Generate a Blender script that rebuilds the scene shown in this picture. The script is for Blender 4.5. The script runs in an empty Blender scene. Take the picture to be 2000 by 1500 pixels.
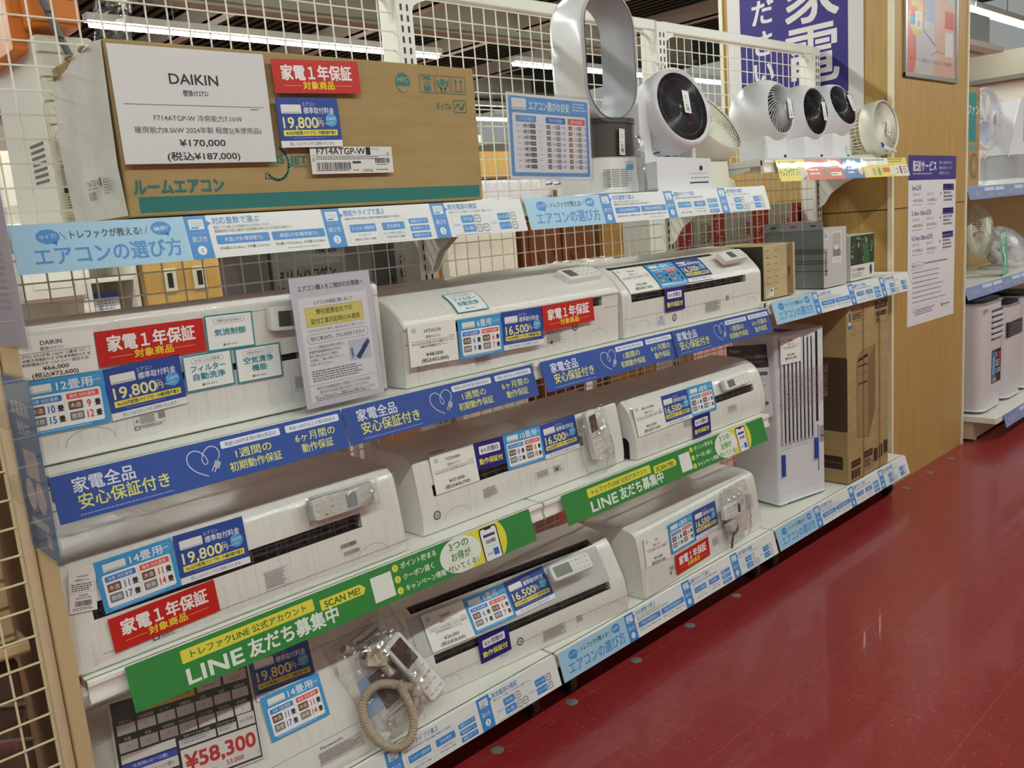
import bpy, math, random
from mathutils import Vector, Matrix
random.seed(7)
SC = bpy.context.scene
COL = SC.collection
R = math.radians
FZ = -0.06                                     # height of the shop floor

# ---------------------------------------------------------------- camera
def cam_axes(yaw, pitch, roll):
    cy, sy = math.cos(yaw), math.sin(yaw)
    f = Vector((sy*math.cos(pitch), cy*math.cos(pitch), -math.sin(pitch)))
    r = Vector((cy, -sy, 0)); u = r.cross(f)
    return math.cos(roll)*r+math.sin(roll)*u, -math.sin(roll)*r+math.cos(roll)*u, f
cr, cu, cf = cam_axes(R(42.94117585), R(10.45382128), R(-4.56531744))
cam = bpy.data.cameras.new('camera'); cam.sensor_width = 36.0; cam.lens = 36.0*1687.455/2000.0
cam.clip_start = 0.02; cam.clip_end = 200
camo = bpy.data.objects.new('camera', cam); COL.objects.link(camo)
camo.matrix_world = Matrix(((cr.x, cu.x, -cf.x, -0.3959266), (cr.y, cu.y, -cf.y, -1.62864188), (cr.z, cu.z, -cf.z, 1.33501052), (0, 0, 0, 1)))
SC.camera = camo

# ---------------------------------------------------------------- world, exposure
world = bpy.data.worlds.new('world'); SC.world = world; world.use_nodes = True
world.node_tree.nodes['Background'].inputs[0].default_value = (0.95, 1.0, 0.96, 1)
world.node_tree.nodes['Background'].inputs[1].default_value = 0.30
SC.view_settings.view_transform = 'Standard'; SC.view_settings.look = 'None'
SC.view_settings.gamma = 1.0; SC.view_settings.use_curve_mapping = False
SC.view_settings.exposure = 0.0
SC.cycles.transparent_max_bounces = 16
LAMP = 67.0                                     # emission of the ceiling strip lamps

# ---------------------------------------------------------------- materials
def lin(h):
    h = h.lstrip('#'); h = ''.join(x*2 for x in h) if len(h) == 3 else h; c = [int(h[i:i+2], 16)/255 for i in (0, 2, 4)]
    return tuple(x/12.92 if x <= .04045 else ((x+.055)/1.055)**2.4 for x in c)
MATS = {}
def mat(hexc, rough=.45, metal=0., spec=.5, emit=0., name=None, coat=0.):
    k = (hexc, rough, metal, spec, emit, coat)
    if k in MATS: return MATS[k]
    m = bpy.data.materials.new(name or 'paint_'+hexc.strip('#')); m.use_nodes = True
    b = m.node_tree.nodes['Principled BSDF']; c = lin(hexc)
    b.inputs['Base Color'].default_value = (*c, 1); b.inputs['Roughness'].default_value = rough
    b.inputs['Metallic'].default_value = metal; b.inputs['Specular IOR Level'].default_value = spec
    b.inputs['Coat Weight'].default_value = coat; b.inputs['Coat Roughness'].default_value = .08
    if emit:
        b.inputs['Emission Color'].default_value = (*c, 1); b.inputs['Emission Strength'].default_value = emit
    MATS[k] = m; return m
def nodes(m): return m.node_tree.nodes, m.node_tree.links
def nmat(name, c1, c2, scale=(1, 1, 1), nscale=5., rough=.5, detail=4., lo=.35, hi=.65, bump=0., spec=.5, coords='Object', coat=0.):
    m = bpy.data.materials.new(name); m.use_nodes = True; n, l = nodes(m); b = n['Principled BSDF']
    tc = n.new('ShaderNodeTexCoord'); mp = n.new('ShaderNodeMapping'); mp.inputs['Scale'].default_value = scale
    nz = n.new('ShaderNodeTexNoise'); nz.inputs['Scale'].default_value = nscale; nz.inputs['Detail'].default_value = detail
    rp = n.new('ShaderNodeValToRGB'); e = rp.color_ramp.elements
    e[0].position = lo; e[1].position = hi; e[0].color = (*lin(c1), 1); e[1].color = (*lin(c2), 1)
    l.new(tc.outputs[coords], mp.inputs[0]); l.new(mp.outputs[0], nz.inputs[0]); l.new(nz.outputs[0], rp.inputs[0])
    l.new(rp.outputs[0], b.inputs['Base Color']); b.inputs['Roughness'].default_value = rough
    b.inputs['Specular IOR Level'].default_value = spec; b.inputs['Coat Weight'].default_value = coat
    if bump:
        bp = n.new('ShaderNodeBump'); bp.inputs['Strength'].default_value = bump; bp.inputs['Distance'].default_value = .002
        l.new(nz.outputs[0], bp.inputs['Height']); l.new(bp.outputs[0], b.inputs['Normal'])
    return m
def clear(name, tint=(1, 1, 1), base=.03, streak=.0, sscale=(1, 1, 1), nscale=20., rough=.06, bump=.0, fres=.25, lo=.5, hi=.75):
    """clear plastic: transparent with gloss, more gloss where the film is creased"""
    m = bpy.data.materials.new(name); m.use_nodes = True; n, l = nodes(m)
    n.remove(n['Principled BSDF']); out = n['Material Output']
    tr = n.new('ShaderNodeBsdfTransparent'); tr.inputs[0].default_value = (*tint, 1)
    gl = n.new('ShaderNodeBsdfGlossy'); gl.inputs['Roughness'].default_value = rough
    mx = n.new('ShaderNodeMixShader'); lw = n.new('ShaderNodeLayerWeight'); lw.inputs[0].default_value = .25
    ma = n.new('ShaderNodeMath'); ma.operation = 'MULTIPLY_ADD'; ma.inputs[1].default_value = fres; ma.inputs[2].default_value = base
    l.new(lw.outputs['Facing'], ma.inputs[0]); fac = ma.outputs[0]
    if streak or bump:
        tc = n.new('ShaderNodeTexCoord'); mp = n.new('ShaderNodeMapping'); mp.inputs['Scale'].default_value = sscale
        mp.inputs['Rotation'].default_value = (0, .12, 0)
        nz = n.new('ShaderNodeTexNoise'); nz.inputs['Scale'].default_value = nscale; nz.inputs['Detail'].default_value = 5
        l.new(tc.outputs['Object'], mp.inputs[0]); l.new(mp.outputs[0], nz.inputs[0])
        if streak:
            mr = n.new('ShaderNodeMapRange'); mr.inputs[1].default_value = lo; mr.inputs[2].default_value = hi; mr.inputs[4].default_value = streak
            l.new(nz.outputs[0], mr.inputs[0]); ad = n.new('ShaderNodeMath'); l.new(fac, ad.inputs[0]); l.new(mr.outputs[0], ad.inputs[1]); fac = ad.outputs[0]
        if bump:
            bp = n.new('ShaderNodeBump'); bp.inputs['Strength'].default_value = bump; bp.inputs['Distance'].default_value = .004
            l.new(nz.outputs[0], bp.inputs['Height']); l.new(bp.outputs[0], gl.inputs['Normal'])
    l.new(fac, mx.inputs[0]); l.new(tr.outputs[0], mx.inputs[1]); l.new(gl.outputs[0], mx.inputs[2]); l.new(mx.outputs[0], out.inputs[0])
    return m

WHITE = mat('#e9e7e2', .35, name='white_plastic')
SHELF = mat('#eeece4', .4, name='white_enamel_steel')
WIRE = mat('#e6e2d4', .4, name='cream_enamel_wire')
BEIGE = mat('#cbb389', .5, name='beige_enamel_steel')
DARK = mat('#17171a', .4, name='dark_plastic')
SLOT = mat('#120f10', .45, name='slot_dark')
GREY = mat('#8d8f93', .45, name='grey_plastic')
FILM = clear('stretch_film', (.985, .985, .985), .03, .14, (22, 1.1, 1.1), 7., .15, .8, .10, .55, .72)
BAG = clear('polythene_bag', (.95, .95, .95), .03, .42, (1, 1, 1), 22., .14, 1.0, .2, .52, .72)
SLEEVE = clear('clear_sleeve', (.98, .98, .98), .015, 0, (1, 1, 1), 5., .05, .30, .045)
ACRYL = clear('clear_acrylic', (.97, .97, .985), .03, 0, (1, 1, 1), 5., .05, 0, .25)
CARD = nmat('corrugated_cardboard', '#a48a5f', '#b0976b', (1, 1, 6), 6., .8, 6., .3, .7, .15, .2)
CARD2 = nmat('pale_cardboard', '#b7a27c', '#c7b48f', (1, 1, 5), 5., .8, 6., .3, .7, .15, .2)
WOOD = nmat('birch_veneer', '#b08b4e', '#bd9a5f', (26, 26, 1.1), 3., .42, 8., .3, .7, .0, .35)
PINE = nmat('knotty_pine', '#552a12', '#6d3b1b', (8, 8, 1.5), 3., .4, 8., .3, .7)
DKWOOD = nmat('dark_walnut', '#3a1d14', '#532c1e', (6, 6, 1), 3., .35, 8.)

# ---------------------------------------------------------------- mesh builder
class MB:
    def __init__(s): s.v = []; s.f = []; s.mi = []; s.m = []
    def mid(s, m):
        if m not in s.m: s.m.append(m)
        return s.m.index(m)
    def add(s, vs, fs, m, M=None):
        o = len(s.v); k = s.mid(m)
        s.v += [tuple(M @ Vector(v)) for v in vs] if M is not None else [tuple(v) for v in vs]
        s.f += [tuple(o+i for i in f) for f in fs]; s.mi += [k]*len(fs); return s
    def box(s, a, b, m, M=None):
        x0, y0, z0 = a; x1, y1, z1 = b
        vs = [(x0, y0, z0), (x1, y0, z0), (x1, y1, z0), (x0, y1, z0), (x0, y0, z1), (x1, y0, z1), (x1, y1, z1), (x0, y1, z1)]
        return s.add(vs, [(0, 3, 2, 1), (4, 5, 6, 7), (0, 1, 5, 4), (1, 2, 6, 5), (2, 3, 7, 6), (3, 0, 4, 7)], m, M)
    def tube(s, pts, r, m, n=8, caps=True, closed=False, M=None):
        pts = [Vector(p) for p in pts]; vs = []; fs = []; N = len(pts); up = None
        for i, p in enumerate(pts):
            a = pts[i-1] if (i or closed) else p; b = pts[(i+1) % N] if (i < N-1 or closed) else p
            d = (b-a).normalized() if (b-a).length > 1e-9 else Vector((0, 0, 1))
            if up is None: up = Vector((0, 0, 1)) if abs(d.z) < .9 else Vector((1, 0, 0))
            x = d.cross(up)
            x = x.normalized() if x.length > 1e-6 else d.orthogonal().normalized()
            y = x.cross(d).normalized(); up = y; rr = r[i] if isinstance(r, (list, tuple)) else r
            for k in range(n):
                t = 2*math.pi*k/n; vs.append(p+x*rr*math.cos(t)+y*rr*math.sin(t))
        M2 = N if closed else N-1
        for i in range(M2):
            j = (i+1) % N
            for k in range(n): fs.append((i*n+k, i*n+(k+1) % n, j*n+(k+1) % n, j*n+k))
        if caps and not closed: fs += [tuple(range(n-1, -1, -1)), tuple((N-1)*n+k for k in range(n))]
        return s.add(vs, fs, m, M)
    def cyl(s, p0, p1, r, m, n=20, r1=None, M=None): return s.tube([p0, p1], [r, r if r1 is None else r1], m, n, M=M)
    def lathe(s, prof, m, n=40, M=None, mats=None, sx=1., sy=1.):
        vs = []; N = len(prof)
        for r, z in prof:
            for k in range(n):
                t = 2*math.pi*k/n; vs.append((r*math.cos(t)*sx, r*math.sin(t)*sy, z))
        for i in range(N-1):
            fs = [(i*n+k, i*n+(k+1) % n, (i+1)*n+(k+1) % n, (i+1)*n+k) for k in range(n)]
            if i == 0: base = len(s.v); s.add(vs, fs, (mats[i] if mats else m), M)
            else:
                k2 = s.mid(mats[i] if mats else m); s.f += [tuple(base+q for q in f) for f in fs]; s.mi += [k2]*len(fs)
        return s
    def prism(s, poly, a, b, m, axis='x', M=None):
        n = len(poly)
        def P(t, q): return (t, q[0], q[1]) if axis == 'x' else (q[0], t, q[1]) if axis == 'y' else (q[0], q[1], t)
        vs = [P(a, q) for q in poly]+[P(b, q) for q in poly]
        fs = [tuple(range(n)), tuple(range(2*n-1, n-1, -1))]+[(i, (i+1) % n, n+(i+1) % n, n+i) for i in range(n)]
        return s.add(vs, fs, m, M)
    def mesh(s, name, smooth=35., fixn=False):
        me = bpy.data.meshes.new(name); me.from_pydata(s.v, [], s.f); 
        for m in s.m: me.materials.append(m)
        me.polygons.foreach_set('material_index', s.mi)
        if smooth:
            me.polygons.foreach_set('use_smooth', [True]*len(s.f)); me.update(); me.set_sharp_from_angle(angle=R(smooth))
        me.update(); return me
def rr_pts(w, h, r, n=5):
    """rounded rectangle outline centred on the origin"""
    o = []
    for cx, cy, a0 in ((w/2-r, h/2-r, 0), (-w/2+r, h/2-r, 90), (-w/2+r, -h/2+r, 180), (w/2-r, -h/2+r, 270)):
        for i in range(n+1):
            t = R(a0+90*i/n); o.append((cx+r*math.cos(t), cy+r*math.sin(t)))
    return o
def smoothpath(pts, k=2, closed=False):
    pts = [Vector(p) for p in pts]
    for _ in range(k):
        o = [] if closed else [pts[0]]
        n = len(pts)
        for i in range(n if closed else n-1):
            a, b = pts[i], pts[(i+1) % n]; o += [a*.75+b*.25, a*.25+b*.75]
        if not closed: o.append(pts[-1])
        pts = o
    return pts

# ---------------------------------------------------------------- object helpers
def link(o, parent=None):
    COL.objects.link(o)
    if parent: o.parent = parent
    return o
def tag(o, label=None, cat=None, group=None, kind=None):
    if label: o['label'] = label
    if cat: o['category'] = cat
    if group: o['group'] = group
    if kind: o['kind'] = kind
    return o
def bev(o, w, seg=2):
    if w:
        b = o.modifiers.new('bevel', 'BEVEL'); b.width = w; b.segments = seg; b.limit_method = 'ANGLE'; b.angle_limit = R(40); b.harden_normals = False
    return o
def thing(name, label, cat, loc=(0, 0, 0), rz=0., group=None, M=None):
    o = bpy.data.objects.new(name, None); o.empty_display_size = .05; link(o)
    if M is not None: o.matrix_world = M
    else: o.location = loc; o.rotation_euler = (0, 0, rz)
    return tag(o, label, cat, group)
def part(name, mb, parent, bevel=0., smooth=35., label=None):
    o = link(bpy.data.objects.new(name, mb.mesh(name, smooth)), parent); bev(o, bevel)
    return tag(o, label)
def solo(name, label, cat, mb, loc=(0, 0, 0), rz=0., group=None, bevel=0., smooth=35., M=None):
    o = link(bpy.data.objects.new(name, mb.mesh(name, smooth)))
    if M is not None: o.matrix_world = M
    else: o.location = loc; o.rotation_euler = (0, 0, rz)
    bev(o, bevel); return tag(o, label, cat, group)
def struct(name, mb, smooth=35., parent=None, bevel=0.):
    o = link(bpy.data.objects.new(name, mb.mesh(name, smooth)), parent); bev(o, bevel)
    if not parent: o['kind'] = 'structure'
    return o
def frame(c, u, v):
    c, u, v = Vector(c), Vector(u).normalized(), Vector(v); v = (v-u*v.dot(u)).normalized(); n = u.cross(v)
    return Matrix(((u.x, v.x, n.x, c.x), (u.y, v.y, n.y, c.y), (u.z, v.z, n.z, c.z), (0, 0, 0, 1)))
def aim(loc, d):
    """frame whose local z points along d"""
    d = Vector(d).normalized(); x = Vector((0, 0, 1)).cross(d)
    x = x.normalized() if x.length > 1e-6 else Vector((1, 0, 0)); y = d.cross(x)
    return Matrix(((x.x, y.x, d.x, loc[0]), (x.y, y.y, d.y, loc[1]), (x.z, y.z, d.z, loc[2]), (0, 0, 0, 1)))

# ---------------------------------------------------------------- lettering and signs
TXT = {}
def text_geo(s):
    if s in TXT: return TXT[s]
    c = bpy.data.curves.new('lettering', 'FONT'); c.body = s; c.size = 1; c.resolution_u = 3
    o = bpy.data.objects.new('lettering', c); me = o.to_mesh()
    vs = [(v.co.x, v.co.y) for v in me.vertices]; fs = [tuple(p.vertices) for p in me.polygons]
    o.to_mesh_clear(); bpy.data.objects.remove(o); bpy.data.curves.remove(c)
    x0 = min((v[0] for v in vs), default=0); x1 = max((v[0] for v in vs), default=1)
    TXT[s] = ([(a-x0, b-.37) for a, b in vs], fs, x1-x0); return TXT[s]
class Sg:
    """a printed sheet: millimetres from the top-left corner, y downwards"""
    def __init__(s, w, h, bg='#f4f3ef', rough=.4, r=0): s.w = w; s.h = h; s.bg = bg; s.P = []; s.rough = rough; s.r = r
    def poly(s, pts, c, L=1): s.P.append(([tuple(p) for p in pts], [tuple(range(len(pts)))], c, L)); return s
    def rect(s, x, y, w, h, c, L=1): return s.poly([(x, y), (x+w, y), (x+w, y+h), (x, y+h)], c, L)
    def rr(s, x, y, w, h, r, c, L=1): return s.poly([(x+w/2+a, y+h/2+b) for a, b in rr_pts(w, h, min(r, w/2, h/2), 4)], c, L)
    def ell(s, cx, cy, rx, ry, c, L=1, n=28): return s.poly([(cx+rx*math.cos(2*math.pi*i/n), cy+ry*math.sin(2*math.pi*i/n)) for i in range(n)], c, L)
    def line(s, pts, wd, c, L=2, closed=False):
        n = len(pts)
        for i in range(n if closed else n-1):
            a, b = pts[i], pts[(i+1) % n]; dx, dy = b[0]-a[0], b[1]-a[1]; d = math.hypot(dx, dy) or 1; e = wd*.25
            ox, oy = -dy/d*wd/2, dx/d*wd/2; ex, ey = dx/d*e, dy/d*e
            s.poly([(a[0]+ox-ex, a[1]+oy-ey), (b[0]+ox+ex, b[1]+oy+ey), (b[0]-ox+ex, b[1]-oy+ey), (a[0]-ox-ex, a[1]-oy-ey)], c, L)
        return s
    def box(s, x, y, w, h, wd, c, L=2, r=0):
        if not r: return s.line([(x, y), (x+w, y), (x+w, y+h), (x, y+h)], wd, c, L, True)
        return s.line([(x+w/2+a, y+h/2+b) for a, b in rr_pts(w, h, min(r, w/2, h/2), 3)], wd, c, L, True)
    def t(s, st, x, y, size, c='#222222', w=None, al='l', b=0., L=3, rot=0., sx=1.):
        vs, fs, nw = text_geo(st); k = size*sx if w is None else w/max(nw, 1e-6); W = nw*k
        ox = {'l': 0, 'c': -W/2, 'r': -W}[al]; ca, sa = math.cos(R(rot)), math.sin(R(rot))
        for bx, by in (((-b, -b), (b, b), (-b, b), (b, -b)) if b else ((0, 0),)):
            q = []
            for vx, vy in vs:
                px, py = (vx*k+ox+bx*size), (-vy*size+by*size); q.append((x+px*ca-py*sa, y+px*sa+py*ca))
            s.P.append((q, fs, c, L+(bx*2+by)*.6/(b or 1)*.1))
        return s
    def dash(s, x, y, w, rows, pitch, c='#6a6a70', th=.5, L=2, seed=1, al='l'):
        rn = random.Random(seed*31+int(x*7+y*3))
        for i in range(rows):
            W = w*(1 if al == 'j' else rn.uniform(.72, 1)); px = x+(w-W)/2 if al == 'c' else x; e = px+W
            while px < e:
                l = rn.uniform(.6, 1.5)*pitch; s.rect(px, y+i*pitch-th*pitch/2, min(l, e-px), th*pitch, c, L); px += l+pitch*rn.uniform(.2, .45)
        return s
    def bars(s, x, y, w, h, c='#1d1d1f', L=2, seed=3):
        rn = random.Random(seed); px = x
        while px < x+w: l = rn.choice((.5, .5, 1, 1.4))*w/48; s.rect(px, y, l, h, c, L); px += l+rn.choice((.6, .6, 1.1))*w/48
        return s
    def _col(s, c): return mat(c, s.rough)
    def mb(s, th=.4, back=None):
        m = MB(); W, H = s.w, s.h
        def P(x, y, z): return ((x-W/2)/1000, (H/2-y)/1000, z/1000)
        if s.bg:
            m.add([P(0, 0, 0), P(W, 0, 0), P(W, H, 0), P(0, H, 0), P(0, 0, -th), P(W, 0, -th), P(W, H, -th), P(0, H, -th)],
                  [(3, 2, 1, 0), (0, 1, 5, 4), (1, 2, 6, 5), (2, 3, 7, 6), (3, 0, 4, 7)], s._col(s.bg))
            m.add([P(0, 0, -th), P(W, 0, -th), P(W, H, -th), P(0, H, -th)], [(0, 1, 2, 3)], s._col(back or s.bg))
        for vs, fs, c, L in s.P: m.add([P(x, y, L*.13) for x, y in vs], [f[::-1] if len(f) else f for f in fs], s._col(c))
        return m
    def mb_surf(s, fn, th=.4, rows=10):
        """wrap the sheet over a curved front: fn(x, t, off) -> point; x, t in metres from the sheet's centre"""
        m = MB(); W, H = s.w, s.h
        def P(x, y, z): return fn((x-W/2)/1000, (H/2-y)/1000, z/1000)
        if s.bg:
            vs = []; fs = []
            for i in range(rows+1):
                y = H*i/rows; vs += [P(0, y, 0), P(W, y, 0), P(0, y, -th), P(W, y, -th)]
            for i in range(rows):
                a = 4*i; b = a+4; fs += [(a, b, b+1, a+1), (a+2, a+3, b+3, b+2), (a, a+2, b+2, b), (a+1, b+1, b+3, a+3)]
            fs += [(0, 1, 3, 2), (4*rows, 4*rows+2, 4*rows+3, 4*rows+1)]
            m.add(vs, fs, s._col(s.bg))
        for vs, fs, c, L in s.P:
            # cut tall shapes into bands so that they follow the curve
            if len(fs) == 1 and max(v[1] for v in vs)-min(v[1] for v in vs) > H/rows and len(vs) == 4:
                k = max(2, int((max(v[1] for v in vs)-min(v[1] for v in vs))/(H/rows))+1); a, b, c2, d = vs; q = []; ff = []
                for i in range(k+1):
                    t = i/k; q += [P(a[0]+(d[0]-a[0])*t, a[1]+(d[1]-a[1])*t, L*.13), P(b[0]+(c2[0]-b[0])*t, b[1]+(c2[1]-b[1])*t, L*.13)]
                for i in range(k): ff.append((2*i, 2*i+2, 2*i+3, 2*i+1))
                m.add(q, ff, s._col(c)); continue
            m.add([P(x, y, L*.13) for x, y in vs], [f[::-1] for f in fs], s._col(c))
        return m
    def place(s, name, label, M, cat='sign', group=None, th=.4, parent=None):
        me = s.mb(th).mesh(name, 0); o = link(bpy.data.objects.new(name, me), parent)
        if parent: o.matrix_local = M; return tag(o, label)
        o.matrix_world = M; return tag(o, label, cat, group)

# ================================================================ the setting
def floor_mat():
    m = bpy.data.materials.new('red_vinyl_tile'); m.use_nodes = True; n, l = nodes(m); b = n['Principled BSDF']
    tc = n.new('ShaderNodeTexCoord')
    def noise(sc, det=3.):
        z = n.new('ShaderNodeTexNoise'); z.inputs['Scale'].default_value = sc; z.inputs['Detail'].default_value = det; l.new(tc.outputs['Object'], z.inputs[0]); return z
    def ramp(src, lo, hi, c1, c2):
        r = n.new('ShaderNodeValToRGB'); e = r.color_ramp.elements; e[0].position = lo; e[1].position = hi; e[0].color = c1; e[1].color = c2; l.new(src, r.inputs[0]); return r
    def mix(f, a, bcol):
        x = n.new('ShaderNodeMix'); x.data_type = 'RGBA'; l.new(f, x.inputs[0]); l.new(a, x.inputs[6]) if hasattr(a, 'is_linked') else None
        x.inputs[7].default_value = bcol; return x
    base = ramp(noise(45).outputs[0], .3, .7, (*lin('#8f2527'), 1), (*lin('#9a2e2f'), 1))
    vo = n.new('ShaderNodeTexVoronoi'); vo.inputs['Scale'].default_value = 62.; l.new(tc.outputs['Object'], vo.inputs[0])
    chip = ramp(vo.outputs['Distance'], .10, .17, (1, 1, 1, 1), (0, 0, 0, 1))
    msk = ramp(noise(40, 1).outputs[0], .46, .54, (0, 0, 0, 1), (1, 1, 1, 1))
    mu = n.new('ShaderNodeMath'); mu.operation = 'MULTIPLY'; l.new(chip.outputs[0], mu.inputs[0]); l.new(msk.outputs[0], mu.inputs[1])
    mx = mix(mu.outputs[0], base.outputs[0], (*lin('#c27d74'), 1))
    br = n.new('ShaderNodeTexBrick'); br.inputs['Scale'].default_value = 1.; br.inputs['Brick Width'].default_value = .45; br.inputs['Row Height'].default_value = .45; br.offset = 0
    br.inputs['Mortar Size'].default_value = .0012; l.new(tc.outputs['Object'], br.inputs[0])
    m2 = mix(br.outputs['Fac'], mx.outputs[2], (*lin('#a5504a'), 1))
    l.new(m2.outputs[2], b.inputs['Base Color'])
    rr_ = ramp(noise(4, 6).outputs[0], .3, .75, (.30, .30, .30, 1), (.42, .42, .42, 1)); l.new(rr_.outputs[0], b.inputs['Roughness'])
    b.inputs['Specular IOR Level'].default_value = .7; b.inputs['Coat Weight'].default_value = .35; b.inputs['Coat Roughness'].default_value = .05
    return m
b = MB(); b.box((-7, -9, FZ-.1), (14, 16, FZ), floor_mat()); struct('floor', b, 0)
# grey round floor patches along the shelf foot line
for i, x in enumerate((.66, .965, 1.268, 1.577, 1.876, 2.17, 3.666, 3.971, 4.263)):
    b = MB(); b.lathe([(0, .0012), (.016, .0012), (.018, 0)], mat('#77767a', .5), 20)
    solo('floor_patch', 'small round grey floor patch in the row along the foot of the shelves', 'floor patch', b, (x, .005+.006*i/2, FZ), group='round floor patches along the shelf foot')
# ceiling of dark ribbed deck with beams
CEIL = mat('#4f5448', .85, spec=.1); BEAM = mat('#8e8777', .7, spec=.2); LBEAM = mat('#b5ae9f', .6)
b = MB()
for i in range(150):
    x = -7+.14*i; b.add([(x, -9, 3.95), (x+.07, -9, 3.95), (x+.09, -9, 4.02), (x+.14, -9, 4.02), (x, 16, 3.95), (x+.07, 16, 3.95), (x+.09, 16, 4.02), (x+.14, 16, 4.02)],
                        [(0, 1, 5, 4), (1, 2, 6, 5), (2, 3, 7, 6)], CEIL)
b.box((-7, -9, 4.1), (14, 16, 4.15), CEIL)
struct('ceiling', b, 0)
for i, y in enumerate((2.9, 6.5, 10.0, 13.5)):
    b = MB(); b.box((-7, y-.11, 3.56), (11.5, y+.11, 3.585), BEAM); b.box((-7, y-.008, 3.585), (11.5, y+.008, 3.93), BEAM); b.box((-7, y-.11, 3.93), (11.5, y+.11, 3.95), BEAM)
    struct('ceiling_beam_%d' % i, b, 0)
for i, x in enumerate((.6, 2.4, 4.2, 6.0, 7.8, 9.6)):
    b = MB(); b.box((x-.07, -9, 3.7), (x+.07, 16, 3.72), LBEAM); b.box((x-.07, -9, 3.7), (x-.055, 16, 3.9), LBEAM)
    struct('ceiling_joist_%d' % i, b, 0)
WALL = mat('#cfc6b8', .8, spec=.2)
b = MB(); b.box((-7, 15.2, FZ), (14, 15.4, 3.95), mat('#d8d2c6', .8)); struct('wall_back', b, 0)
b = MB(); b.box((-7, -6.2, FZ), (14, -6.0, 3.95), mat('#d8d2c6', .8)); struct('bounce_wall', b, 0)  # unseen wall behind the camera, added for bounce and reflections on the film
b = MB(); b.box((11, -9, FZ), (11.2, 15.2, 2.52), WALL); struct('wall_right', b, 0)
b = MB(); b.box((10.9, -9, 2.52), (11.2, 15.2, 2.83), mat('#8d8576', .8)); b.box((10.86, -9, 2.50), (10.9, 15.2, 2.55), mat('#5c574d', .6)); struct('trim_1', b, 0)

# ---------------------------------------------------------------- ceiling lamps
TUBE = mat('#f5fcf3', .5, emit=LAMP, name='lamp_diffuser_glow'); LHOUSE = mat('#c9c7c0', .5)
def lamp(x0, x1, y, z, label, along='x', w=.07):
    t = thing('ceiling_lamp', label, 'lamp', (x0, y, z), 0 if along == 'x' else R(90), 'strip lamps under the ceiling')
    L = x1-x0; b = MB(); b.box((0, -w*.75, .02), (L, w*.75, .075), LHOUSE); part('housing', b, t, .004)
    b = MB(); b.prism([(-w/2, .02), (-w*.42, -.012), (0, -.022), (w*.42, -.012), (w/2, .02)], .03, L-.03, TUBE); part('diffuser', b, t, label='glowing white diffuser')
    for x in (L*.2, L*.8):
        b = MB(); b.cyl((x, 0, .07), (x, 0, .75), .005, mat('#8d8f90', .4), 8); part('hanger', b, t)
lamp(2.05, 5.36, 5.22, 3.0, 'long glowing strip lamp seen above the cardboard carton, left of the first upright')
lamp(6.35, 10.4, 5.22, 3.0, 'glowing strip lamp seen behind the bladeless fan loop')
lamp(-2.0, 1.6, 5.22, 3.0, 'strip lamp above the white cabinets behind the display, beyond the left edge')
lamp(-2.4, 1.6, 1.58, 3.0, 'strip lamp over the rear aisle, left end')
lamp(2.2, 6.2, 1.58, 3.0, 'strip lamp over the rear aisle, middle')
lamp(7.2, 10.7, 1.58, 3.0, 'bright strip lamp at top right beside the wooden pillar')
lamp(-3.2, .4, -2.05, 3.0, 'strip lamp over the front aisle, left end')
lamp(1.0, 4.6, -2.05, 3.0, 'strip lamp over the front aisle, middle')
lamp(5.2, 8.8, -2.05, 3.0, 'strip lamp over the front aisle, right end')
lamp(2.0, 5.6, 8.86, 3.0, 'far strip lamp low behind the carton, near the back wall')
lamp(6.4, 10.2, 8.86, 3.0, 'far strip lamp seen behind the round fans')
lamp(-.6, 3.0, 12.5, 3.0, 'farthest strip lamp seen at the left edge behind the white upright appliance')
lamp(.9, 2.6, 10.75, 2.50, 'pale strip lamp under the lintel along the far right wall', 'y')
lamp(2.8, 4.6, 10.75, 2.50, 'second pale strip lamp under the lintel, behind the pillar', 'y')

# ---------------------------------------------------------------- wooden pillar
b = MB(); b.box((3.65, .085, FZ), (4.57, .95, 3.95), WOOD)
pil = struct('pillar', b, 0)
b = MB(); b.box((3.641, .077, FZ), (3.663, .098, 3.95), mat('#e6dcbf', .5)); b.box((4.555, .077, FZ), (4.575, .098, 3.95), mat('#e6dcbf', .5))
b.box((3.641, .935, FZ), (3.663, .955, 3.95), mat('#e6dcbf', .5)); struct('trim_2', b, 0)
b = MB(); b.box((3.66, .0845, 1.262), (4.56, .0852, 1.267), mat('#3c2a12', .7)); b.box((3.6495, .09, 1.262), (3.6505, .94, 1.267), mat('#3c2a12', .7)); struct('trim_3', b, 0)

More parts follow.
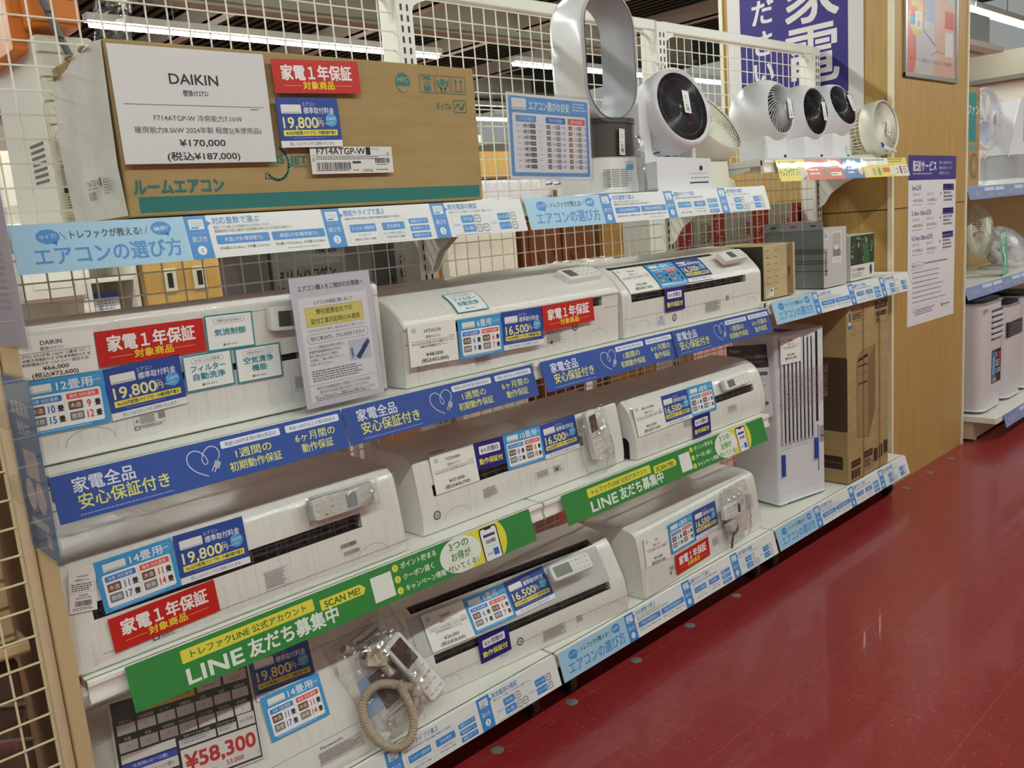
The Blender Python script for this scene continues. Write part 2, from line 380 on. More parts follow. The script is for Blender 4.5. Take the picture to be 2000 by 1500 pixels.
# ================================================================ the gondola
GY = .43
def wires(x0, x1, z0, z1, y, r=.0021, step=.05, m=WIRE):
    b = MB(); n = 6
    k = 0
    x = x0
    while x <= x1+1e-6: b.cyl((x, y, z0), (x, y, z1), r, m, n); x += step
    z = z0
    while z <= z1+1e-6: b.cyl((x0, y-.0035, z), (x1, y-.0035, z), r, m, n); z += step
    return b
names = ['behind the cardboard carton', 'behind the bladeless fan', 'before the wooden pillar']
for i in range(3):
    x0 = 1.2*i; t = thing('grid_panel', 'white wire grid back panel '+names[i], 'grid panel', (x0, GY, FZ+.1), group=None)
    b = wires(.025, 1.175, 0, 1.96, 0); part('wire_grid', b, t, smooth=60)
    b = MB(); b.box((.02, -.016, 1.958), (1.18, .016, 1.995), SHELF); part('top_rail', b, t, .004)
    for s in (0, 1):
        q = [(.0, 0), (.075, 0), (.072, -.012), (.05, -.018), (.028, -.03), (.014, -.055), (.010, -.085), (0, -.085)]
        q = [(a+.02, z+1.958) for a, z in q] if not s else [(1.18-a, z+1.958) for a, z in q]
        b = MB(); b.prism(q, -.009, .009, SHELF, 'y'); part('corner_gusset', b, t)
UP = ['at the left end of the display', 'right of the cardboard carton', 'right of the bladeless fan', 'beside the wooden pillar']
for i in range(4):
    x = 1.2*i; t = thing('shelf_upright', 'white slotted steel upright '+UP[i], 'upright', (x, GY+.005, FZ), group=None)
    b = MB(); b.box((-.03, -.028, .02), (.03, .05, 2.09), SHELF); part('post', b, t, .003)
    b = MB()
    for k in range(66):
        z = .15+.029*k
        for s in (-.011, .011): b.box((s-.0032, -.0292, z), (s+.0032, -.0275, z+.017), SLOT)
    part('slot_column', b, t, smooth=0, label='column of paired dark slots')

def shelf(x0, x1, z, y1=.40, label='', base=False):
    t = thing('display_shelf', label, 'shelf', (x0, 0, z)); w = x1-x0
    b = MB(); b.box((.004, .006, -.022), (w-.004, y1, -.002), SHELF)
    b.prism([(.006, -.002), (.0, -.004), (-.001, -.012), (.004, -.020), (.004, -.034), (.0, -.040), (.0, -.048), (.012, -.048), (.012, -.002)], .004, w-.004, SHELF)
    part('board', b, t, .0015)
    if not base:
        for xx in (.012, w-.015):
            q = [(.40, -.022), (.06, -.022), (.06, -.034), (.16, -.05), (.27, -.085), (.34, -.13), (.375, -.18), (.40, -.19)]
            b = MB(); b.prism(q, xx, xx+.003, SHELF); part('bracket', b, t)
    else:
        b = MB(); b.box((.004, .045, -.085), (w-.004, y1, -.05), mat('#2b2a28', .5)); part('base_frame', b, t, label='dark base frame')
    return t
for i, (x0, x1, z) in enumerate(((0, 1.2, 1.40), (1.2, 2.4, 1.40), (2.4, 3.6, 1.489), (0, 1.2, .967), (1.2, 2.4, .967), (2.4, 3.6, .9875), (0, 1.2, .577), (1.2, 2.4, .577))):
    shelf(x0, x1, z, .40, 'white steel shelf '+['holding the cardboard carton', 'holding the bladeless fan and black-faced circulator', 'holding the row of round circulator fans beside the pillar',
          'in the second row behind the left blue warranty strips', 'in the second row behind the right blue warranty strips', 'in the second row holding the grey boxes beside the pillar', 'in the third row behind the longer green strip', 'in the third row behind the shorter green strip'][i])
for i in range(3):
    shelf(1.2*i, 1.2*i+1.2, 0.126, .40, 'white bottom shelf '+['under the accessory bag at the left', 'in the middle under the wrapped units', 'under the tall white cooler beside the pillar'][i], True)
# casters
for i, x in enumerate((.12, 1.14, 1.30, 2.34, 2.47, 3.53)):
    t = thing('caster', 'black caster under the bottom shelf, '+['far left', 'left of the first joint', 'right of the first joint', 'left of the second joint', 'right of the second joint', 'at the pillar end'][i], 'caster', (x, .06, FZ))
    b = MB(); b.lathe([(0, -.016), (.026, -.016), (.034, -.012), (.036, 0), (.034, .012), (.026, .016), (0, .016)], DARK, 24, Matrix.Translation((0, 0, .036)) @ Matrix.Rotation(R(90), 4, 'Y')); part('wheel', b, t)
    b = MB(); b.box((-.024, -.01, .036), (-.019, .03, .10), mat('#55555a', .3, .8)); b.box((.019, -.01, .036), (.024, .03, .10), mat('#55555a', .3, .8)); b.box((-.024, -.01, .095), (.024, .03, .1), mat('#55555a', .3, .8)); part('fork', b, t)

# left end post and wire wing
t = thing('end_post', 'beige steel post at the left end of the display', 'post', (-.03, .01, FZ))
b = MB(); b.box((-.006, -.012, 0), (.022, .05, 1.5), BEIGE); part('post', b, t, .002)
b = MB(); b.box((-.026, -.002, .02), (-.007, .03, 1.48), mat('#d6c4a0', .5)); part('side_strip', b, t, .002)
b = MB(); b.box((.0, -.0125, .98), (.003, -.0115, .99), SLOT); part('slot', b, t)
b = MB(); b.box((.0005, .05, .02), (.005, .385, 1.44), BEIGE); part('side_panel', b, t, .001, label='flat beige end panel')
t = thing('wire_wing', 'cream wire grid wing panel left of the beige post', 'grid panel', (-.36, .015, FZ))
b = wires(.0, .30, .05, 1.45, 0, .0022, .05, mat('#dccfa8', .45)); part('wire_grid', b, t, smooth=60)
b = MB(); b.cyl((.303, 0, .02), (.303, 0, 1.47), .0032, mat('#dccfa8', .45), 8); part('edge_rod', b, t)

# ================================================================ sign artwork
AI = '#2c4a9c'
def icon(s, x, y, w, h, L=2):
    s.rr(x, y, w, h, h*.12, '#e9e8e6', L); s.rect(x+w*.06, y+h*.84, w*.88, h*.05, '#4a4a52', L+1)
def logo(s, x, y, k=1.):
    s.rr(x, y-2.6*k, 5.4*k, 5.2*k, .8*k, '#c79a2e', 2); s.rect(x+1.2*k, y-1.2*k, 1.4*k, 2.6*k, '#2a2218', 3); s.rect(x+3.2*k, y-1.2*k, 1.2*k, 2.6*k, '#2a2218', 3)
    s.t('トレジャーファクトリー', x+6.5*k, y, 4.4*k, '#1d1a18', w=27*k, b=.03)
def fee_card(price, kw, sub):
    s = Sg(148, 100, AI); s.rect(0, 86.5, 148, 13.5, '#e9e9ec', 1)
    icon(s, 10, 14, 47, 18); s.t('エアコン', 61, 13, 9, '#dfe6f5', w=30); s.t('標準取付料金', 62, 26, 14, '#e4e9f6', w=74, b=.012)
    s.t(price, 11, 49.5, 31, '#efe9a4', w=82, b=.014); s.t('円', 94, 52, 14, '#efe9a4', b=.015); s.t('～', 108, 53, 13, '#efe9a4'); s.t('(税込)', 93, 42, 4.5, '#d9dfe9')
    s.ell(127, 45, 14, 14, '#4aa3dc', 1); s.t(kw, 127, 42, 9.5, '#eaf3fb', al='c', w=22); s.t(sub, 127, 51, 6, '#eaf3fb', al='c')
    s.rr(9, 65, 130, 12, 2, '#eee05a', 1); s.t('4m以内配管パイプ付', 14, 71, 8.5, '#2a2d5a', w=70, b=.01); s.rect(87, 66.5, .5, 9, '#2a2d5a', 2); s.t('外機同階平置き', 91, 71, 8.5, '#2a2d5a', w=44, b=.01)
    s.dash(30, 81, 86, 1, 2.6, '#8fa0d8', .5); s.t('詳しくはスタッフがご説明いたします。', 74, 93, 7.4, '#2b3a86', al='c', w=108); return s
def room_card(n, kw, a, b_, c, d):
    s = Sg(148, 100, '#3f9bd9'); icon(s, 14, 9, 42, 15); s.t(n+'畳用', 64, 16, 20, '#f1f6fb', w=14*len(n)+34, b=.008); s.box(116, 8, 26, 14, .5, '#b9dbf2', 2, 2); s.t(kw, 129, 15, 8, '#e8f2fa', al='c', w=22)
    s.rr(9, 29, 130, 63, 4, '#eeeff0', 1); s.rect(73.5, 33, .5, 54, '#c9c9cd', 2)
    for x, tt, col, tc, p, q in ((13, '冷房 対応畳数', '#2f7fd0', '#2e6cc4', a, b_), (78, '暖房 対応畳数', '#e2574a', '#d9473c', c, d)):
        s.rr(x, 33, 57, 11, 2, col, 2); s.t(tt, x+28, 38.6, 7.4, '#f2f2f2', al='c', w=46)
        for y, lab, lc, v in ((56, '木造', '#75503f', p), (76, '鉄筋', '#74777f', q)):
            s.rr(x+1, y-8, 25, 16, 2, lc, 2); s.t(lab, x+13.5, y, 10, '#efeae4', al='c', w=19)
            s.t(v, x+37, y, 19, tc, al='c', b=.016, sx=.78); s.t('畳', x+47, y+1, 13, '#24242a', w=11, b=.022)
    s.dash(14, 95, 120, 1, 2.4, '#cfe6f6', .5); return s
def red_card():
    s = Sg(210, 67, '#c5201c'); s.t('家電１年保証', 105, 26, 32, '#f2ecea', al='c', w=170, b=.026); s.t('対象商品', 105, 51, 17.5, '#f0d83a', al='c', w=76, b=.022)
    s.rect(22, 51, 42, 1, '#e8b25a', 2); s.rect(146, 51, 42, 1, '#e8b25a', 2); return s
def six_card():
    s = Sg(105, 74, '#221a77'); s.rr(14, 12, 76, 22, 3, '#eeeef2', 1); s.t('6ヶ月間の', 52, 23, 15, '#2a2470', al='c', w=62, b=.016); s.t('動作保証付', 52, 53, 17, '#e9e25a', al='c', w=84, b=.022); return s
def feat_card(top, *lines):
    s = Sg(105, 74, '#35889b'); s.rect(3, 3, 99, 68, '#eef0ef', 1); s.box(18, 8, 68, 11, .6, '#67777c', 2, 5); s.t(top, 52, 13.5, 6.8, '#4b5a60', al='c', w=54)
    ys = (37,) if len(lines) == 1 else (29, 46)
    for y, l_ in zip(ys, lines): s.t(l_, 52, y, 15, '#2f8b9f', al='c', w=min(74, 17*len(l_)), b=.026)
    logo(s, 34, 63); return s
def price_card(brand, l3, price, tax, w=148, h=100):
    s = Sg(w, h, '#efedea'); k = w/148
    s.ell(18*k, 15, 6, 6, '#5a5a60', 1, 12); s.ell(18*k, 15, 5, 5, '#efedea', 2, 12); s.t('良品', 18*k, 15, 5, '#4a4a50', al='c')
    s.t(brand, w/2, 18, 11.5, '#222226', al='c', w=min(7.2*len(brand), 62)*k, b=.006); s.t('壁掛けｴｱｺﾝ', w/2, 33, 8, '#303036', al='c', w=44*k); s.rect(7*k, 41, w-14*k, .8, '#3a3a40', 2); s.dash(w-24, 37, 17, 1, 3, '#555', .5)
    y = 47
    for ln in l3: s.t(ln, w/2, y, 7.2, '#2d2d33', al='c', w=min(w-18*k, 6.4*len(ln))); y += 8
    s.t(price, w/2, 75, 11.5, '#1d1d22', al='c', b=.012, w=7.4*len(price)*k); s.t(tax, w/2, 89, 11.5, '#1d1d22', al='c', b=.012, w=7.6*len(tax)*k); return s

def choose_strip():
    s = Sg(1188, 85, '#eceef0', .35); B = '#3f8fd9'; T = '#4a93d6'
    s.rect(0, 0, 297, 85, '#a8d3ef', 1)
    for cx, cy, tt in ((58, 23, 'サイズ?'), (252, 20, '機能?')):
        s.ell(cx, cy, 19, 13, B, 2); s.poly([(cx+4, cy+10), (cx+14, cy+8), (cx+11, cy+17)], B, 2); s.t(tt, cx, cy, 9, '#e8f2fb', al='c', w=27, rot=-6)
    s.line([(78, 16), (86, 29)], 1.2, '#3c4650'); s.line([(228, 14), (222, 27)], 1.2, '#3c4650')
    s.t('トレファクが教える!', 94, 22, 16.5, '#2f3944', w=122, b=.012); s.t('エアコンの選び方', 30, 57, 36, '#4f92d8', w=252, b=.016)
    for i, x in enumerate((298, 597, 889)):
        s.rect(x, 0, 44, 85, B, 1); s.poly([(x+44, 10), (x+52, 16), (x+44, 22)], B, 1); s.rr(x+8, 7, 29, 20, 2, '#eaf1f8', 2)
        for k in range(3): s.rect(x+11, 11+4*k, 23, 1, '#6a94c4', 3)
        s.rect(x+11, 22, 15, 3, B, 3); s.rect(x+8, 33, 28, .5, '#9cc4ea', 2); s.t('選び方', x+22, 46, 12, '#eef4fa', al='c', w=30); s.ell(x+22, 68, 9, 9, '#eef4fa', 2); s.t(str(i+1), x+22, 68, 14, B, al='c', b=.01)
    s.t('対応畳数で選ぶ', 352, 12, 15, T, w=100, b=.01); s.t('商品ごとに適したお部屋の広さが決まっており、', 353, 25, 6.2, '#54585e', w=122); s.t('建築様式や冷房と暖房で対応畳数が異なるため注意が必要です。', 353, 33, 6.2, '#54585e', w=168)
    for x, w, tt, ul in ((353, 112, '木造(冷房/暖房能力)', '約6畳:2.2/2.8kw、約8畳:2.5/3.2kw'), (471, 122, '鉄筋(冷房/暖房能力)', '約6畳:～2.2/2.5kw、約8畳:2.2/2.8kw')):
        s.rr(x, 41, w, 18, 2.5, B, 2); s.t(tt, x+w/2, 50, 9.5, '#eef4fa', al='c', w=w*.72); s.t(ul, x+w/2, 67, 6.6, '#3b3f46', al='c', w=w*.94)
    s.dash(500, 77, 92, 1, 4, '#8a8d92', .45)
    s.t('機能やタイプで選ぶ', 650, 12, 15, T, w=108, b=.01); s.t('自動洗浄や空気清浄など便利な機能が搭載された製品も。', 651, 25, 6.2, '#54585e', w=150)
    for x, w, tt, u1, u2 in ((652, 78, 'フィルター自動洗浄', 'フィルターを', '自動的に洗浄する機能'), (737, 72, '空気清浄', 'ホコリや花粉などを集じんし、', '空気を浄化する機能')):
        s.box(x, 33, w, 48, .6, '#b9bcc2', 2, 4); s.rr(x+5, 38, w-10, 18, 2.5, B, 2); s.t(tt, x+w/2, 47, 9, '#eef4fa', al='c', w=min(w-18, 9*len(tt))); s.t(u1, x+w/2, 63, 5.6, '#3b3f46', al='c', w=min(w-10, 5.4*len(u1))); s.t(u2, x+w/2, 72, 5.6, '#3b3f46', al='c', w=min(w-10, 5.6*len(u2)))
    for y, tt in ((33, '壁掛けタイプ'), (50, '窓用タイプ'), (67, '床置きタイプ')): s.rr(818, y, 56, 13, 2, B, 2); s.t(tt, 846, y+6.5, 8, '#eef4fa', al='c', w=44)
    s.t('専用電源の確認', 942, 12, 15, T, w=92, b=.01); s.t('専用コンセントの有無、プラグの形状をご確認ください。', 943, 25, 6.2, '#54585e', w=140)
    for x, v, p, q in ((946, '100V', '平行型', 'IL型'), (1066, '200V', 'タンデム型', 'エルバー型')):
        s.box(x, 35, 26, 44, .6, '#b9cde6', 2, 3); s.t(v, x+13, 57, 9, '#7da8dc', al='c', w=21)
        for y, tt in ((34, p), (57, q)): s.rr(x+29, y, 40, 19, 2, B, 2); s.t(tt, x+49, y+9.5, 8.5, '#eef4fa', al='c', w=min(33, 9*len(tt)))
        for xx, y in ([(73, 34), (73, 58), (95, 58)] if v == '100V' else [(73, 34), (73, 58)]): s.box(x+xx, y+1, 17, 17, 1.8, '#3c4046', 2, 4); s.rect(x+xx+5, y+6, 1.8, 6, '#3c4046', 2); s.rect(x+xx+10, y+6, 1.8, 6, '#3c4046', 2)
    s.dash(946, 82, 150, 1, 4, '#8a8d92', .45); return s
def warranty_strip(w=594):
    s = Sg(w, 85, '#3253a6', .35); W = '#e9edf8'; Y = '#e6e47e'
    s.t('家電全品', 34, 24, 29, W, w=108, b=.014); s.t('安心保証付き', 38, 54, 29, Y, w=162, b=.014); s.dash(36, 77, 205, 1, 4.2, '#9fb0e2', .45)
    hp = [(p.x, p.y) for p in smoothpath([(286, 68, 0), (262, 54, 0), (250, 34, 0), (256, 16, 0), (274, 13, 0), (288, 26, 0), (293, 42, 0), (284, 46, 0), (280, 34, 0), (288, 18, 0), (304, 10, 0), (318, 20, 0), (317, 34, 0), (310, 44, 0)], 3)]
    s.line([(x-12, y) for x, y in hp], 1.9, W); px, py = 296, 44
    s.poly([(px-2, py-3), (px+9, py+3), (px+2, py+15), (px-9, py+9)], '#b9bcc9', 3); s.line([(px-3, py+12), (px-8, py+19)], 1.6, W); s.line([(px-8, py+9), (px-13, py+16)], 1.6, W)
    for x, tt, l1, l2 in ((312, '税抜1,000円未満の電化製品は', '1週間の', '初期動作保証'), (455, '税抜1,000円以上の電化製品は', '6ヶ月間の', '動作保証')):
        s.rr(x, 8, 130, 15, 3, W, 2); s.t(tt, x+65, 15.5, 9, '#3a4f9e', al='c', w=112); s.t(l1, x+65, 39, 20, Y, al='c', w=18*len(l1)+6, b=.01); s.t(l2, x+65, 63, 20, Y, al='c', w=19*len(l2), b=.01)
    return s
def line_strip():
    s = Sg(1070, 88, '#2b8a3c', .35); Y = '#e8de46'; W = '#eef2ea'
    s.rr(103, 10, 296, 26, 2, Y, 1); s.t('トレファクLINE 公式アカウント', 251, 23, 17, '#1f6a2c', al='c', w=258, b=.012)
    s.t('LINE', 106, 62, 42, W, w=116, b=.026); s.t('友だち募集中', 236, 60, 38, W, w=214, b=.024)
    s.poly([(414, 20), (520, 20), (532, 32), (524, 44), (414, 44)], Y, 1); s.t('SCAN ME!', 424, 32, 20, '#1f6a2c', w=92, b=.018)
    s.rect(548, 17, 58, 58, '#eceeea', 1)
    for i, (y, tt) in enumerate(((16, 'ポイント貯まる'), (43, 'クーポン届く'), (70, 'キャンペーン情報'))):
        s.ell(620, y, 8.5, 8.5, Y, 1); s.t(str(i+1), 620, y, 11, '#1f6a2c', al='c'); s.t(tt, 636, y, 16, W, w=15.2*len(tt), b=.014)
    s.ell(890, 42, 82, 68, Y, 1, 40); s.poly([(760, 0), (1070, 0), (1070, -.1), (760, -.1)], '#2b8a3c', 1)
    s.ell(815, 44, 66, 44, '#eef0ea', 2, 40)
    for y, tt, sz in ((18, '3つの', 22), (45, 'お得が', 22), (71, '付いてくる!', 17)): s.t(tt, 815, y, sz, '#2f8a3c', al='c', w=sz*len(tt)*.95, b=.016, L=4); s.rect(775, y+sz*.5, 80, 1.2, Y, 3)
    s.rr(885, 3, 62, 90, 9, '#1c1c22', 3); s.rr(889, 7, 54, 84, 6, '#eef0f2', 4); s.rr(904, 5, 24, 6, 3, '#1c1c22', 5); s.rect(896, 22, 40, 7, '#2b2f7a', 5); s.bars(900, 36, 34, 10, L=5); s.rect(894, 54, 44, .8, '#9aa', 5); s.rect(918, 62, 18, 18, '#2f66c4', 5); s.t('300', 896, 72, 9, '#3b5aa8', w=18, L=5)
    s.P = [(([(min(max(x, 0), 1070), min(max(y, 0), 88)) for x, y in vs]), fs, c, L) for vs, fs, c, L in s.P]
    return s
def app_strip():
    s = Sg(1110, 82, '#e7dfc4', .35)
    s.rect(0, 0, 205, 82, '#e9d92e', 1); s.dash(14, 12, 172, 1, 12, '#4a4420', .6); s.t('トレファクアプリ', 12, 48, 34, '#2b2717', w=136, b=.02); s.ell(176, 56, 22, 26, '#cfc3d8', 2); s.poly([(140, 82), (205, 82), (205, 60)], '#e79a86', 2)
    s.rect(205, 0, 290, 82, '#d5533c', 1); s.t('売って貯まる', 220, 22, 20, '#f3e9e2', w=112, b=.014); s.dash(225, 42, 86, 2, 15, '#f3e9e2', .5); s.ell(356, 40, 24, 30, '#8d7a5a', 2); s.box(385, 12, 90, 24, 1, '#f3d9cf', 2, 8); s.rr(390, 54, 84, 14, 3, '#efe6da', 2); s.rect(396, 58, 30, 6, '#7fae4a', 3); s.rect(426, 58, 24, 6, '#e4b33a', 3)
    s.rect(495, 0, 178, 82, '#2f6fb5', 1); s.t('買って貯まる', 508, 22, 20, '#e9eff6', w=112, b=.014); s.dash(535, 42, 60, 2, 15, '#e9eff6', .5); s.ell(645, 44, 22, 24, '#e8cf9a', 2)
    s.rect(673, 0, 437, 82, '#ece6d6', 1); s.rect(673, 30, 300, 52, '#e9d435', 2); s.dash(685, 8, 210, 1, 13, '#666', .5)
    for i, c in enumerate(('#e4e0da', '#d98f86', '#3f9a57')): s.rr(705+48*i, 40, 28, 36, 14, c, 3)
    s.rr(850, 42, 68, 20, 3, '#d94f2e', 3); s.rect(925, 36, 40, 40, '#e5e3dd', 3); s.rect(918, 0, 192, 30, '#e9d435', 2); s.dash(925, 6, 150, 2, 11, '#5a5220', .5)
    s.t('2', 985, 56, 34, '#333', b=.01); s.ell(1030, 54, 14, 20, '#c83c34', 3); s.dash(1055, 40, 45, 4, 9, '#666', .5); return s

# ================================================================ strips on the shelf edges
def strip(sg, x0, z, name, label, group=None, sleeve=True):
    """printed strip in a clear sleeve leaning out from a shelf edge"""
    w = sg.w/1000; h = sg.h/1000; d = Vector((0, -.0235, -h)); v = -d.normalized()
    c = Vector((x0+w/2, -.0045, z-.001))+d/2
    o = sg.place(name, label, frame(c, (1, 0, 0), v), 'shelf sign', group, .3)
    if sleeve:
        b = MB(); n = 40; vs = []; fs = []
        for i in range(n+1):
            x = -w/2-.004+(w+.008+sleeve)*i/n; k = random.uniform(0, .0006)
            vs += [(x, h/2+.002, .0010+k), (x, 0, .0016+random.uniform(0, .0009)), (x, -h/2-.003, .0010+k)]
        for i in range(n): fs += [(3*i, 3*i+3, 3*i+4, 3*i+1), (3*i+1, 3*i+4, 3*i+5, 3*i+2)]
        b.add(vs, fs, SLEEVE); part('clear_sleeve', b, o, smooth=80, label='clear plastic sleeve')
    return o
CH = choose_strip
for x0, z, lb in ((.006, 1.40, 'below the cardboard carton'), (1.206, 1.40, 'below the bladeless fan'), (2.42, .9875, 'below the grey boxes beside the pillar'),
                  (.006, .126, 'on the bottom edge below the accessory bag'), (1.206, .126, 'on the bottom edge, middle of three'), (2.408, .126, 'on the bottom edge below the white cooler')):
    s_ = CH()
    if x0 > 2.4: s_.w = 1188
    strip(s_, x0, z, 'guide_strip', 'light blue buying guide strip '+lb, 'buying guide strips', .004)
for x0, lb in ((.0, 'leftmost, beside the clear blue flyer holder'), (.597, 'below the standing white notice'), (1.222, 'just right of the first shelf joint'), (1.80, 'nearest the light blue guide strip at right')):
    strip(warranty_strip(), x0, .968, 'warranty_strip', 'blue warranty shelf strip with heart cable, '+lb, 'blue warranty strips', .03 if x0 in (.597, 1.80) else .0)
strip(line_strip(), .069, .580, 'promotion_strip', 'longer green app promotion strip above the black price board', 'green promotion strips', .002)
strip(line_strip(), 1.268, .580, 'promotion_strip', 'green app promotion strip right of the third-row joint', 'green promotion strips', .05)
strip(app_strip(), 2.47, 1.489, 'app_strip', 'yellow red and blue app strip below the round circulator fans', None, .02)

# ================================================================ wrapped air conditioners
def chaikin(p, k=1):
    for _ in range(k):
        o = [p[0]]
        for i in range(len(p)-1):
            a, b = p[i], p[i+1]; o += [(a[0]*.75+b[0]*.25, a[1]*.75+b[1]*.25), (a[0]*.25+b[0]*.75, a[1]*.25+b[1]*.75)]
        p = o+[p[-1]]
    return p
class AC:
    """front profile (depth, height) from the bottom front edge up and over to the back; x runs along the unit"""
    def __init__(s, label, x0, x1, z, prof, slots=(), rz=0., pivot=None, yo=0., body=WHITE, film=.0012, crink=.0007, streaky=True, seams=(), arches=(), end_in=.012, name='air_conditioner'):
        s.x0, s.x1 = (x0, x1) if pivot is None else (x0-pivot, x1-pivot)
        s.M = Matrix.Translation((x0 if pivot is None else pivot, yo, z)) @ Matrix.Rotation(R(rz), 4, 'Z')
        if pivot is None: s.x0, s.x1 = 0, x1-x0
        s.t = thing(name, label, 'air conditioner', M=s.M, group=None)
        p = [prof[0]]+chaikin(prof[1:-1], 2)+[prof[-1]]
        s.p = p; s.L = [0]
        for i in range(1, len(p)): s.L.append(s.L[-1]+math.hypot(p[i][0]-p[i-1][0], p[i][1]-p[i-1][1]))
        ev = []                                            # arc positions of slot edges
        for (h0, h1, xa, xb, dp) in slots: ev.append((s.arc(h0), s.arc(h1), xa+s.x0, xb+s.x0, dp))
        s.ev = ev
        ts = sorted(set([round(t, 5) for t in s.L]+[round(e[i], 5) for e in ev for i in (0, 1)]))
        pts = []                                           # (arc, slot index or -1)
        for t in ts:
            pts.append((t, -1))
        rows = []
        for i, t in enumerate(ts):
            rows.append((t, -1))
            for k, e in enumerate(ev):
                a, b_ = round(e[0], 5), round(e[1], 5)
                if t == a: rows.append((t+1e-6, k))
                if t == b_: rows.insert(len(rows)-1, (t-1e-6, k))
            inside = [k for k, e in enumerate(ev) if round(e[0], 5) < t < round(e[1], 5)]
            if inside: rows[-1] = (t, inside[0])
        xs = sorted(set([s.x0, s.x0+end_in*.35, s.x0+end_in, s.x1-end_in, s.x1-end_in*.35, s.x1]+[e[2] for e in ev]+[e[3] for e in ev]))
        st = []
        for x in xs:
            e_ = [k for k, e in enumerate(ev) if abs(e[2]-x) < 1e-9 or abs(e[3]-x) < 1e-9]
            act = lambda xx: frozenset(k for k, e in enumerate(ev) if e[2] < xx < e[3])
            if e_: st.append((x, act(x-1e-5))); st.append((x, act(x+1e-5)))
            else: st.append((x, act(x)))
        cy = sum(q[0] for q in p)/len(p); b = MB(); vs = []
        for x, a in st:
            e = min(x-s.x0, s.x1-x); f = 1. if e > end_in*.9 else (.990 if e > end_in*.2 else .955)
            for t, k in rows:
                y, h, ny, nh = s.at(t)
                d = -ev[k][4] if (k >= 0 and k in a) else 0
                y, h = y+ny*d, h+nh*d
                vs.append((x, .12+(y-.12)*f, h if h < .01 else .01+(h-.01)*(1-(1-f)*.55)))
        n = len(rows)
        for i in range(len(st)-1):
            for j in range(n-1):
                slot = rows[j][1] >= 0 and rows[j+1][1] >= 0 and rows[j][1] in st[i][1] and rows[j][1] in st[i+1][1]
                wall = (rows[j][1] >= 0) != (rows[j+1][1] >= 0)
                q = (i*n+j, i*n+j+1, (i+1)*n+j+1, (i+1)*n+j)
                m = SLOT if slot else body
                if wall and (max(rows[j][1], rows[j+1][1]) in st[i][1]) and (max(rows[j][1], rows[j+1][1]) in st[i+1][1]): m = SLOT
                b.f.append(q); b.mi.append(b.mid(m))
            b.f.append((i*n, (i+1)*n, (i+1)*n+n-1, i*n+n-1)); b.mi.append(b.mid(body))
        b.v = vs; b.f.append(tuple(range(n))); b.mi.append(b.mid(body)); b.f.append(tuple((len(st)-1)*n+j for j in range(n-1, -1, -1))); b.mi.append(b.mid(body))
        part('body', b, s.t, smooth=32)
        for k, (h0, h1, xa, xb, dp) in enumerate(slots):
            b = MB(); t0, t1 = ev[k][0], ev[k][1]; VN = mat('#3d3a3b', .4)
            for f in (.35, .72):
                y, h, ny, nh = s.at(t0+(t1-t0)*f); b.box((s.x0+xa+.004, y-ny*dp*.25, h-.0015), (s.x0+xb-.004, y-ny*dp*.95, h+.001), VN)
            x = s.x0+xa+.02
            while x < s.x0+xb-.02:
                y, h, ny, nh = s.at(t0); y2, h2, _, _ = s.at(t1); b.box((x, min(y, y2)-ny*dp*.35, h+.001), (x+.002, min(y, y2)-ny*dp*.95, h2-.001), VN); x += .034
            part('louver', b, s.t, smooth=0, label='dark air outlet louver')
        if seams or arches:
            sg = Sg((s.x1-s.x0)*1000, 400, None)
            for h, xa, xb in seams: sg.rect(xa*1000, 400-s.arc(h)*1000, (xb-xa)*1000, 1.0, '#6f6e6c', .5)
            for x, h, w, hh in arches:
                x *= 1000; w *= 1000; y0 = 400-s.arc(h)*1000; y1 = 400-s.arc(h+hh)*1000; q = [(x-w/2, y0)]
                q += [(x-w/2*math.cos(R(a))*(1), y1+w*.3-w*.3*math.sin(R(a))) for a in range(0, 181, 20)]+[(x+w/2, y0)]
                sg.line(q, .8, '#807f7c', .5)
            xm = (s.x0+s.x1)/2; m = sg.mb_surf(lambda a, t, o: s.pt(xm+a, t+.2, o+.0003), rows=40); part('panel_seam', m, s.t, smooth=0)
        if film:
            b = MB(); rn = random.Random(int(x0*1000)+int(z*100)); vs = []; fs = []; nx = 46; T = s.L[-1]; nt = 26
            for i in range(nx+1):
                x = s.x0-.002+(s.x1-s.x0+.004)*i/nx; e = min(x-s.x0, s.x1-x); f = 1. if e > end_in*.8 else .975
                for j in range(nt+1):
                    t = .004+(T-.01)*j/nt; y, h, ny, nh = s.at(t); o = film+rn.random()*crink*(2.2 if h > max(q[1] for q in p)*.85 else 1)
                    vs.append((x, .12+(y+ny*o-.12)*f, h+nh*o))
            for i in range(nx):
                for j in range(nt): fs.append((i*(nt+1)+j, i*(nt+1)+j+1, (i+1)*(nt+1)+j+1, (i+1)*(nt+1)+j))
            for i, sgn in ((0, -1), (nx, 1)):
                a = [vs[i*(nt+1)+j] for j in range(nt+1)]; o = len(vs); vs += [(q[0]+sgn*.002, .12+(q[1]-.12)*.9, q[2]) for q in a]
                for j in range(nt): fs.append((i*(nt+1)+j, i*(nt+1)+j+1, o+j+1, o+j))
            b.add(vs, fs, FILM); part('plastic_wrap', b, s.t, smooth=70, label='clear stretch film with creases')
    def arc(s, h):
        for i in range(1, len(s.p)):
            a, b = s.p[i-1][1], s.p[i][1]
            if min(a, b) <= h <= max(a, b) and abs(b-a) > 1e-9: return s.L[i-1]+(s.L[i]-s.L[i-1])*(h-a)/(b-a)
        return s.L[-1]
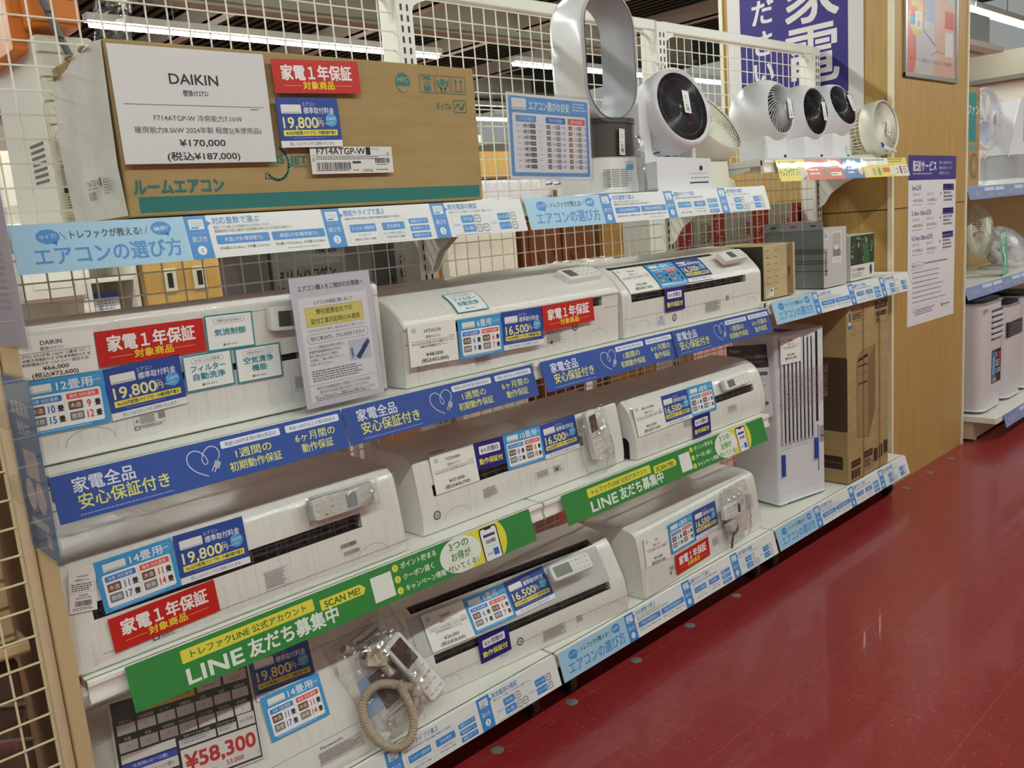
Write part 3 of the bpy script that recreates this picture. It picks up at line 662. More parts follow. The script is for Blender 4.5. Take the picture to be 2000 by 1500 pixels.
    def at(s, t):
        t = min(max(t, 0), s.L[-1]); i = 1
        while i < len(s.L)-1 and s.L[i] < t: i += 1
        f = (t-s.L[i-1])/max(s.L[i]-s.L[i-1], 1e-9); a, b = s.p[i-1], s.p[i]
        dy, dh = b[0]-a[0], b[1]-a[1]; d = math.hypot(dy, dh) or 1
        return a[0]+dy*f, a[1]+dh*f, -dh/d, dy/d
    def front(s, h):
        ys = [a[0]+(b[0]-a[0])*((h-a[1])/(b[1]-a[1])) for a, b in zip(s.p, s.p[1:]) if min(a[1], b[1]) <= h <= max(a[1], b[1]) and abs(a[1]-b[1]) > 1e-9]
        return min(ys) if ys else 9.
    def pt(s, x, t, o):
        y, h, ny, nh = s.at(t); return (x, y+ny*o, h+nh*o)
    def sticker(s, sg, x, h, name='spec_label', label=None, off=.0006):
        """printed sticker on the shell, centred at x (from the left end), height h"""
        t0 = s.arc(h); m = sg.mb_surf(lambda a, t, o: s.pt(s.x0+x+a, t0+t, o+off), .1, 6); return part(name, m, s.t, smooth=0, label=label)
    def card(s, sg, x, t0, name, label, cat, group=None, off=.0035):
        """loose card lying on the curved front: a thing of its own, in world space; x world, t0 arc of its centre"""
        Mi = s.M.inverted(); xl = (Mi @ Vector((x, 0, 0))).x
        m = sg.mb_surf(lambda a, t, o: s.M @ Vector(s.pt(xl+a, t0+t, o+off)), .4, 12); o = solo(name, label, cat, m, group=group, smooth=0); return o
def spec(w, h, seed=1, bg='#dddcd8', col='#5b5b5f'):
    s = Sg(w, h, bg); s.box(1, 1, w-2, h-2, .4, col, 1); s.dash(3, 4, w-6, max(2, int((h-6)/3.2)), 3.2, col, .5, seed=seed); return s
def knockseal():
    s = Sg(26, 26, None); s.ell(13, 13, 12, 12, '#6f7074', 1, 24); s.ell(13, 13, 7.5, 7.5, '#dedcd8', 2, 20); s.t('35', 13, 13, 9, '#5a5a5e', al='c', b=.03); return s
def brand(tx, w): return Sg(w, 14, None).t(tx, w/2, 7, 9, '#77777b', w=w, al='c', b=.02)

A = AC('wrapped white air conditioner priced 66,000 at the left end of the second row', -.006, .785, .967,
       [(.088, 0), (.080, .004), (.080, .12), (.080, .232), (.080, .252), (.088, .267), (.12, .266), (.30, .236), (.31, 0)],
       slots=[(.114, .128, .06, .70, .03)], seams=[(.230, .0, .8)], arches=[(.11, .0, .09, .055)], crink=.0016, end_in=.02)
s_ = Sg(66, 30, None); s_.box(1, 1, 62, 20, .5, '#8d8d90'); s_.dash(14, 4, 34, 5, 3.2, '#6c6c70'); s_.poly([(4, 14), (12, 14), (8, 7)], '#8a8a8e', 2); s_.rect(50, 2, 13, 12, '#8c8c90', 2); s_.rr(1, 22, 12, 7, 2, '#7f7f83', 2); s_.ell(7, 25.5, 3.6, 2, '#e2e0dc', 3); s_.dash(15, 23, 48, 2, 3, '#77777b')
A.sticker(s_, .223, .045, 'caution_label'); A.sticker(spec(30, 34, 5), .56, .058); A.sticker(Sg(26, 24, '#e3e2df'), .53, .035, 'blank_label')
B = AC('wrapped white air conditioner priced 48,000 in the middle of the second row', .808, 1.606, .967,
       [(.036, 0), (.033, .004), (.030, .06), (.027, .10), (.026, .141), (.020, .143), (.020, .150), (.036, .170), (.055, .187), (.08, .201), (.11, .214), (.17, .230), (.25, .238), (.262, .236), (.268, 0)],
       slots=[(.116, .140, .115, .72, .03)], seams=[(.106, .0, .05), (.106, .73, .8), (.232, .02, .78)], arches=[(.09, 0, .075, .055), (.70, 0, .075, .05), (.025, 0, .03, .05)])
s_ = Sg(92, 40, None); s_.box(1, 1, 90, 38, .5, '#77777b'); s_.dash(20, 4, 66, 9, 3.6, '#66666a'); s_.poly([(5, 12), (14, 12), (9, 4)], '#7a7a7e', 2); s_.rr(34, 28, 9, 8, 1, '#39393c', 3)
B.sticker(s_, .51, .050, 'caution_label'); B.sticker(spec(56, 22, 9), .245, .030); B.sticker(knockseal(), .60, .068, 'round_seal'); B.sticker(brand('HITACHI', 66), .11, .2315, 'brand_mark')
C = AC('wrapped white air conditioner with sloping cards on top, right end of second row', 1.63, 2.42, .967,
       [(.036, 0), (.032, .004), (.031, .07), (.030, .128), (.037, .143), (.064, .172), (.092, .198), (.13, .215), (.19, .225), (.25, .228), (.26, .224), (.266, 0)],
       slots=[(.106, .129, .04, .685, .03), (.204, .2105, .03, .60, .012)], seams=[(.058, .0, .79)], arches=[(.085, 0, .07, .045), (.72, 0, .07, .045), (.012, 0, .02, .04)])
s_ = Sg(46, 34, '#dfe3e6'); s_.rr(16, 2, 12, 9, 1, '#2b6ca8', 2); s_.ell(22, 6.5, 3.4, 2.4, '#e8eef2', 3); s_.dash(3, 14, 40, 5, 3.6, '#6f9cc0')
C.sticker(s_, .185, .030, 'safety_label'); C.sticker(knockseal(), .255, .032, 'round_seal'); C.sticker(spec(92, 38, 4, '#d5d2c8'), .475, .042); C.sticker(Sg(26, 20, None).dash(1, 1, 24, 6, 3, '#58585c'), .565, .058, 'printed_text')
D = AC('wrapped white air conditioner with foil-wrapped remote at the left of the third row', -.006, .752, .577,
       [(.028, 0), (.022, .006), (.022, .04), (.029, .085), (.036, .135), (.046, .185), (.060, .202), (.085, .212), (.16, .216), (.30, .216), (.31, 0)],
       slots=[(.096, .128, .048, .645, .035)], seams=[(.030, .05, .77), (.205, .01, .76)], arches=[(.66, 0, .085, .05)], crink=.0016, end_in=.03)
D.sticker(spec(60, 42, 3, '#e0dfdc'), .415, .052); s_ = Sg(50, 14, '#dddcd8'); s_.bars(4, 1, 42, 9); D.sticker(s_, .60, .066, 'barcode_label'); s_ = Sg(50, 14, '#dddcd8'); s_.bars(4, 1, 42, 9, '#77777a'); D.sticker(s_, .605, .048, 'barcode_label')
s_ = Sg(48, 14, None); s_.rr(1, 2, 14, 9, 2, '#4d4d50', 2); s_.ell(8, 6.5, 5, 2.6, '#e2e0dc', 3); s_.dash(18, 3, 28, 3, 3.4, '#66666a'); D.sticker(s_, .165, .022, 'eye_mark')
E = AC('wrapped white air conditioner with black front slot priced 37,000 in the third row', .837, 1.635, .577,
       [(.068, 0), (.064, .004), (.062, .03), (.064, .06), (.074, .125), (.084, .180), (.090, .192), (.112, .205), (.15, .211), (.26, .214), (.268, .21), (.272, 0)],
       slots=[(.094, .122, .045, .62, .03)], seams=[(.190, .02, .78)], arches=[(.11, 0, .085, .05), (.70, 0, .085, .05)], end_in=.016)
E.sticker(knockseal(), .045, .045, 'round_seal', off=.0004); E.sticker(Sg(60, 30, None).dash(1, 2, 56, 7, 3.8, '#57575b'), .235, .055, 'printed_text')
s_ = Sg(120, 24, None); s_.box(1, 1, 118, 20, .5, '#707074'); s_.dash(10, 4, 60, 4, 4, '#5c5c60'); s_.dash(78, 4, 36, 4, 4, '#5c5c60'); s_.rr(88, 7, 8, 8, 1, '#3a3a3d', 3); E.sticker(s_, .46, .052, 'caution_label'); E.sticker(brand('TOSHIBA', 56), .085, .197, 'brand_mark')
F = AC('wrapped white air conditioner with open pipe corner, right end of the third row', 1.66, 2.43, .577,
       [(.036, 0), (.032, .004), (.031, .05), (.036, .085), (.047, .128), (.060, .158), (.085, .182), (.12, .194), (.17, .200), (.25, .202), (.258, .198), (.262, 0)],
       slots=[(.092, .116, .44, .70, .012)], seams=[(.196, .03, .75)], arches=[(.15, .02, .045, .03)], crink=.001)
b = MB(); q = [(.062, .0)]+[(.062+.022-.022*math.cos(R(a)), .045+.022*math.sin(R(a))) for a in range(0, 181, 20)]+[(.106, 0)]
b.prism(q, -.0012, .0015, SLOT); part('pipe_opening', b, F.t, label='dark arched pipe opening in the end cap')
F.sticker(Sg(78, 26, None).dash(1, 2, 74, 6, 4, '#606064'), .29, .060, 'printed_text'); F.sticker(spec(60, 28, 8, None or '#dcdad6'), .545, .055)
G = AC('wrapped white air conditioner behind the black price board at the bottom left', -.006, .752, .126,
       [(.024, 0), (.022, .004), (.022, .02), (.058, .115), (.086, .19), (.108, .245), (.125, .272), (.16, .292), (.22, .300), (.30, .302), (.31, 0)],
       seams=[(.075, .0, .8), (.26, .02, .78)], end_in=.02)
G.sticker(spec(120, 30, 12, '#cfc8c4'), .52, .040); G.sticker(brand('Panasonic', 60), .50, .062, 'brand_mark')
H = AC('wrapped air conditioner with silver flap priced 26,000 in the middle of the bottom row', .785, 1.55, .126,
       [(.010, 0), (.008, .004), (.010, .06), (.018, .092), (.024, .110), (.040, .135), (.062, .175), (.082, .207), (.10, .222), (.14, .232), (.24, .238), (.25, .235), (.256, 0)],
       slots=[(.088, .110, .06, .70, .028), (.212, .224, .04, .70, .02)], rz=-6., pivot=1.55, seams=[(.048, .0, .79)], arches=[(.70, 0, .075, .045), (.09, 0, .075, .045)])
H.sticker(spec(88, 36, 6, '#d3d0c4'), .46, .035); H.sticker(Sg(28, 20, None).dash(1, 1, 26, 5, 4, '#66666a'), .56, .042, 'printed_text'); s_ = Sg(40, 30, '#d9e2e6'); s_.dash(3, 3, 34, 7, 3.6, '#86b4cc'); H.sticker(s_, .275, .042, 'safety_label'); H.sticker(knockseal(), .335, .052, 'round_seal')
b = MB(); x0, x1 = H.x0+.02, H.x0+.705; q = [H.at(H.arc(h)) for h in (.113, .135, .165, .19, .207)]
vs = []; fs = []
for i, (y, h, ny, nh) in enumerate(q): vs += [(x0, y+ny*.003, h+nh*.003), (x1, y+ny*.003, h+nh*.003)]
for i in range(len(q)-1): fs.append((2*i, 2*i+1, 2*i+3, 2*i+2))
b.add(vs, fs, mat('#cfcfd0', .22, .25)); part('front_flap', b, H.t, label='glossy silver-white front flap')
I = AC('wrapped slope-sided air conditioner priced 27,000 at the right end of the bottom row', 1.633, 2.405, .126,
       [(.010, 0), (.006, .005), (.010, .06), (.022, .16), (.030, .200), (.040, .216), (.065, .225), (.12, .230), (.22, .229), (.245, .222), (.252, 0)],
       rz=3., pivot=1.633, crink=.0016, end_in=.03, seams=[(.218, .03, .74)])
I.sticker(Sg(50, 34, None).dash(2, 2, 44, 7, 4, '#77777b'), .44, .050, 'printed_text'); s_ = Sg(44, 26, None); s_.dash(1, 1, 40, 4, 4, '#66666a'); s_.rr(2, 17, 9, 8, 1, '#3f3f42', 2); I.sticker(s_, .165, .045, 'eye_mark')
I.sticker(Sg(60, 60, None).dash(4, 4, 52, 11, 5, '#8a8a8e'), .70, .12, 'printed_text')

# ---------------------------------------------------------------- cards on the units
CD = {
 'A_price': ((0.0634, 0.078, 1.167), (0.9999, -0, -0.0151), (0.0151, 0, 0.9999), 0.148, 0.1),
 'A_red': ((0.2443, 0.078, 1.1646), (1, 0, -0.0028), (0.0028, 0, 1), 0.21, 0.067),
 'A_t1': ((0.405, 0.078, 1.163), (0.9998, 0, -0.0204), (0.0204, 0, 0.9998), 0.105, 0.074),
 'A_t2': ((0.3481, 0.078, 1.0894), (1, 0, 0.0013), (-0.0013, 0, 1), 0.105, 0.074),
 'A_t3': ((0.4598, 0.078, 1.0872), (0.9999, 0, -0.0117), (0.0117, 0, 0.9999), 0.105, 0.074),
 'A_b12': ((0.0693, 0.078, 1.0766), (1, 0, -0.0037), (0.0037, 0, 1), 0.148, 0.1),
 'A_fee': ((0.2188, 0.078, 1.0795), (0.9992, 0, 0.0404), (-0.0404, 0, 0.9992), 0.148, 0.1),
 'B_t': ((1.0308, 0.0612, 1.1481), (1, -0.0054, -0.005), (0.0073, 0.7313, 0.682), 0.105, 0.074),
 'B_price': ((0.8924, 0.0255, 1.0666), (0.9998, -0.0007, -0.0208), (0.0208, 0.0349, 0.9992), 0.148, 0.1),
 'B_b6': ((1.0469, 0.0253, 1.0605), (0.9999, -0.0006, -0.0171), (0.0171, 0.0349, 0.9992), 0.148, 0.1),
 'B_fee': ((1.197, 0.0252, 1.0599), (0.9997, -0.0008, -0.0228), (0.0228, 0.0349, 0.9991), 0.148, 0.1),
 'B_red': ((1.3809, 0.0258, 1.0753), (0.9999, 0.0005, 0.0131), (-0.0131, 0.0349, 0.9993), 0.21, 0.067),
 'C_price': ((1.7386, 0.0591, 1.1332), (1, 0.0016, 0.0015), (-0.0021, 0.7314, 0.682), 0.148, 0.1),
 'C_b6': ((1.9035, 0.0642, 1.138), (1, -0.0021, -0.0019), (0.0028, 0.7314, 0.682), 0.148, 0.1),
 'C_fee': ((2.0544, 0.0632, 1.137), (0.9999, -0.0114, -0.0106), (0.0156, 0.7313, 0.6819), 0.148, 0.1),
 'C_6m': ((1.8853, 0.0292, 1.0592), (1, -0.0001, -0.0037), (0.0037, 0.0349, 0.9994), 0.105, 0.074),
 'D_price': ((0.034, 0.0407, 0.7367), (0.9886, -0.021, -0.1492), (0.1507, 0.1376, 0.979), 0.047, 0.086),
 'D_b14': ((0.1352, 0.0395, 0.7282), (0.9996, 0.0039, 0.0279), (-0.0282, 0.1391, 0.9899), 0.148, 0.1),
 'D_fee': ((0.2849, 0.0398, 0.7301), (1, -0.0013, -0.009), (0.009, 0.1392, 0.9902), 0.148, 0.1),
 'D_red': ((0.1684, 0.0235, 0.6375), (0.9995, 0.0028, 0.032), (-0.0322, 0.0871, 0.9957), 0.21, 0.067),
 'E_price': ((0.9665, 0.081, 0.72), (1, 0.0004, 0.0026), (-0.0026, 0.1564, 0.9877), 0.148, 0.1),
 'E_6m': ((1.0948, 0.0827, 0.7309), (0.9992, -0.0062, -0.039), (0.0395, 0.1563, 0.9869), 0.105, 0.074),
 'E_b10': ((1.2211, 0.0807, 0.7184), (0.9997, -0.0038, -0.0239), (0.0242, 0.1564, 0.9874), 0.148, 0.1),
 'E_fee': ((1.3677, 0.0801, 0.7148), (0.9999, 0.0016, 0.01), (-0.0102, 0.1564, 0.9876), 0.148, 0.1),
 'F_price': ((1.7557, 0.0523, 0.6949), (1, 0.0018, 0.009), (-0.0092, 0.1908, 0.9816), 0.148, 0.1),
 'F_fee': ((1.902, 0.0526, 0.6964), (1, -0.0006, -0.003), (0.003, 0.1908, 0.9816), 0.148, 0.1),
 'F_b6': ((2.0469, 0.0527, 0.6969), (0.9999, -0.0032, -0.0167), (0.017, 0.1908, 0.9815), 0.148, 0.1),
 'F_6m': ((2.0081, 0.0304, 0.6151), (1, 0.0002, 0.0062), (-0.0062, 0.0349, 0.9994), 0.105, 0.074),
 'G_board': ((0.2015, 0.0973, 0.3385), (0.9936, -0.0387, -0.1065), (0.1133, 0.3398, 0.9336), 0.297, 0.21),
 'G_fee': ((0.4343, 0.111, 0.3759), (0.997, -0.0264, -0.0726), (0.0772, 0.341, 0.9369), 0.148, 0.1),
 'G_b14': ((0.4382, 0.08, 0.2909), (0.9999, -0.0037, -0.0102), (0.0109, 0.342, 0.9396), 0.148, 0.1),
 'H_price': ((0.9211, 0.1151, 0.2862), (0.9935, -0.1128, -0.0145), (0.0689, 0.4954, 0.8659), 0.137, 0.1),
 'H_b6': ((1.0611, 0.102, 0.289), (0.9951, -0.0988, 0.01), (0.0408, 0.4984, 0.866), 0.148, 0.1),
 'H_fee': ((1.2053, 0.0888, 0.2924), (0.9958, -0.0861, 0.0319), (0.0156, 0.5008, 0.8654), 0.148, 0.1),
 'H_6m': ((1.0357, 0.0655, 0.2035), (0.9939, -0.1014, 0.0439), (-0.0364, 0.0739, 0.9966), 0.105, 0.074),
 'I_price': ((1.7257, 0.0261, 0.2662), (0.9966, 0.0437, -0.0691), (0.0632, 0.1251, 0.9901), 0.137, 0.095),
 'I_b6': ((1.8737, 0.0343, 0.2695), (0.9986, 0.0528, 0.0036), (-0.01, 0.1215, 0.9925), 0.148, 0.1),
 'I_fee': ((2.0261, 0.0421, 0.2686), (0.9986, 0.0507, -0.0135), (0.0072, 0.1224, 0.9925), 0.148, 0.1),
 'I_red': ((1.9155, 0.0225, 0.1795), (0.9986, 0.0522, -0.0019), (-0.0027, 0.0871, 0.9962), 0.21, 0.067),
 'Z_sheet': ((0.3746, 0.026, 1.6024), (1, 0, 0.0062), (-0.0062, 0, 1), 0.305, 0.21),
 'Z_red': ((0.6484, 0.026, 1.6717), (0.9993, 0, 0.0382), (-0.0382, 0, 0.9993), 0.21, 0.067),
 'Z_fee': ((0.615, 0.026, 1.5777), (0.9997, 0, 0.0256), (-0.0256, 0, 0.9997), 0.148, 0.1),
 'Z_lab': ((0.7161, 0.026, 1.5007), (1, 0, 0.0025), (-0.0025, 0, 1), 0.213, 0.057),
 'S_table': ((1.3258, 0, 1.5499), (0.9996, -0, -0.0272), (0.0272, 0, 0.9996), 0.315, 0.213),
 'S_stand': ((0.625, 0.0172, 1.118), (1, 0.0002, 0.0049), (-0.0049, 0.0349, 0.9994), 0.203, 0.282),
}
FEEHI = ('19,800', '3.6kW', '以上'); FEELO = ('16,500', '2.8kW', '以下')
P66 = ['F36-ZTES 2022年製 3.6kW 12畳用 ﾘﾓｺﾝ ﾌ', 'ｨﾙﾀｰ自動洗浄機能付き 空気清浄機能付き 気', '流制御機能付き ﾌｨﾙﾀｰﾛｯｸ一部折れ有']
ART = {
 'A_price': ('price_card', None, 'white price card reading 66,000 at the left end of the second row', 'price card'),
 'A_red': ('warranty_card', red_card(), 'red warranty card above the blue fee card, left end of the second row', 'warranty card'),
 'A_t1': ('feature_card', feat_card('冷暖房の効き目を高める', '気流制御'), 'teal bordered airflow feature card, highest of the three beside the standing notice', 'feature card'),
 'A_t2': ('feature_card', feat_card('お手入れが簡単', 'フィルター', '自動洗浄'), 'teal bordered filter cleaning card right of the 19,800 fee card, second row', 'feature card'),
 'A_t3': ('feature_card', feat_card('冷暖房&空気をキレイに', '空気清浄', '機能'), 'teal bordered air cleaning card nearest the standing white notice', 'feature card'),
 'A_b12': ('room_size_card', room_card('12', '3.6kW', '10', '15', '9', '12'), 'light blue room size card reading 12, left end of the second row', 'room size card'),
 'A_fee': ('fee_card', fee_card(*FEEHI), 'navy 19,800 installation fee card under the red card, second row', 'fee card'),
 'B_price': ('price_card', price_card('HITACHI', ['RAS-G22R 2024年製 2.2kW 6畳用 ﾘﾓｺﾝ ﾌｨﾙﾀｰ', '自動洗浄機能付き ｸﾘｰﾝ', ''], '¥48,000', '(税込¥52,800)'), 'white price card reading 48,000, middle of the second row', 'price card'),
 'B_b6': ('room_size_card', room_card('6', '2.2kW', '6', '9', '6', '7'), 'light blue room size card beside the 48,000 price card', 'room size card'),
 'B_fee': ('fee_card', fee_card(*FEELO), 'navy 16,500 fee card left of the red card in the second row middle', 'fee card'),
 'B_red': ('warranty_card', red_card(), 'red warranty card in the middle of the second row', 'warranty card'),
 'C_6m': ('guarantee_card', six_card(), 'dark violet six month guarantee card at the right end of the second row', 'guarantee card'),
 'D_price': ('price_card', None, 'narrow white price ticket with barcode behind the clear flyer holder, third row left', 'price card'),
 'D_b14': ('room_size_card', room_card('14', '4.0kW', '11', '17', '11', '14'), 'light blue room size card reading 14 on the third row left unit', 'room size card'),
 'D_fee': ('fee_card', fee_card(*FEEHI), 'navy 19,800 fee card on the third row left unit', 'fee card'),
 'D_red': ('warranty_card', red_card(), 'red warranty card just above the long green strip', 'warranty card'),
 'E_price': ('price_card', price_card('TOSHIBA', ['RAS-G251M 2020年製 2.8kW ﾘﾓｺﾝ付', '', ''], '¥37,000', '(税込¥40,700)'), 'white price card reading 37,000 in the third row', 'price card'),
 'E_6m': ('guarantee_card', six_card(), 'dark violet six month guarantee card beside the 37,000 price card', 'guarantee card'),
 'E_b10': ('room_size_card', room_card('10', '2.8kW', '8', '12', '8', '10'), 'light blue room size card reading 10 in the third row', 'room size card'),
 'E_fee': ('fee_card', fee_card(*FEELO), 'navy 16,500 fee card beside the bagged remote in the third row', 'fee card'),
 'F_price': ('price_card', price_card('IRIS OHYAMA', ['IHF-2206G 2022年製 2.2kW 6畳用', '', ''], '¥25,000', '(税込¥27,500)'), 'white price card above the open pipe corner, third row right', 'price card'),
 'F_fee': ('fee_card', fee_card(*FEELO), 'navy 16,500 fee card on the third row right unit', 'fee card'),
 'F_b6': ('room_size_card', room_card('6', '2.2kW', '6', '9', '6', '7'), 'light blue room size card on the third row right unit', 'room size card'),
 'F_6m': ('guarantee_card', six_card(), 'dark violet six month guarantee card just above the shorter green strip', 'guarantee card'),
 'G_fee': ('fee_card', fee_card(*FEEHI), 'navy 19,800 fee card partly hidden under the long green strip', 'fee card'),
 'G_b14': ('room_size_card', room_card('14', '4.0kW', '11', '17', '11', '14'), 'light blue room size card reading 14 between black price board and accessory bag', 'room size card'),
 'H_price': ('price_card', price_card('SHARP', ['J22DKG 2020年製 2.2kW 6畳用', '空気清浄機能付 ﾘﾓｺﾝ付', ''], '¥26,000', '(税込¥28,600)', 137), 'white price card reading 26,000 beside the accessory bag', 'price card'),
 'H_b6': ('room_size_card', room_card('6', '2.2kW', '6', '9', '6', '7'), 'light blue room size card beside the 26,000 price card', 'room size card'),
 'H_fee': ('fee_card', fee_card(*FEELO), 'navy 16,500 fee card on the bottom row middle unit', 'fee card'),
 'H_6m': ('guarantee_card', six_card(), 'dark violet six month guarantee card in the bottom row', 'guarantee card'),
 'I_price': ('price_card', price_card('コロナ', ['2022年製 2.2kW 6畳用', '', ''], '¥27,000', '(税込¥29,700)', 137, 95), 'white curling price card at the right end of the bottom row', 'price card'),
 'I_b6': ('room_size_card', room_card('6', '2.2kW', '6', '9', '6', '7'), 'light blue room size card above the red card, bottom row right', 'room size card'),
 'I_fee': ('fee_card', fee_card(*FEELO), 'navy 16,500 fee card beside the bagged remote, bottom row right', 'fee card'),
 'I_red': ('warranty_card', red_card(), 'red warranty card at the right end of the bottom row', 'warranty card'),
}
s_ = Sg(47, 86, '#e6e4e2'); s_.t('YAMADA', 24, 20, 5, '#2a2a2e', al='c'); s_.t('壁掛けｴｱｺﾝ', 24, 27, 5, '#2a2a2e', al='c', w=24); s_.box(3, 33, 41, 17, .4, '#55555a'); s_.dash(5, 35, 37, 4, 3.6, '#44444a'); s_.t('¥48,800', 24, 55, 5, '#2a2a2e', al='c'); s_.t('(税込¥53,680)', 24, 60, 4.6, '#2a2a2e', al='c', w=27); s_.bars(9, 65, 29, 10); s_.dash(5, 78, 36, 2, 3, '#55555a')
ART['D_price'] = (ART['D_price'][0], s_)+ART['D_price'][2:]
s_ = Sg(148, 78, '#efedea'); s_.t('DAIKIN', 74, 14, 11.5, '#222226', al='c', w=36, b=.006); s_.t('壁掛けｴｱｺﾝ', 74, 25, 7.5, '#303036', al='c', w=40); s_.rect(7, 30.5, 134, .8, '#3a3a40', 2)
for i, tt in enumerate(P66): s_.t(tt, 74, 36+7.5*i, 6.6, '#2d2d33', al='c', w=128-8*(i == 2))
s_.t('¥66,000', 76, 60, 10.5, '#1d1d22', al='c', b=.012, w=44); s_.t('(税込¥72,600)', 74, 71.5, 10.5, '#1d1d22', al='c', b=.012, w=78); ART['A_price'] = (ART['A_price'][0], s_)+ART['A_price'][2:]
GRP = {'price_card': 'price cards on the air conditioners', 'warranty_card': 'red warranty cards', 'feature_card': 'teal feature cards', 'room_size_card': 'light blue room size cards', 'fee_card': 'navy installation fee cards', 'guarantee_card': 'violet guarantee cards'}
UN = {'A': A, 'B': B, 'C': C, 'D': D, 'E': E, 'F': F, 'G': G, 'H': H, 'I': I}
for k, (nm, sg, lb, ct) in ART.items():
    c, u, v, w, h = CD[k]; M = frame(c, u, v); n = Vector((M[0][2], M[1][2], M[2][2])); M = Matrix.Translation(n*.0025) @ M
    ac = UN[k[0]]; Mi = ac.M.inverted(); pen = 0
    for a in (-.5, -.25, 0, .25, .5):
        for e in (-.5, -.3, -.1, .1, .3, .5):
            q = Mi @ (M @ Vector((w*a, h*e, 0))); pen = max(pen, q.y-ac.front(q.z)+.0032)
    dc = Vector((-.396, -1.629, 1.335))-Vector(c); M = Matrix.Translation(dc*(pen/abs(dc.y))) @ M
    sg.place(nm, lb, M, ct, GRP[nm], .35)
# cards bent over the curved fronts
B.card(feat_card('お手入れが簡単', 'フィルター', '自動洗浄'), 1.031, B.arc(.184), 'feature_card', 'teal bordered filter cleaning card on the curved flap, second row middle', 'feature card', GRP['feature_card'])
t0 = C.arc(.132)+.05
C.card(price_card('Haier', ['2021年製 2.2kW 6畳用 ﾘﾓｺﾝ付', '', ''], '¥25,000', '(税込¥27,500)'), 1.739, t0, 'price_card', 'white price card bent over the top front, second row right', 'price card', GRP['price_card'])
C.card(room_card('6', '2.2kW', '6', '9', '6', '7'), 1.895, t0, 'room_size_card', 'light blue room size card bent over the top front, second row right', 'room size card', GRP['room_size_card'], .004)
C.card(fee_card(*FEELO), 2.045, t0+.002, 'fee_card', 'navy 16,500 fee card bent over the top front, second row right', 'fee card', GRP['fee_card'], .0045)

# ================================================================ remotes and bags
def rbox(b, w, h, d, r, m, M=None, n=5, taper=1.):
    """slab with rounded outline in local x,y and thickness d along z"""
    q = rr_pts(w, h, r, n); b.prism([(x, y) for x, y in q], -d/2, d/2*.6, m, 'z', M); 
    t = [(x*(1-.0025/w*2), y*(1-.0025/h*2)) for x, y in q]; k = len(q)
    vs = [(x, y, d/2*.6) for x, y in q]+[(x, y, d/2) for x, y in t]
    b.add(vs, [(i, (i+1) % k, k+(i+1) % k, k+i) for i in range(k)]+[tuple(range(k, 2*k))], m, M)
def remote(label, M, w, h, screen, d=.02, body='#e6e5e3', scol='#5d655f', extra=None, vertical=False):
    """screen = (x0,x1) along the length as fractions"""
    t = thing('remote_control', label, 'remote control', M=M, group='remote controls')
    b = MB(); rbox(b, w, h, d, min(w, h)*.18, mat(body, .35)); part('case', b, t, smooth=30)
    b = MB(); 
    if vertical: y0, y1 = (-h/2+h*screen[0], -h/2+h*screen[1]); b.box((-w*.34, y0, d/2), (w*.34, y1, d/2+.0008), mat(scol, .2))
    else: x0, x1 = (-w/2+w*screen[0], -w/2+w*screen[1]); b.box((x0, -h*.32, d/2), (x1, h*.32, d/2+.0008), mat(scol, .2))
    part('screen', b, t, label='dark display screen')
    b = MB(); rn = random.Random(int(w*1e4)); lo = screen[1] if (1-screen[1] >= screen[0]) else 0; hi = 1 if lo else screen[0]
    for i in range(4):
        for j in range(3):
            f = lo+(hi-lo)*(.14+.22*i); g = -.28+.28*j
            x, y = (w*g, -h/2+h*f) if vertical else (-w/2+w*f, h*g)
            M2 = Matrix.Translation((x, y, d/2)); rbox(b, .008 if not vertical else w*.19, .005, .003, .0018, mat(('#c9c9cb', '#d8a24a', '#b8c4cc', '#c9c9cb')[rn.randrange(4)], .4), M2, 3)
    part('button', b, t, smooth=30, label='small push buttons')
    return t
def off(M, d): return Matrix.Translation(Vector((M[0][2], M[1][2], M[2][2]))*d) @ M
remote('white remote with grey screen half hidden behind the standing white notice', off(frame((.565, .078, 1.172), (1, 0, -.05), (.05, 0, 1)), .012), .15, .052, (.12, .44), .018, scol='#4d5651')
remote('white remote with coloured buttons taped on the curved flap, second row middle', off(frame((1.4935, .0830, 1.163), (.9998, .0189, .01), (-.02, .9, .42)), .012), .152, .060, (.10, .34), .022)
remote('slim white remote taped at the top right of the second row', off(frame((2.265, .062, 1.152), (.999, .0355, .0248), (-.043, .80, .60)), .014), .150, .048, (.30, .55), .020)
remote('remote wrapped in silver film on the third row left unit', off(frame((.5908, .0330, .7491), (1, 0, -.0028), (.003, .139, .99)), .014), .172, .050, (.50, .66), .024, body='#cfcec9', scol='#8f959b')
remote('remote with square green-grey screen at the right end of the third row', off(frame((2.2405, .046, .7200), (.9997, .0117, .0202), (-.023, .35, .93)), .010), .165, .040, (.10, .36), .018, scol='#6e7a72')
remote('remote with large grey display on the silver flap, bottom row', off(frame((1.338, .055, .3220), (.994, -.105, -.002), (.06, .60, .79)), .012), .155, .050, (.08, .48), .016, body='#d5d4d2', scol='#7c857d')

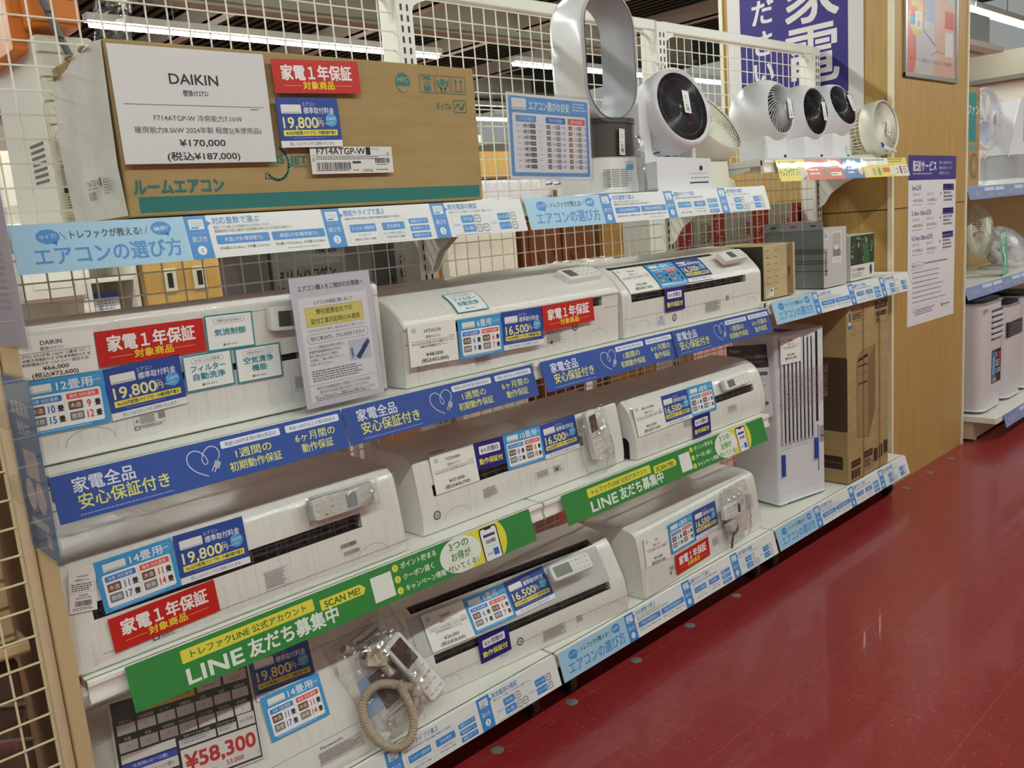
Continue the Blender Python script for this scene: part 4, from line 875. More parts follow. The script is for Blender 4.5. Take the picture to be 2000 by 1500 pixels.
def bag(M, w, h, dep, seed, nx=22, ny=26, amp=.003, name='plastic_bag', label='', cat='plastic bag', mt=BAG, group=None, pinch=.0):
    b = MB(); rn = random.Random(seed); vs = []; fs = []
    for s in (1, -1):
        for j in range(ny+1):
            for i in range(nx+1):
                u, v = i/nx*2-1, j/ny*2-1
                e = (1-abs(u)**3.5)*(1-abs(v)**3.5); px = w/2*u*(1-pinch*max(0, v)); z = s*dep/2*e**.6+(rn.uniform(-amp, amp) if abs(u) < .99 and abs(v) < .99 else 0)
                vs.append((px+rn.uniform(-amp, amp)*.5, h/2*v+rn.uniform(-amp, amp)*.5, z))
    n = (nx+1)*(ny+1)
    for s in (0, 1):
        for j in range(ny):
            for i in range(nx):
                a = s*n+j*(nx+1)+i; fs.append((a, a+1, a+nx+2, a+nx+1))
    b.add(vs, fs, mt); o = solo(name, label, cat, b, group=group, smooth=25, M=M); return o
# foil wrap around the third row remote, bag round the hanging remote, bag on the end unit
bag(off(frame((.5908, .0330, .7491), (1, 0, -.0028), (.003, .139, .99)), .014), .19, .064, .036, 5, 26, 14, .0016, 'film_wrap', 'crumpled silver-looking film wrapped round the third row left remote', 'plastic wrap')
Me = frame((1.492, .052, .672), (.985, .02, .17), (-.17, .05, .985))
remote('bagged white remote hanging upright at the right end of the third row middle unit', off(frame((1.478, .052, .700), (.985, .02, .17), (-.17, .05, .985)), .006), .045, .150, (.58, .92), .018, vertical=True, scol='#5b514c')
bag(Me, .135, .205, .045, 11, label='crumpled clear bag holding an upright remote, third row', amp=.004)
Mi = frame((2.185, .020, .255), (.995, .05, .0), (.0, .10, .99))
remote('white remote lying sideways in the clear bag at the right end of the bottom row', off(frame((2.150, .026, .272), (.995, .06, -.05), (.05, .1, .99)), .010), .115, .050, (.80, .94), .016, scol='#3a2f36')
t = thing('power_plug', 'pale plug and cord knot in the clear bag, right end of bottom row', 'plug', M=frame((2.150, .018, .215), (.98, .05, .2), (-.2, .1, .97)))
b = MB(); rbox(b, .045, .032, .026, .008, mat('#cfc3c6', .4)); part('plug_body', b, t)
b = MB(); b.box((-.010, -.030, -.004), (-.006, -.016, .004), mat('#b9b2a8', .3, .9)); b.box((.006, -.030, -.004), (.010, -.016, .004), mat('#b9b2a8', .3, .9)); part('prong', b, t)
b = MB(); b.tube(smoothpath([(.015, .01, 0), (.035, -.01, .004), (.02, -.035, .006), (-.005, -.03, .004), (-.02, -.055, .002), (-.03, -.075, 0)], 3), .004, mat('#5a4a4c', .5), 8); part('cord', b, t)
bag(Mi, .18, .205, .05, 21, label='clear bag with remote and plug on the bottom row right unit', amp=.004)

# ---------------------------------------------------------------- bag of accessories at the bottom left
u0, v0 = Vector((.9458, .05, .30)).normalized(), Vector((-.30, .345, .888)).normalized()
Mg = frame((.668, .058, .278), (.9600, .0, .28), (-.27, .36, .89)); n = Vector((Mg[0][2], Mg[1][2], Mg[2][2]))
def onbag(x, y, z, rot=0.): return Mg @ Matrix.Translation((x, y, z)) @ Matrix.Rotation(R(rot), 4, 'Z')
s_ = Sg(148, 205, '#d9d5d6'); s_.rect(0, 88, 62, 90, '#9db4d6', 1); s_.t('Panasonic', 72, 14, 15, '#4b4b52', w=66, b=.02); s_.t('取扱説明書', 84, 30, 15, '#8a888e', w=56, b=.01); s_.dash(84, 42, 54, 2, 7, '#9a989e', .5)
s_.rect(48, 96, 94, 92, '#75636b', 2); s_.rect(52, 128, 14, 50, '#4d3d45', 3); s_.dash(50, 192, 80, 2, 5, '#77747a', .5)
s_.place('manual', 'printed instruction booklet with photo inside the accessory bag', onbag(-.012, .010, -.006, 0), 'booklet')
remote('white remote with dark screen and orange button in the accessory bag', onbag(.068, -.030, .020, 10), .058, .190, (.56, .93), .020, vertical=True, scol='#4a3439')
t = thing('connection_hose', 'beige ribbed hose looped and tied inside the accessory bag', 'hose', M=onbag(-.030, -.060, .018))
pth = smoothpath([(.083, -.030, 0), (.045, .014, .002), (.010, .052, .004), (-.030, .062, .004), (-.066, .040, .002), (-.080, -.010, 0), (-.072, -.062, 0), (-.045, -.098, .004), (-.005, -.100, .010), (.026, -.066, .012), (.036, -.020, .012), (.040, .03, .010)], 3)
pts = []; rad = []; L = 0
fine = []
for i in range(len(pth)-1):
    a, b_ = pth[i], pth[i+1]; k = max(1, int((b_-a).length/.0011))
    for j in range(k): fine.append(a.lerp(b_, j/k))
for p in fine: pts.append(p); rad.append(.0108+.0011*math.sin(len(pts)*2*math.pi/5))
b = MB(); b.tube(pts, rad, mat('#b5a68f', .55), 10); part('hose', b, t, smooth=60)
b = MB(); b.lathe([(.0125, -.0012), (.0135, 0), (.0125, .0012)], mat('#4c3a9a', .4), 20, aim(fine[int(len(fine)*.12)], fine[int(len(fine)*.12)+3]-fine[int(len(fine)*.12)])); part('tie_ring', b, t, label='violet tie ring')
t = thing('drain_elbow', 'beige boxy hose connector above the ribbed hose in the accessory bag', 'connector', M=onbag(-.005, .052, .022, -35))
b = MB(); rbox(b, .058, .042, .034, .006, mat('#c2b7a4', .5)); part('body', b, t)
b = MB(); b.cyl((.02, -.018, 0), (.045, -.040, 0), .011, mat('#a99e8c', .5), 16); part('spout', b, t)
b = MB(); b.lathe([(.0, 0), (.012, 0), (.014, -.01), (.014, -.03)], mat('#5c5648', .6), 18, aim((-.034, .012, .004), (-1, .3, .3))); part('cap', b, t, label='dark round cap')
t = thing('drain_nozzle', 'small beige drain nozzle below the hose in the accessory bag', 'connector', M=onbag(.030, -.098, .016, 25))
b = MB(); b.cyl((-.035, -.010, 0), (.01, .004, 0), .009, mat('#c2b7a4', .5), 16); b.lathe([(0, 0), (.016, .0), (.018, .012), (.010, .03), (0, .03)], mat('#c2b7a4', .5), 18, aim((.01, .004, 0), (.8, .5, .1))); part('body', b, t)
bag(Mg @ Matrix.Translation((0, 0, .012)), .205, .275, .058, 31, 26, 32, .004, label='large clear bag of accessories, hose and remote at the bottom left')

# black price board
s_ = Sg(297, 210, '#dcdbd8'); s_.rect(4, 4, 289, 202, '#17171c', 1)
s_.rect(62, 14, 110, 22, '#d8b928', 2); s_.t('木造11畳～鉄筋17畳', 117, 25, 11, '#2a2413', al='c', w=92)
for x, tt in ((178, '4.0 kW'), (236, '5.0 kW')): s_.rect(x, 12, 52, 22, '#cdbcbc', 2); s_.t(tt, x+26, 25, 9, '#4a3a3a', al='c')
heads = [['おそうじ', 'AI自動運転', 'センサー', '衣類乾燥', '除湿', '加湿', '再熱除湿'], ['除菌', '脱臭', '内部乾燥', 'PM2.5対応', 'イオン発生', '空気清浄', '換気機能']]
for r_ in range(2):
    for c_ in range(7):
        x = 10+40*c_; y = 40+34*r_; s_.t(heads[r_][c_], x+18, y+5, 6.4, '#d5d5d8', al='c', w=min(34, 6*len(heads[r_][c_]))); s_.rect(x, y+10, 36, 20, '#cfc9c8', 2)
        if (r_, c_) not in ((0, 0), (0, 5), (1, 5)): s_.ell(x+18, y+20, 3, 3, '#6a6666', 3, 14); s_.ell(x+18, y+20, 2.2, 2.2, '#cfc9c8', 4, 14)
s_.rect(10, 108, 108, 17, '#d4cfcd', 2); s_.rect(10, 128, 108, 13, '#2a3fae', 2); s_.t('冷房時(10～15畳)', 64, 134, 8, '#d8dcf2', al='c', w=70); s_.rect(10, 142, 108, 20, '#d4cfcd', 2); s_.t('14畳まで(11～17畳)', 64, 152, 9, '#333', al='c', w=88)
s_.rect(10, 166, 108, 13, '#c22b30', 2); s_.t('暖房時(11～14畳)', 64, 172, 8, '#f0dede', al='c', w=70); s_.rect(10, 180, 108, 20, '#d4cfcd', 2)
for x, w_, tt in ((124, 78, 'スマートフォン対応'), (206, 42, 'スマートスピーカー')): s_.t(tt, x+w_/2, 111, 6.4, '#d5d5d8', al='c', w=min(w_, 56)); s_.rect(x, 116, w_, 16, '#cfc9c8', 2); s_.dash(x+4, 119, w_-8, 2, 5, '#6a6666', .5)
s_.rect(252, 106, 38, 26, '#d4cfcd', 2); s_.t('2021年製', 271, 119, 9, '#3a3436', al='c', w=32)
s_.rect(124, 136, 166, 66, '#dcd7d5', 2); s_.t('¥58,300', 207, 162, 42, '#c0262e', al='c', w=152, b=.026); s_.t('(税抜価格¥', 150, 194, 8, '#c0262e', w=42); s_.t('53,000', 214, 191, 13, '#c0262e', w=38, b=.015); s_.t(')', 284, 190, 10, '#444')
c, u, v, w, h = CD['G_board']; Mb = off(frame(c, u, v), .004)
pen = max((G.M.inverted() @ (Mb @ Vector((w*a, h*e, 0)))).y-G.front((G.M.inverted() @ (Mb @ Vector((w*a, h*e, 0)))).z)+.004 for a in (-.5, 0, .5) for e in (-.5, -.25, 0, .25, .5)); dc = Vector((-.396, -1.629, 1.335))-Vector(c); Mb = Matrix.Translation(dc*(max(pen, 0)/abs(dc.y))) @ Mb; o = s_.place('price_board', 'black price board with red price 58,300 at the bottom left', Mb, 'price board', th=1)
b = MB(); b.box((-.160, -.112, .0015), (.158, .110, .0022), SLEEVE); part('clear_sleeve', b, o, smooth=0, label='glossy laminate sleeve')

# ================================================================ notices on stands
s_ = Sg(203, 282, '#d7d6df'); s_.rect(14, 44, 175, 226, '#efeeef', 1); s_.t('エアコン購入をご検討のお客様へ', 101, 24, 13, '#33333c', al='c', w=166, b=.008)
s_.t('エアコンの保証に関しまして', 101, 57, 9, '#33333c', al='c', w=98, b=.008); s_.rect(28, 66, 146, 42, '#3a3a2a', 1.4); s_.rect(28.6, 66.6, 144.8, 40.8, '#e8dd72', 2)
s_.t('弊社提携会社での', 101, 77, 13.5, '#3a3a30', al='c', w=92, b=.01); s_.t('取付工事対応時のみ適用', 101, 97, 13.5, '#3a3a30', al='c', w=124, b=.01); s_.t('とさせていただきます。あらかじめご了承ください。', 101, 116, 7, '#33333c', al='c', w=146)
s_.box(24, 124, 156, 20, .7, '#44444c', 2, 9); s_.t('取付工事はぜひ、プロにお任せください!', 102, 134, 10, '#2d2d36', al='c', w=138, b=.008)
for i, tt in enumerate(('トレファク提携会社の取付工事なら、', '家電専門組織開業店なので安心!', '取付工事もあわせてご希望の', 'お客様は、ご購入の際にスタッフへ', 'お申し付けください。')): s_.t(tt, 24, 153+9*i, 7, '#33333c', w=5.4*len(tt))
s_.rect(124, 150, 58, 46, '#c9d3e2', 2); s_.poly([(140, 188), (172, 158), (178, 164), (150, 196)], '#20345f', 3); s_.poly([(158, 168), (176, 152), (182, 160), (166, 176)], '#3452a8', 3); s_.poly([(128, 170), (134, 164), (136, 184), (130, 192)], '#5b78b8', 3)
s_.dash(24, 204, 152, 5, 5.2, '#66666e', .5); s_.rect(10, 233, 183, .7, '#8c8c92', 2)
for i, tt in enumerate(('弊社では対象建造物への配管パイプの穴あけ新設、', '既存の穴の拡張工事には対応しておりません。', '予めご了承いただき、ご理解のほどお願い申し上げます。')): s_.t(tt, 101, 242+9*i, 7.6, '#2d2d36', al='c', w=6.1*len(tt))
s_.dash(26, 264, 150, 2, 4, '#66666e', .5)
c, u, v, w, h = CD['S_stand']; M = frame(c, u, v); o = s_.place('notice', 'standing white notice with yellow box on the second shelf', M, 'notice', th=.5)
b = MB(); b.box((-.106, -.144, .0008), (.106, .144, .003), ACRYL); b.box((-.106, -.144, -.004), (.106, .144, -.0012), ACRYL); b.box((-.106, -.149, -.075), (.106, -.1445, .004), ACRYL); part('acrylic_stand', b, o, smooth=0, label='clear acrylic stand')
s_ = Sg(315, 213, '#e9e9ec'); s_.rect(7, 7, 301, 199, '#4f97d6', 1); icon(s_, 18, 12, 52, 28); s_.t('エアコン選びの目安', 80, 28, 24, '#eaf1f8', w=152, b=.016); s_.dash(246, 15, 56, 3, 8, '#c6dcf0', .5)
s_.rr(18, 48, 279, 148, 5, '#e8e8ec', 2)
for x, w_, cc, tt in ((30, 74, '#4f97d6', 'エアコン能力'), (139, 76, '#2f6fd0', '冷房 対応畳数'), (224, 70, '#dc5648', '暖房 対応畳数')): s_.rr(x, 54, w_, 16, 2, cc, 3); s_.t(tt, x+w_/2, 62, 9, '#eef0f2', al='c', w=w_*.66, L=4)
for i, (a_, b1, c1, c2, h1, h2) in enumerate((('6', '2.2kW', '6', '9', '6', '7'), ('8', '2.5kW', '7', '10', '7', '8'), ('10', '2.8kW', '8', '12', '8', '10'), ('12', '3.6kW', '10', '15', '9', '12'), ('14', '4.0kW', '11', '17', '11', '14'), ('18', '5.6kW', '15', '23', '15', '18'), ('20', '6.3kW', '17', '26', '16', '20'), ('23', '7.1kW', '20', '30', '19', '23'))):
    y = 79+14.6*i; s_.t('おもに', 32, y, 5.5, '#44444c', L=4); s_.t(a_+'畳用', 54, y, 10, '#333339', w=24, L=4, b=.01); s_.rr(80, y-5, 20, 10, 1.5, '#2c2c32', 3); s_.t(b1, 90, y, 6, '#dcdce0', al='c', w=15, L=4); s_.dash(110, y-2, 14, 1, 5, '#a9a9b0', .4, 3)
    for x, p, q, cc in ((141, c1, c2, '#5a86cc'), (226, h1, h2, '#cf6a5e')):
        s_.rr(x, y-5, 15, 10, 1.5, '#7a4f3a', 3); s_.t('木造', x+7.5, y, 6, '#e6dcd4', al='c', L=4); s_.t(p, x+24, y, 9.5, cc, al='c', L=4); s_.t('畳', x+29, y, 6.5, '#33333a', L=4)
        s_.rr(x+37, y-5, 15, 10, 1.5, '#6c6a74', 3); s_.t('鉄筋', x+44.5, y, 6, '#e6e6ea', al='c', L=4); s_.t(q, x+60, y, 9.5, cc, al='c', L=4); s_.t('畳', x+65, y, 6.5, '#33333a', L=4)
    s_.rect(28, y+7, 262, .3, '#c9c9d0', 3)
c, u, v, w, h = CD['S_table']; o = s_.place('notice', 'blue bordered room size table clipped above the shelf before the bladeless fan', off(frame(c, u, v), .006), 'notice', th=.5)
b = MB(); b.box((-.164, -.110, .0025), (.162, .112, .0032), ACRYL); b.box((-.164, -.110, -.0032), (.162, .112, -.0022), ACRYL); part('clear_sleeve', b, o, smooth=0)
b = MB(); b.box((-.026, -.128, -.008), (.026, -.098, .006), ACRYL); b.box((-.010, -.152, -.006), (.010, -.126, .004), ACRYL); b.cyl((-.016, -.118, -.009), (-.016, -.118, .008), .004, mat('#9aa0a4', .2, .7), 10); b.cyl((.016, -.118, -.009), (.016, -.118, .008), .004, mat('#9aa0a4', .2, .7), 10); part('clip', b, o, label='clear swivel clip')
# clear flyer holders on the end post
def holder(z0, z1, y0, y1, x, col, lab):
    h = (z1-z0)*1000; w = (y1-y0)*1000
    s = Sg(w, h, col[0], .4)
    if col[1]:
        s.t('家電買取', w*.50, h*.17, 26, '#dfe6ef', al='c', w=w*.62, b=.02); s.t('強化中', w*.52, h*.28, 24, '#dfe6ef', al='c', w=w*.42, b=.02); s.rr(w*.34, h*.40, w*.46, h*.16, 2, '#c9c6cb', 2); s.ell(w*.36, h*.66, w*.16, h*.09, '#d6d3dc', 2); s.ell(w*.70, h*.66, w*.16, h*.09, '#d6d3dc', 2); s.rr(w*.2, h*.80, w*.6, 14, 3, '#b9cde0', 2); s.rect(w*.66, h*.86, 24, 24, '#c9c6cb', 2)
    else:
        s.t('¥1,837', w*.5, h*.44, 18, '#8e8a96', al='c', b=.02); s.box(w*.3, h*.52, w*.2, h*.05, .8, '#a9a5b0'); s.dash(w*.1, h*.12, w*.8, 8, 9, '#a9a5b0', .45); s.dash(w*.1, h*.66, w*.8, 9, 10, '#a9a5b0', .45)
    c = Vector((x, (y0+y1)/2, (z0+z1)/2)); M = frame(c, (0, -1, .0), (0, 0, 1))
    o = s.place('flyer_holder', lab, M, 'flyer holder', 'clear flyer holders on the end post', .4)
    b = MB(); W, H = w/2000+.004, h/2000+.004
    b.box((-W, -H, .0012), (W, H, .0030), ACRYL); b.box((-W, -H, -.0035), (W, H, -.0015), ACRYL); part('clear_panel', b, o, smooth=0, label='clear acrylic panel')
    b = MB()
    for zz in (-.16, .26): b = MB(); b.box((-W-.02, H*zz*2-.022, -.010), (-W+.025, H*zz*2+.022, .012), ACRYL); part('clip', b, o, .003, label='clear plastic clip')
    return o
holder(.865, 1.160, -.188, -.030, -.048, ('#5d8fc0', True), 'clear holder with blue flyer beside the left end warranty strip')
holder(1.212, 1.62, -.232, -.030, -.05, ('#c9c3d2', False), 'clear holder with pale printed sheet at the upper left edge')

# ================================================================ top row: carton and fans
t = thing('cardboard_carton', 'large brown cardboard carton with teal band on the top shelf', 'carton', (.222, .031, 1.402))
b = MB(); b.box((0, 0, 0), (.880, .30, .316), CARD); part('box', b, t, .004)
b = MB(); rn = random.Random(4); vs = []; fs = []
ys = [(.004, .314), (.05, .318), (.10, .310), (.135, .322), (.20, .298), (.285, .285), (.299, .27)]
for y, z in ys: vs += [(-.0015-rn.uniform(0, .003), y, z), (-.004-rn.uniform(0, .012), y, z*.62), (-.003-rn.uniform(0, .010), y, z*.3), (-.0015, y, .004)]
for i in range(len(ys)-1):
    for j in range(3): fs.append((4*i+j, 4*i+j+1, 4*i+j+5, 4*i+j+4))
b.add(vs, fs, nmat('worn_white_paper', '#c9c4ba', '#dcd8d0', (1, 1, 1), 9, .6, 6, .3, .7, .3)); part('white_side_sheet', b, t, smooth=50, label='torn whitish paper on the left side')
for i, (y, z) in enumerate(((.09, .312), (.17, .312), (.255, .29))):
    b = MB(); b.tube([(-.012, y-.03, z), (-.008, y, z+.003), (-.006, y+.02, z+.002), (.0, y+.026, z)], [.001, .0035, .003, .001], CARD, 8); part('torn_edge', b, t)
TL = '#2a7471'
s_ = Sg(880, 316, None); s_.rect(20, 280, 848, 29, TL, 1); s_.t('ルームエアコン', 14, 262, 31, TL, w=176, b=.03)
s_.line([(312+28*math.cos(R(a)), 222+33*math.sin(R(a))) for a in range(-70, 150, 12)], 5, TL); s_.t('DIS', 312, 212, 24, TL, al='c', w=38, b=.03); s_.t('JET', 344, 214, 22, TL, w=40, b=.035); s_.t('JE0507011', 352, 228, 7, TL, w=32); s_.line([(284, 240), (284, 252), (294, 252)], 2, '#5b4d33'); s_.ell(396, 187, 8, 10, '#5b4d33', 1, 20); s_.ell(396, 187, 7, 9, '#a98957', 2, 20)
s_.ell(659, 44, 21, 22, TL, 1); s_.poly([(640, 52)]+[(659+20*math.cos(R(a)), 44+21*math.sin(R(a))) for a in range(158, 21, -12)]+[(678, 52)], '#b08f5c', 2); s_.t('HFC', 659, 37, 15, '#c9ae80', al='c', w=30); s_.t('エアコン', 659, 57, 9, TL, al='c', w=28)
for i, x in enumerate((709, 757, 806)):
    s_.box(x, 23, 43, 40, 1.2, TL)
    if i == 0: s_.rect(x+12, 48, 19, 11, TL, 2); s_.t('11', x+21, 40, 12, TL, al='c', b=.02); s_.box(x+12, 33, 19, 15, .8, TL); s_.line([(x+8, 25), (x+34, 32)], 2, TL); s_.line([(x+34, 25), (x+8, 32)], 2, TL)
    if i == 1: s_.poly([(x+14, 33), (x+21, 29), (x+29, 33), (x+29, 41), (x+21, 45), (x+14, 41)], TL, 2); s_.line([(x+6, 34), (x+8, 44), (x+16, 52), (x+16, 60)], 5, TL); s_.line([(x+37, 34), (x+35, 44), (x+27, 52), (x+27, 60)], 5, TL)
    if i == 2:
        for q in (13, 30): s_.rect(x+q-1, 34, 2.4, 20, TL, 2); s_.poly([(x+q-5, 36), (x+q, 27), (x+q+5, 36)], TL, 2)
        s_.rect(x+8, 56, 27, 2, TL, 2)
s_.t('タイプA', 752, 93, 20, TL, w=46); s_.box(806, 78, 40, 28, 1.8, TL, 2, 5); s_.t('G', 826, 92, 10, TL, al='c'); s_.line([(811, 96), (818, 88), (824, 86)], 5, TL); s_.line([(840, 86), (834, 97), (827, 99)], 5, TL)
o = s_.place('printed_marks', None, Matrix.Translation((.440, -.0006, .158)) @ Matrix.Rotation(R(90), 4, 'X'), parent=t)
o['label'] = 'teal printed band, lettering and handling symbols'
s_ = Sg(205, 130, None); s_.t('714ATGP-W', 60, 92, 17, '#55504a', w=70, rot=0, b=.01); s_.rect(132, 84, 8, 16, '#2a2826', 2); s_.bars(64, 108, 40, 16, '#55504a'); s_.dash(64, 102, 60, 1, 5, '#77716a'); s_.dash(150, 90, 40, 6, 5, '#77716a')
o = s_.place('side_label', None, Matrix(((0, 0, -1, -.013), (-1, 0, 0, .12), (0, 1, 0, .10), (0, 0, 0, 1))), parent=t); o['label'] = 'printed label on the left side'
def cardM(k, d=.003): c, u, v, w, h = CD[k]; return off(frame(c, u, v), d)
s_ = Sg(305, 210, '#e9e7ea'); s_.t('DAIKIN', 153, 55, 27, '#26242a', al='c', w=96, b=.012); s_.t('壁掛けｴｱｺﾝ', 153, 81, 12, '#26242a', al='c', w=50, b=.01); s_.rect(14, 103, 277, 1, '#3a3840', 2); s_.dash(262, 108, 26, 1, 4, '#55535a')
s_.t('F714ATGP-W 冷房能力7.1kW', 153, 127, 13, '#3a3840', al='c', w=176); s_.t('暖房能力8.5kW 2024年製 程度S(未使用品)', 153, 149, 13, '#3a3840', al='c', w=252); s_.t('¥170,000', 153, 172, 17, '#26242a', al='c', w=92, b=.014); s_.t('(税込¥187,000)', 153, 197, 17, '#26242a', al='c', w=146, b=.014)
o = s_.place('price_sheet', 'large white price sheet reading 170,000 on the cardboard carton', cardM('Z_sheet', .008), 'price sheet', th=.5)
b = MB(); b.box((-.156, -.109, .0008), (.156, .109, .0014), SLEEVE); part('clear_sleeve', b, o, smooth=0)
red_card().place('warranty_card', 'red warranty card on the cardboard carton', cardM('Z_red', .008), 'warranty card', GRP['warranty_card'])
fee_card(*FEEHI).place('fee_card', 'navy 19,800 fee card on the cardboard carton', cardM('Z_fee', .011), 'fee card', GRP['fee_card'])
s_ = Sg(213, 57, '#e3e1e0'); s_.t('F714ATGP-W', 16, 9, 19, '#1e1d20', w=124, b=.012); s_.rect(142, 1, 12, 17, '#1e1d20', 2); s_.t('ホワイト', 157, 5, 7, '#1e1d20', w=22); s_.t('16', 204, 15, 9, '#1e1d20', al='r'); s_.rect(2, 19, 209, .5, '#444', 2); s_.dash(14, 22, 180, 2, 4, '#66646a', .5); s_.t('O', 3, 27, 10, '#222'); s_.bars(12, 33, 88, 15); s_.dash(12, 50, 88, 1, 4, '#333'); s_.rect(104, 31, 22, 5, '#444', 2); s_.bars(164, 25, 40, 11, seed=8); s_.dash(168, 39, 34, 1, 3.4, '#444'); s_.t('C000360', 128, 51, 8.5, '#222', w=28); s_.dash(104, 50, 18, 1, 4, '#444'); s_.dash(164, 50, 40, 1, 4, '#555')
s_.place('carton_label', 'white barcode label low on the cardboard carton', cardM('Z_lab', .006), 'label', th=.3)

def price_tag(M, label, w=30, h=76):
    s = Sg(w, h, '#e9e8e8'); s.ell(4.5, 4.5, 1.6, 1.6, '#9a9a9e', 1, 12); s.dash(13, 4, 13, 1, 3, '#8a8a8e'); s.dash(7, 17, w-14, 3, 5, '#8a8a8e', .4); s.dash(4, 36, w-12, 2, 4, '#a0a0a4', .4); s.dash(8, h*.62, w-16, 2, 5, '#55555a', .5); s.bars(7, h*.74, w-14, h*.14, '#4a4a4e'); s.dash(6, h*.92, w-12, 1, 3, '#77777b')
    return s.place('price_tag', label, M, 'price tag', 'white price tags on the fans', .4)
def on_disc(M, x, y, z, rot=0.): return M @ Matrix.Translation((x, y, z)) @ Matrix.Rotation(R(rot), 4, 'Z')

# bladeless fan humidifier
t = thing('bladeless_fan', 'tall bladeless fan with silver loop and smoky tank', 'fan', (1.708, .158, 1.402))
PW = mat('#e3e2e4', .22, coat=.4); SILV = mat('#a8a8ad', .42)
b = MB(); b.prism([(x, y) for x, y in rr_pts(.235, .21, .05, 6)], 0, .105, PW, 'z'); part('base', b, t, .004)
b = MB()
for k in range(3):
    for i in range(9): b.box((-.110+.040*k, -.1062, .018+.006*i), (-.076+.040*k, -.1048, .0205+.006*i), mat('#8d8d90', .5))
part('vent_slat', b, t, smooth=0, label='thin dark vent slits')
s_ = Sg(46, 72, None); s_.rr(9, 14, 34, 16, 2, '#5fa8d6', 1); s_.line([(14, 30), (14, 58), (18, 64), (26, 64), (30, 58), (30, 30)], .8, '#4d86b0'); s_.ell(22, 56, 4, 5, '#4d86b0', 1); s_.ell(22, 56, 3, 4, '#dcdce0', 2); s_.t('dyson hygienic mist', 22, 7, 5, '#6a6a72', al='c', w=42)
o = s_.place('care_sticker', None, Matrix.Translation((.012, -.1064, .060)) @ Matrix.Rotation(R(90), 4, 'X'), parent=t); o['label'] = 'blue care sticker'
b = MB(); b.prism([(x, y) for x, y in rr_pts(.225, .20, .09, 8)], .105, .205, mat('#484543', .12, spec=.6, coat=.5), 'z'); part('water_tank', b, t, .004, label='smoky dark water tank')
b = MB(); b.prism([(x, y) for x, y in rr_pts(.227, .202, .09, 8)], .200, .218, clear('smoked_rim', (.5, .5, .52), .1), 'z'); part('tank_rim', b, t)
def oval(hw, hh, n=40):
    o = []
    for i in range(n):
        a = 2*math.pi*i/n; c, s = math.cos(a), math.sin(a); r = hw
        o.append((r*c, r*s+(hh-hw if s > 1e-9 else -(hh-hw) if s < -1e-9 else 0)))
    return o
def loop(b, rings, mats):
    """rings of (half width, half height, y)"""
    n = 40; base = len(b.v); zc = .400
    allv = []
    for hw, hh, y in rings: allv += [(px*1.07+.004, y, zc+pz) for px, pz in oval(hw, hh, n)]
    b.v += allv; N = len(rings)
    for i in range(N):
        j = (i+1) % N
        for k in range(n): b.f.append((base+i*n+k, base+i*n+(k+1) % n, base+j*n+(k+1) % n, base+j*n+k)); b.mi.append(b.mid(mats[i]))
b = MB(); loop(b, [(.117, .192, -.062), (.120, .195, -.050), (.120, .195, .045), (.116, .191, .060), (.108, .183, .064), (.094, .169, .055), (.092, .167, -.02), (.104, .179, -.066)], [PW, PW, PW, PW, SILV, SILV, SILV, SILV]); part('air_loop', b, t, smooth=50, label='white loop with silver inner face')
b = MB(); loop(b, [(.1045, .1795, -.0668), (.1062, .1812, -.0668), (.1062, .1812, -.0655), (.1045, .1795, -.0655)], [SLOT]*4); part('air_slit', b, t)
price_tag(frame((1.690, .050, 1.549), (1, .12, -.05), (.05, 0, 1)), 'white price tag hanging at the smoky tank of the bladeless fan')
bag(frame((1.742, .024, 1.475), (1, .1, 0), (-.03, .05, 1)), .046, .180, .014, 44, 10, 20, .0015, 'wrapped_remote_sheet', 'narrow sealed leaflet bag between bladeless fan and black-faced circulator', 'plastic bag', clear('silvery_bag', (.75, .76, .78), .16, .5, (1, 1, 1), 30., .18, 1.0))
bag(frame((2.36, .395, 1.83), (1, .1, 0), (-.2, .02, 1)), .085, .10, .02, 46, 10, 10, .003, 'plastic_bag', 'small clear bag behind the bladeless fan loop at the upright')

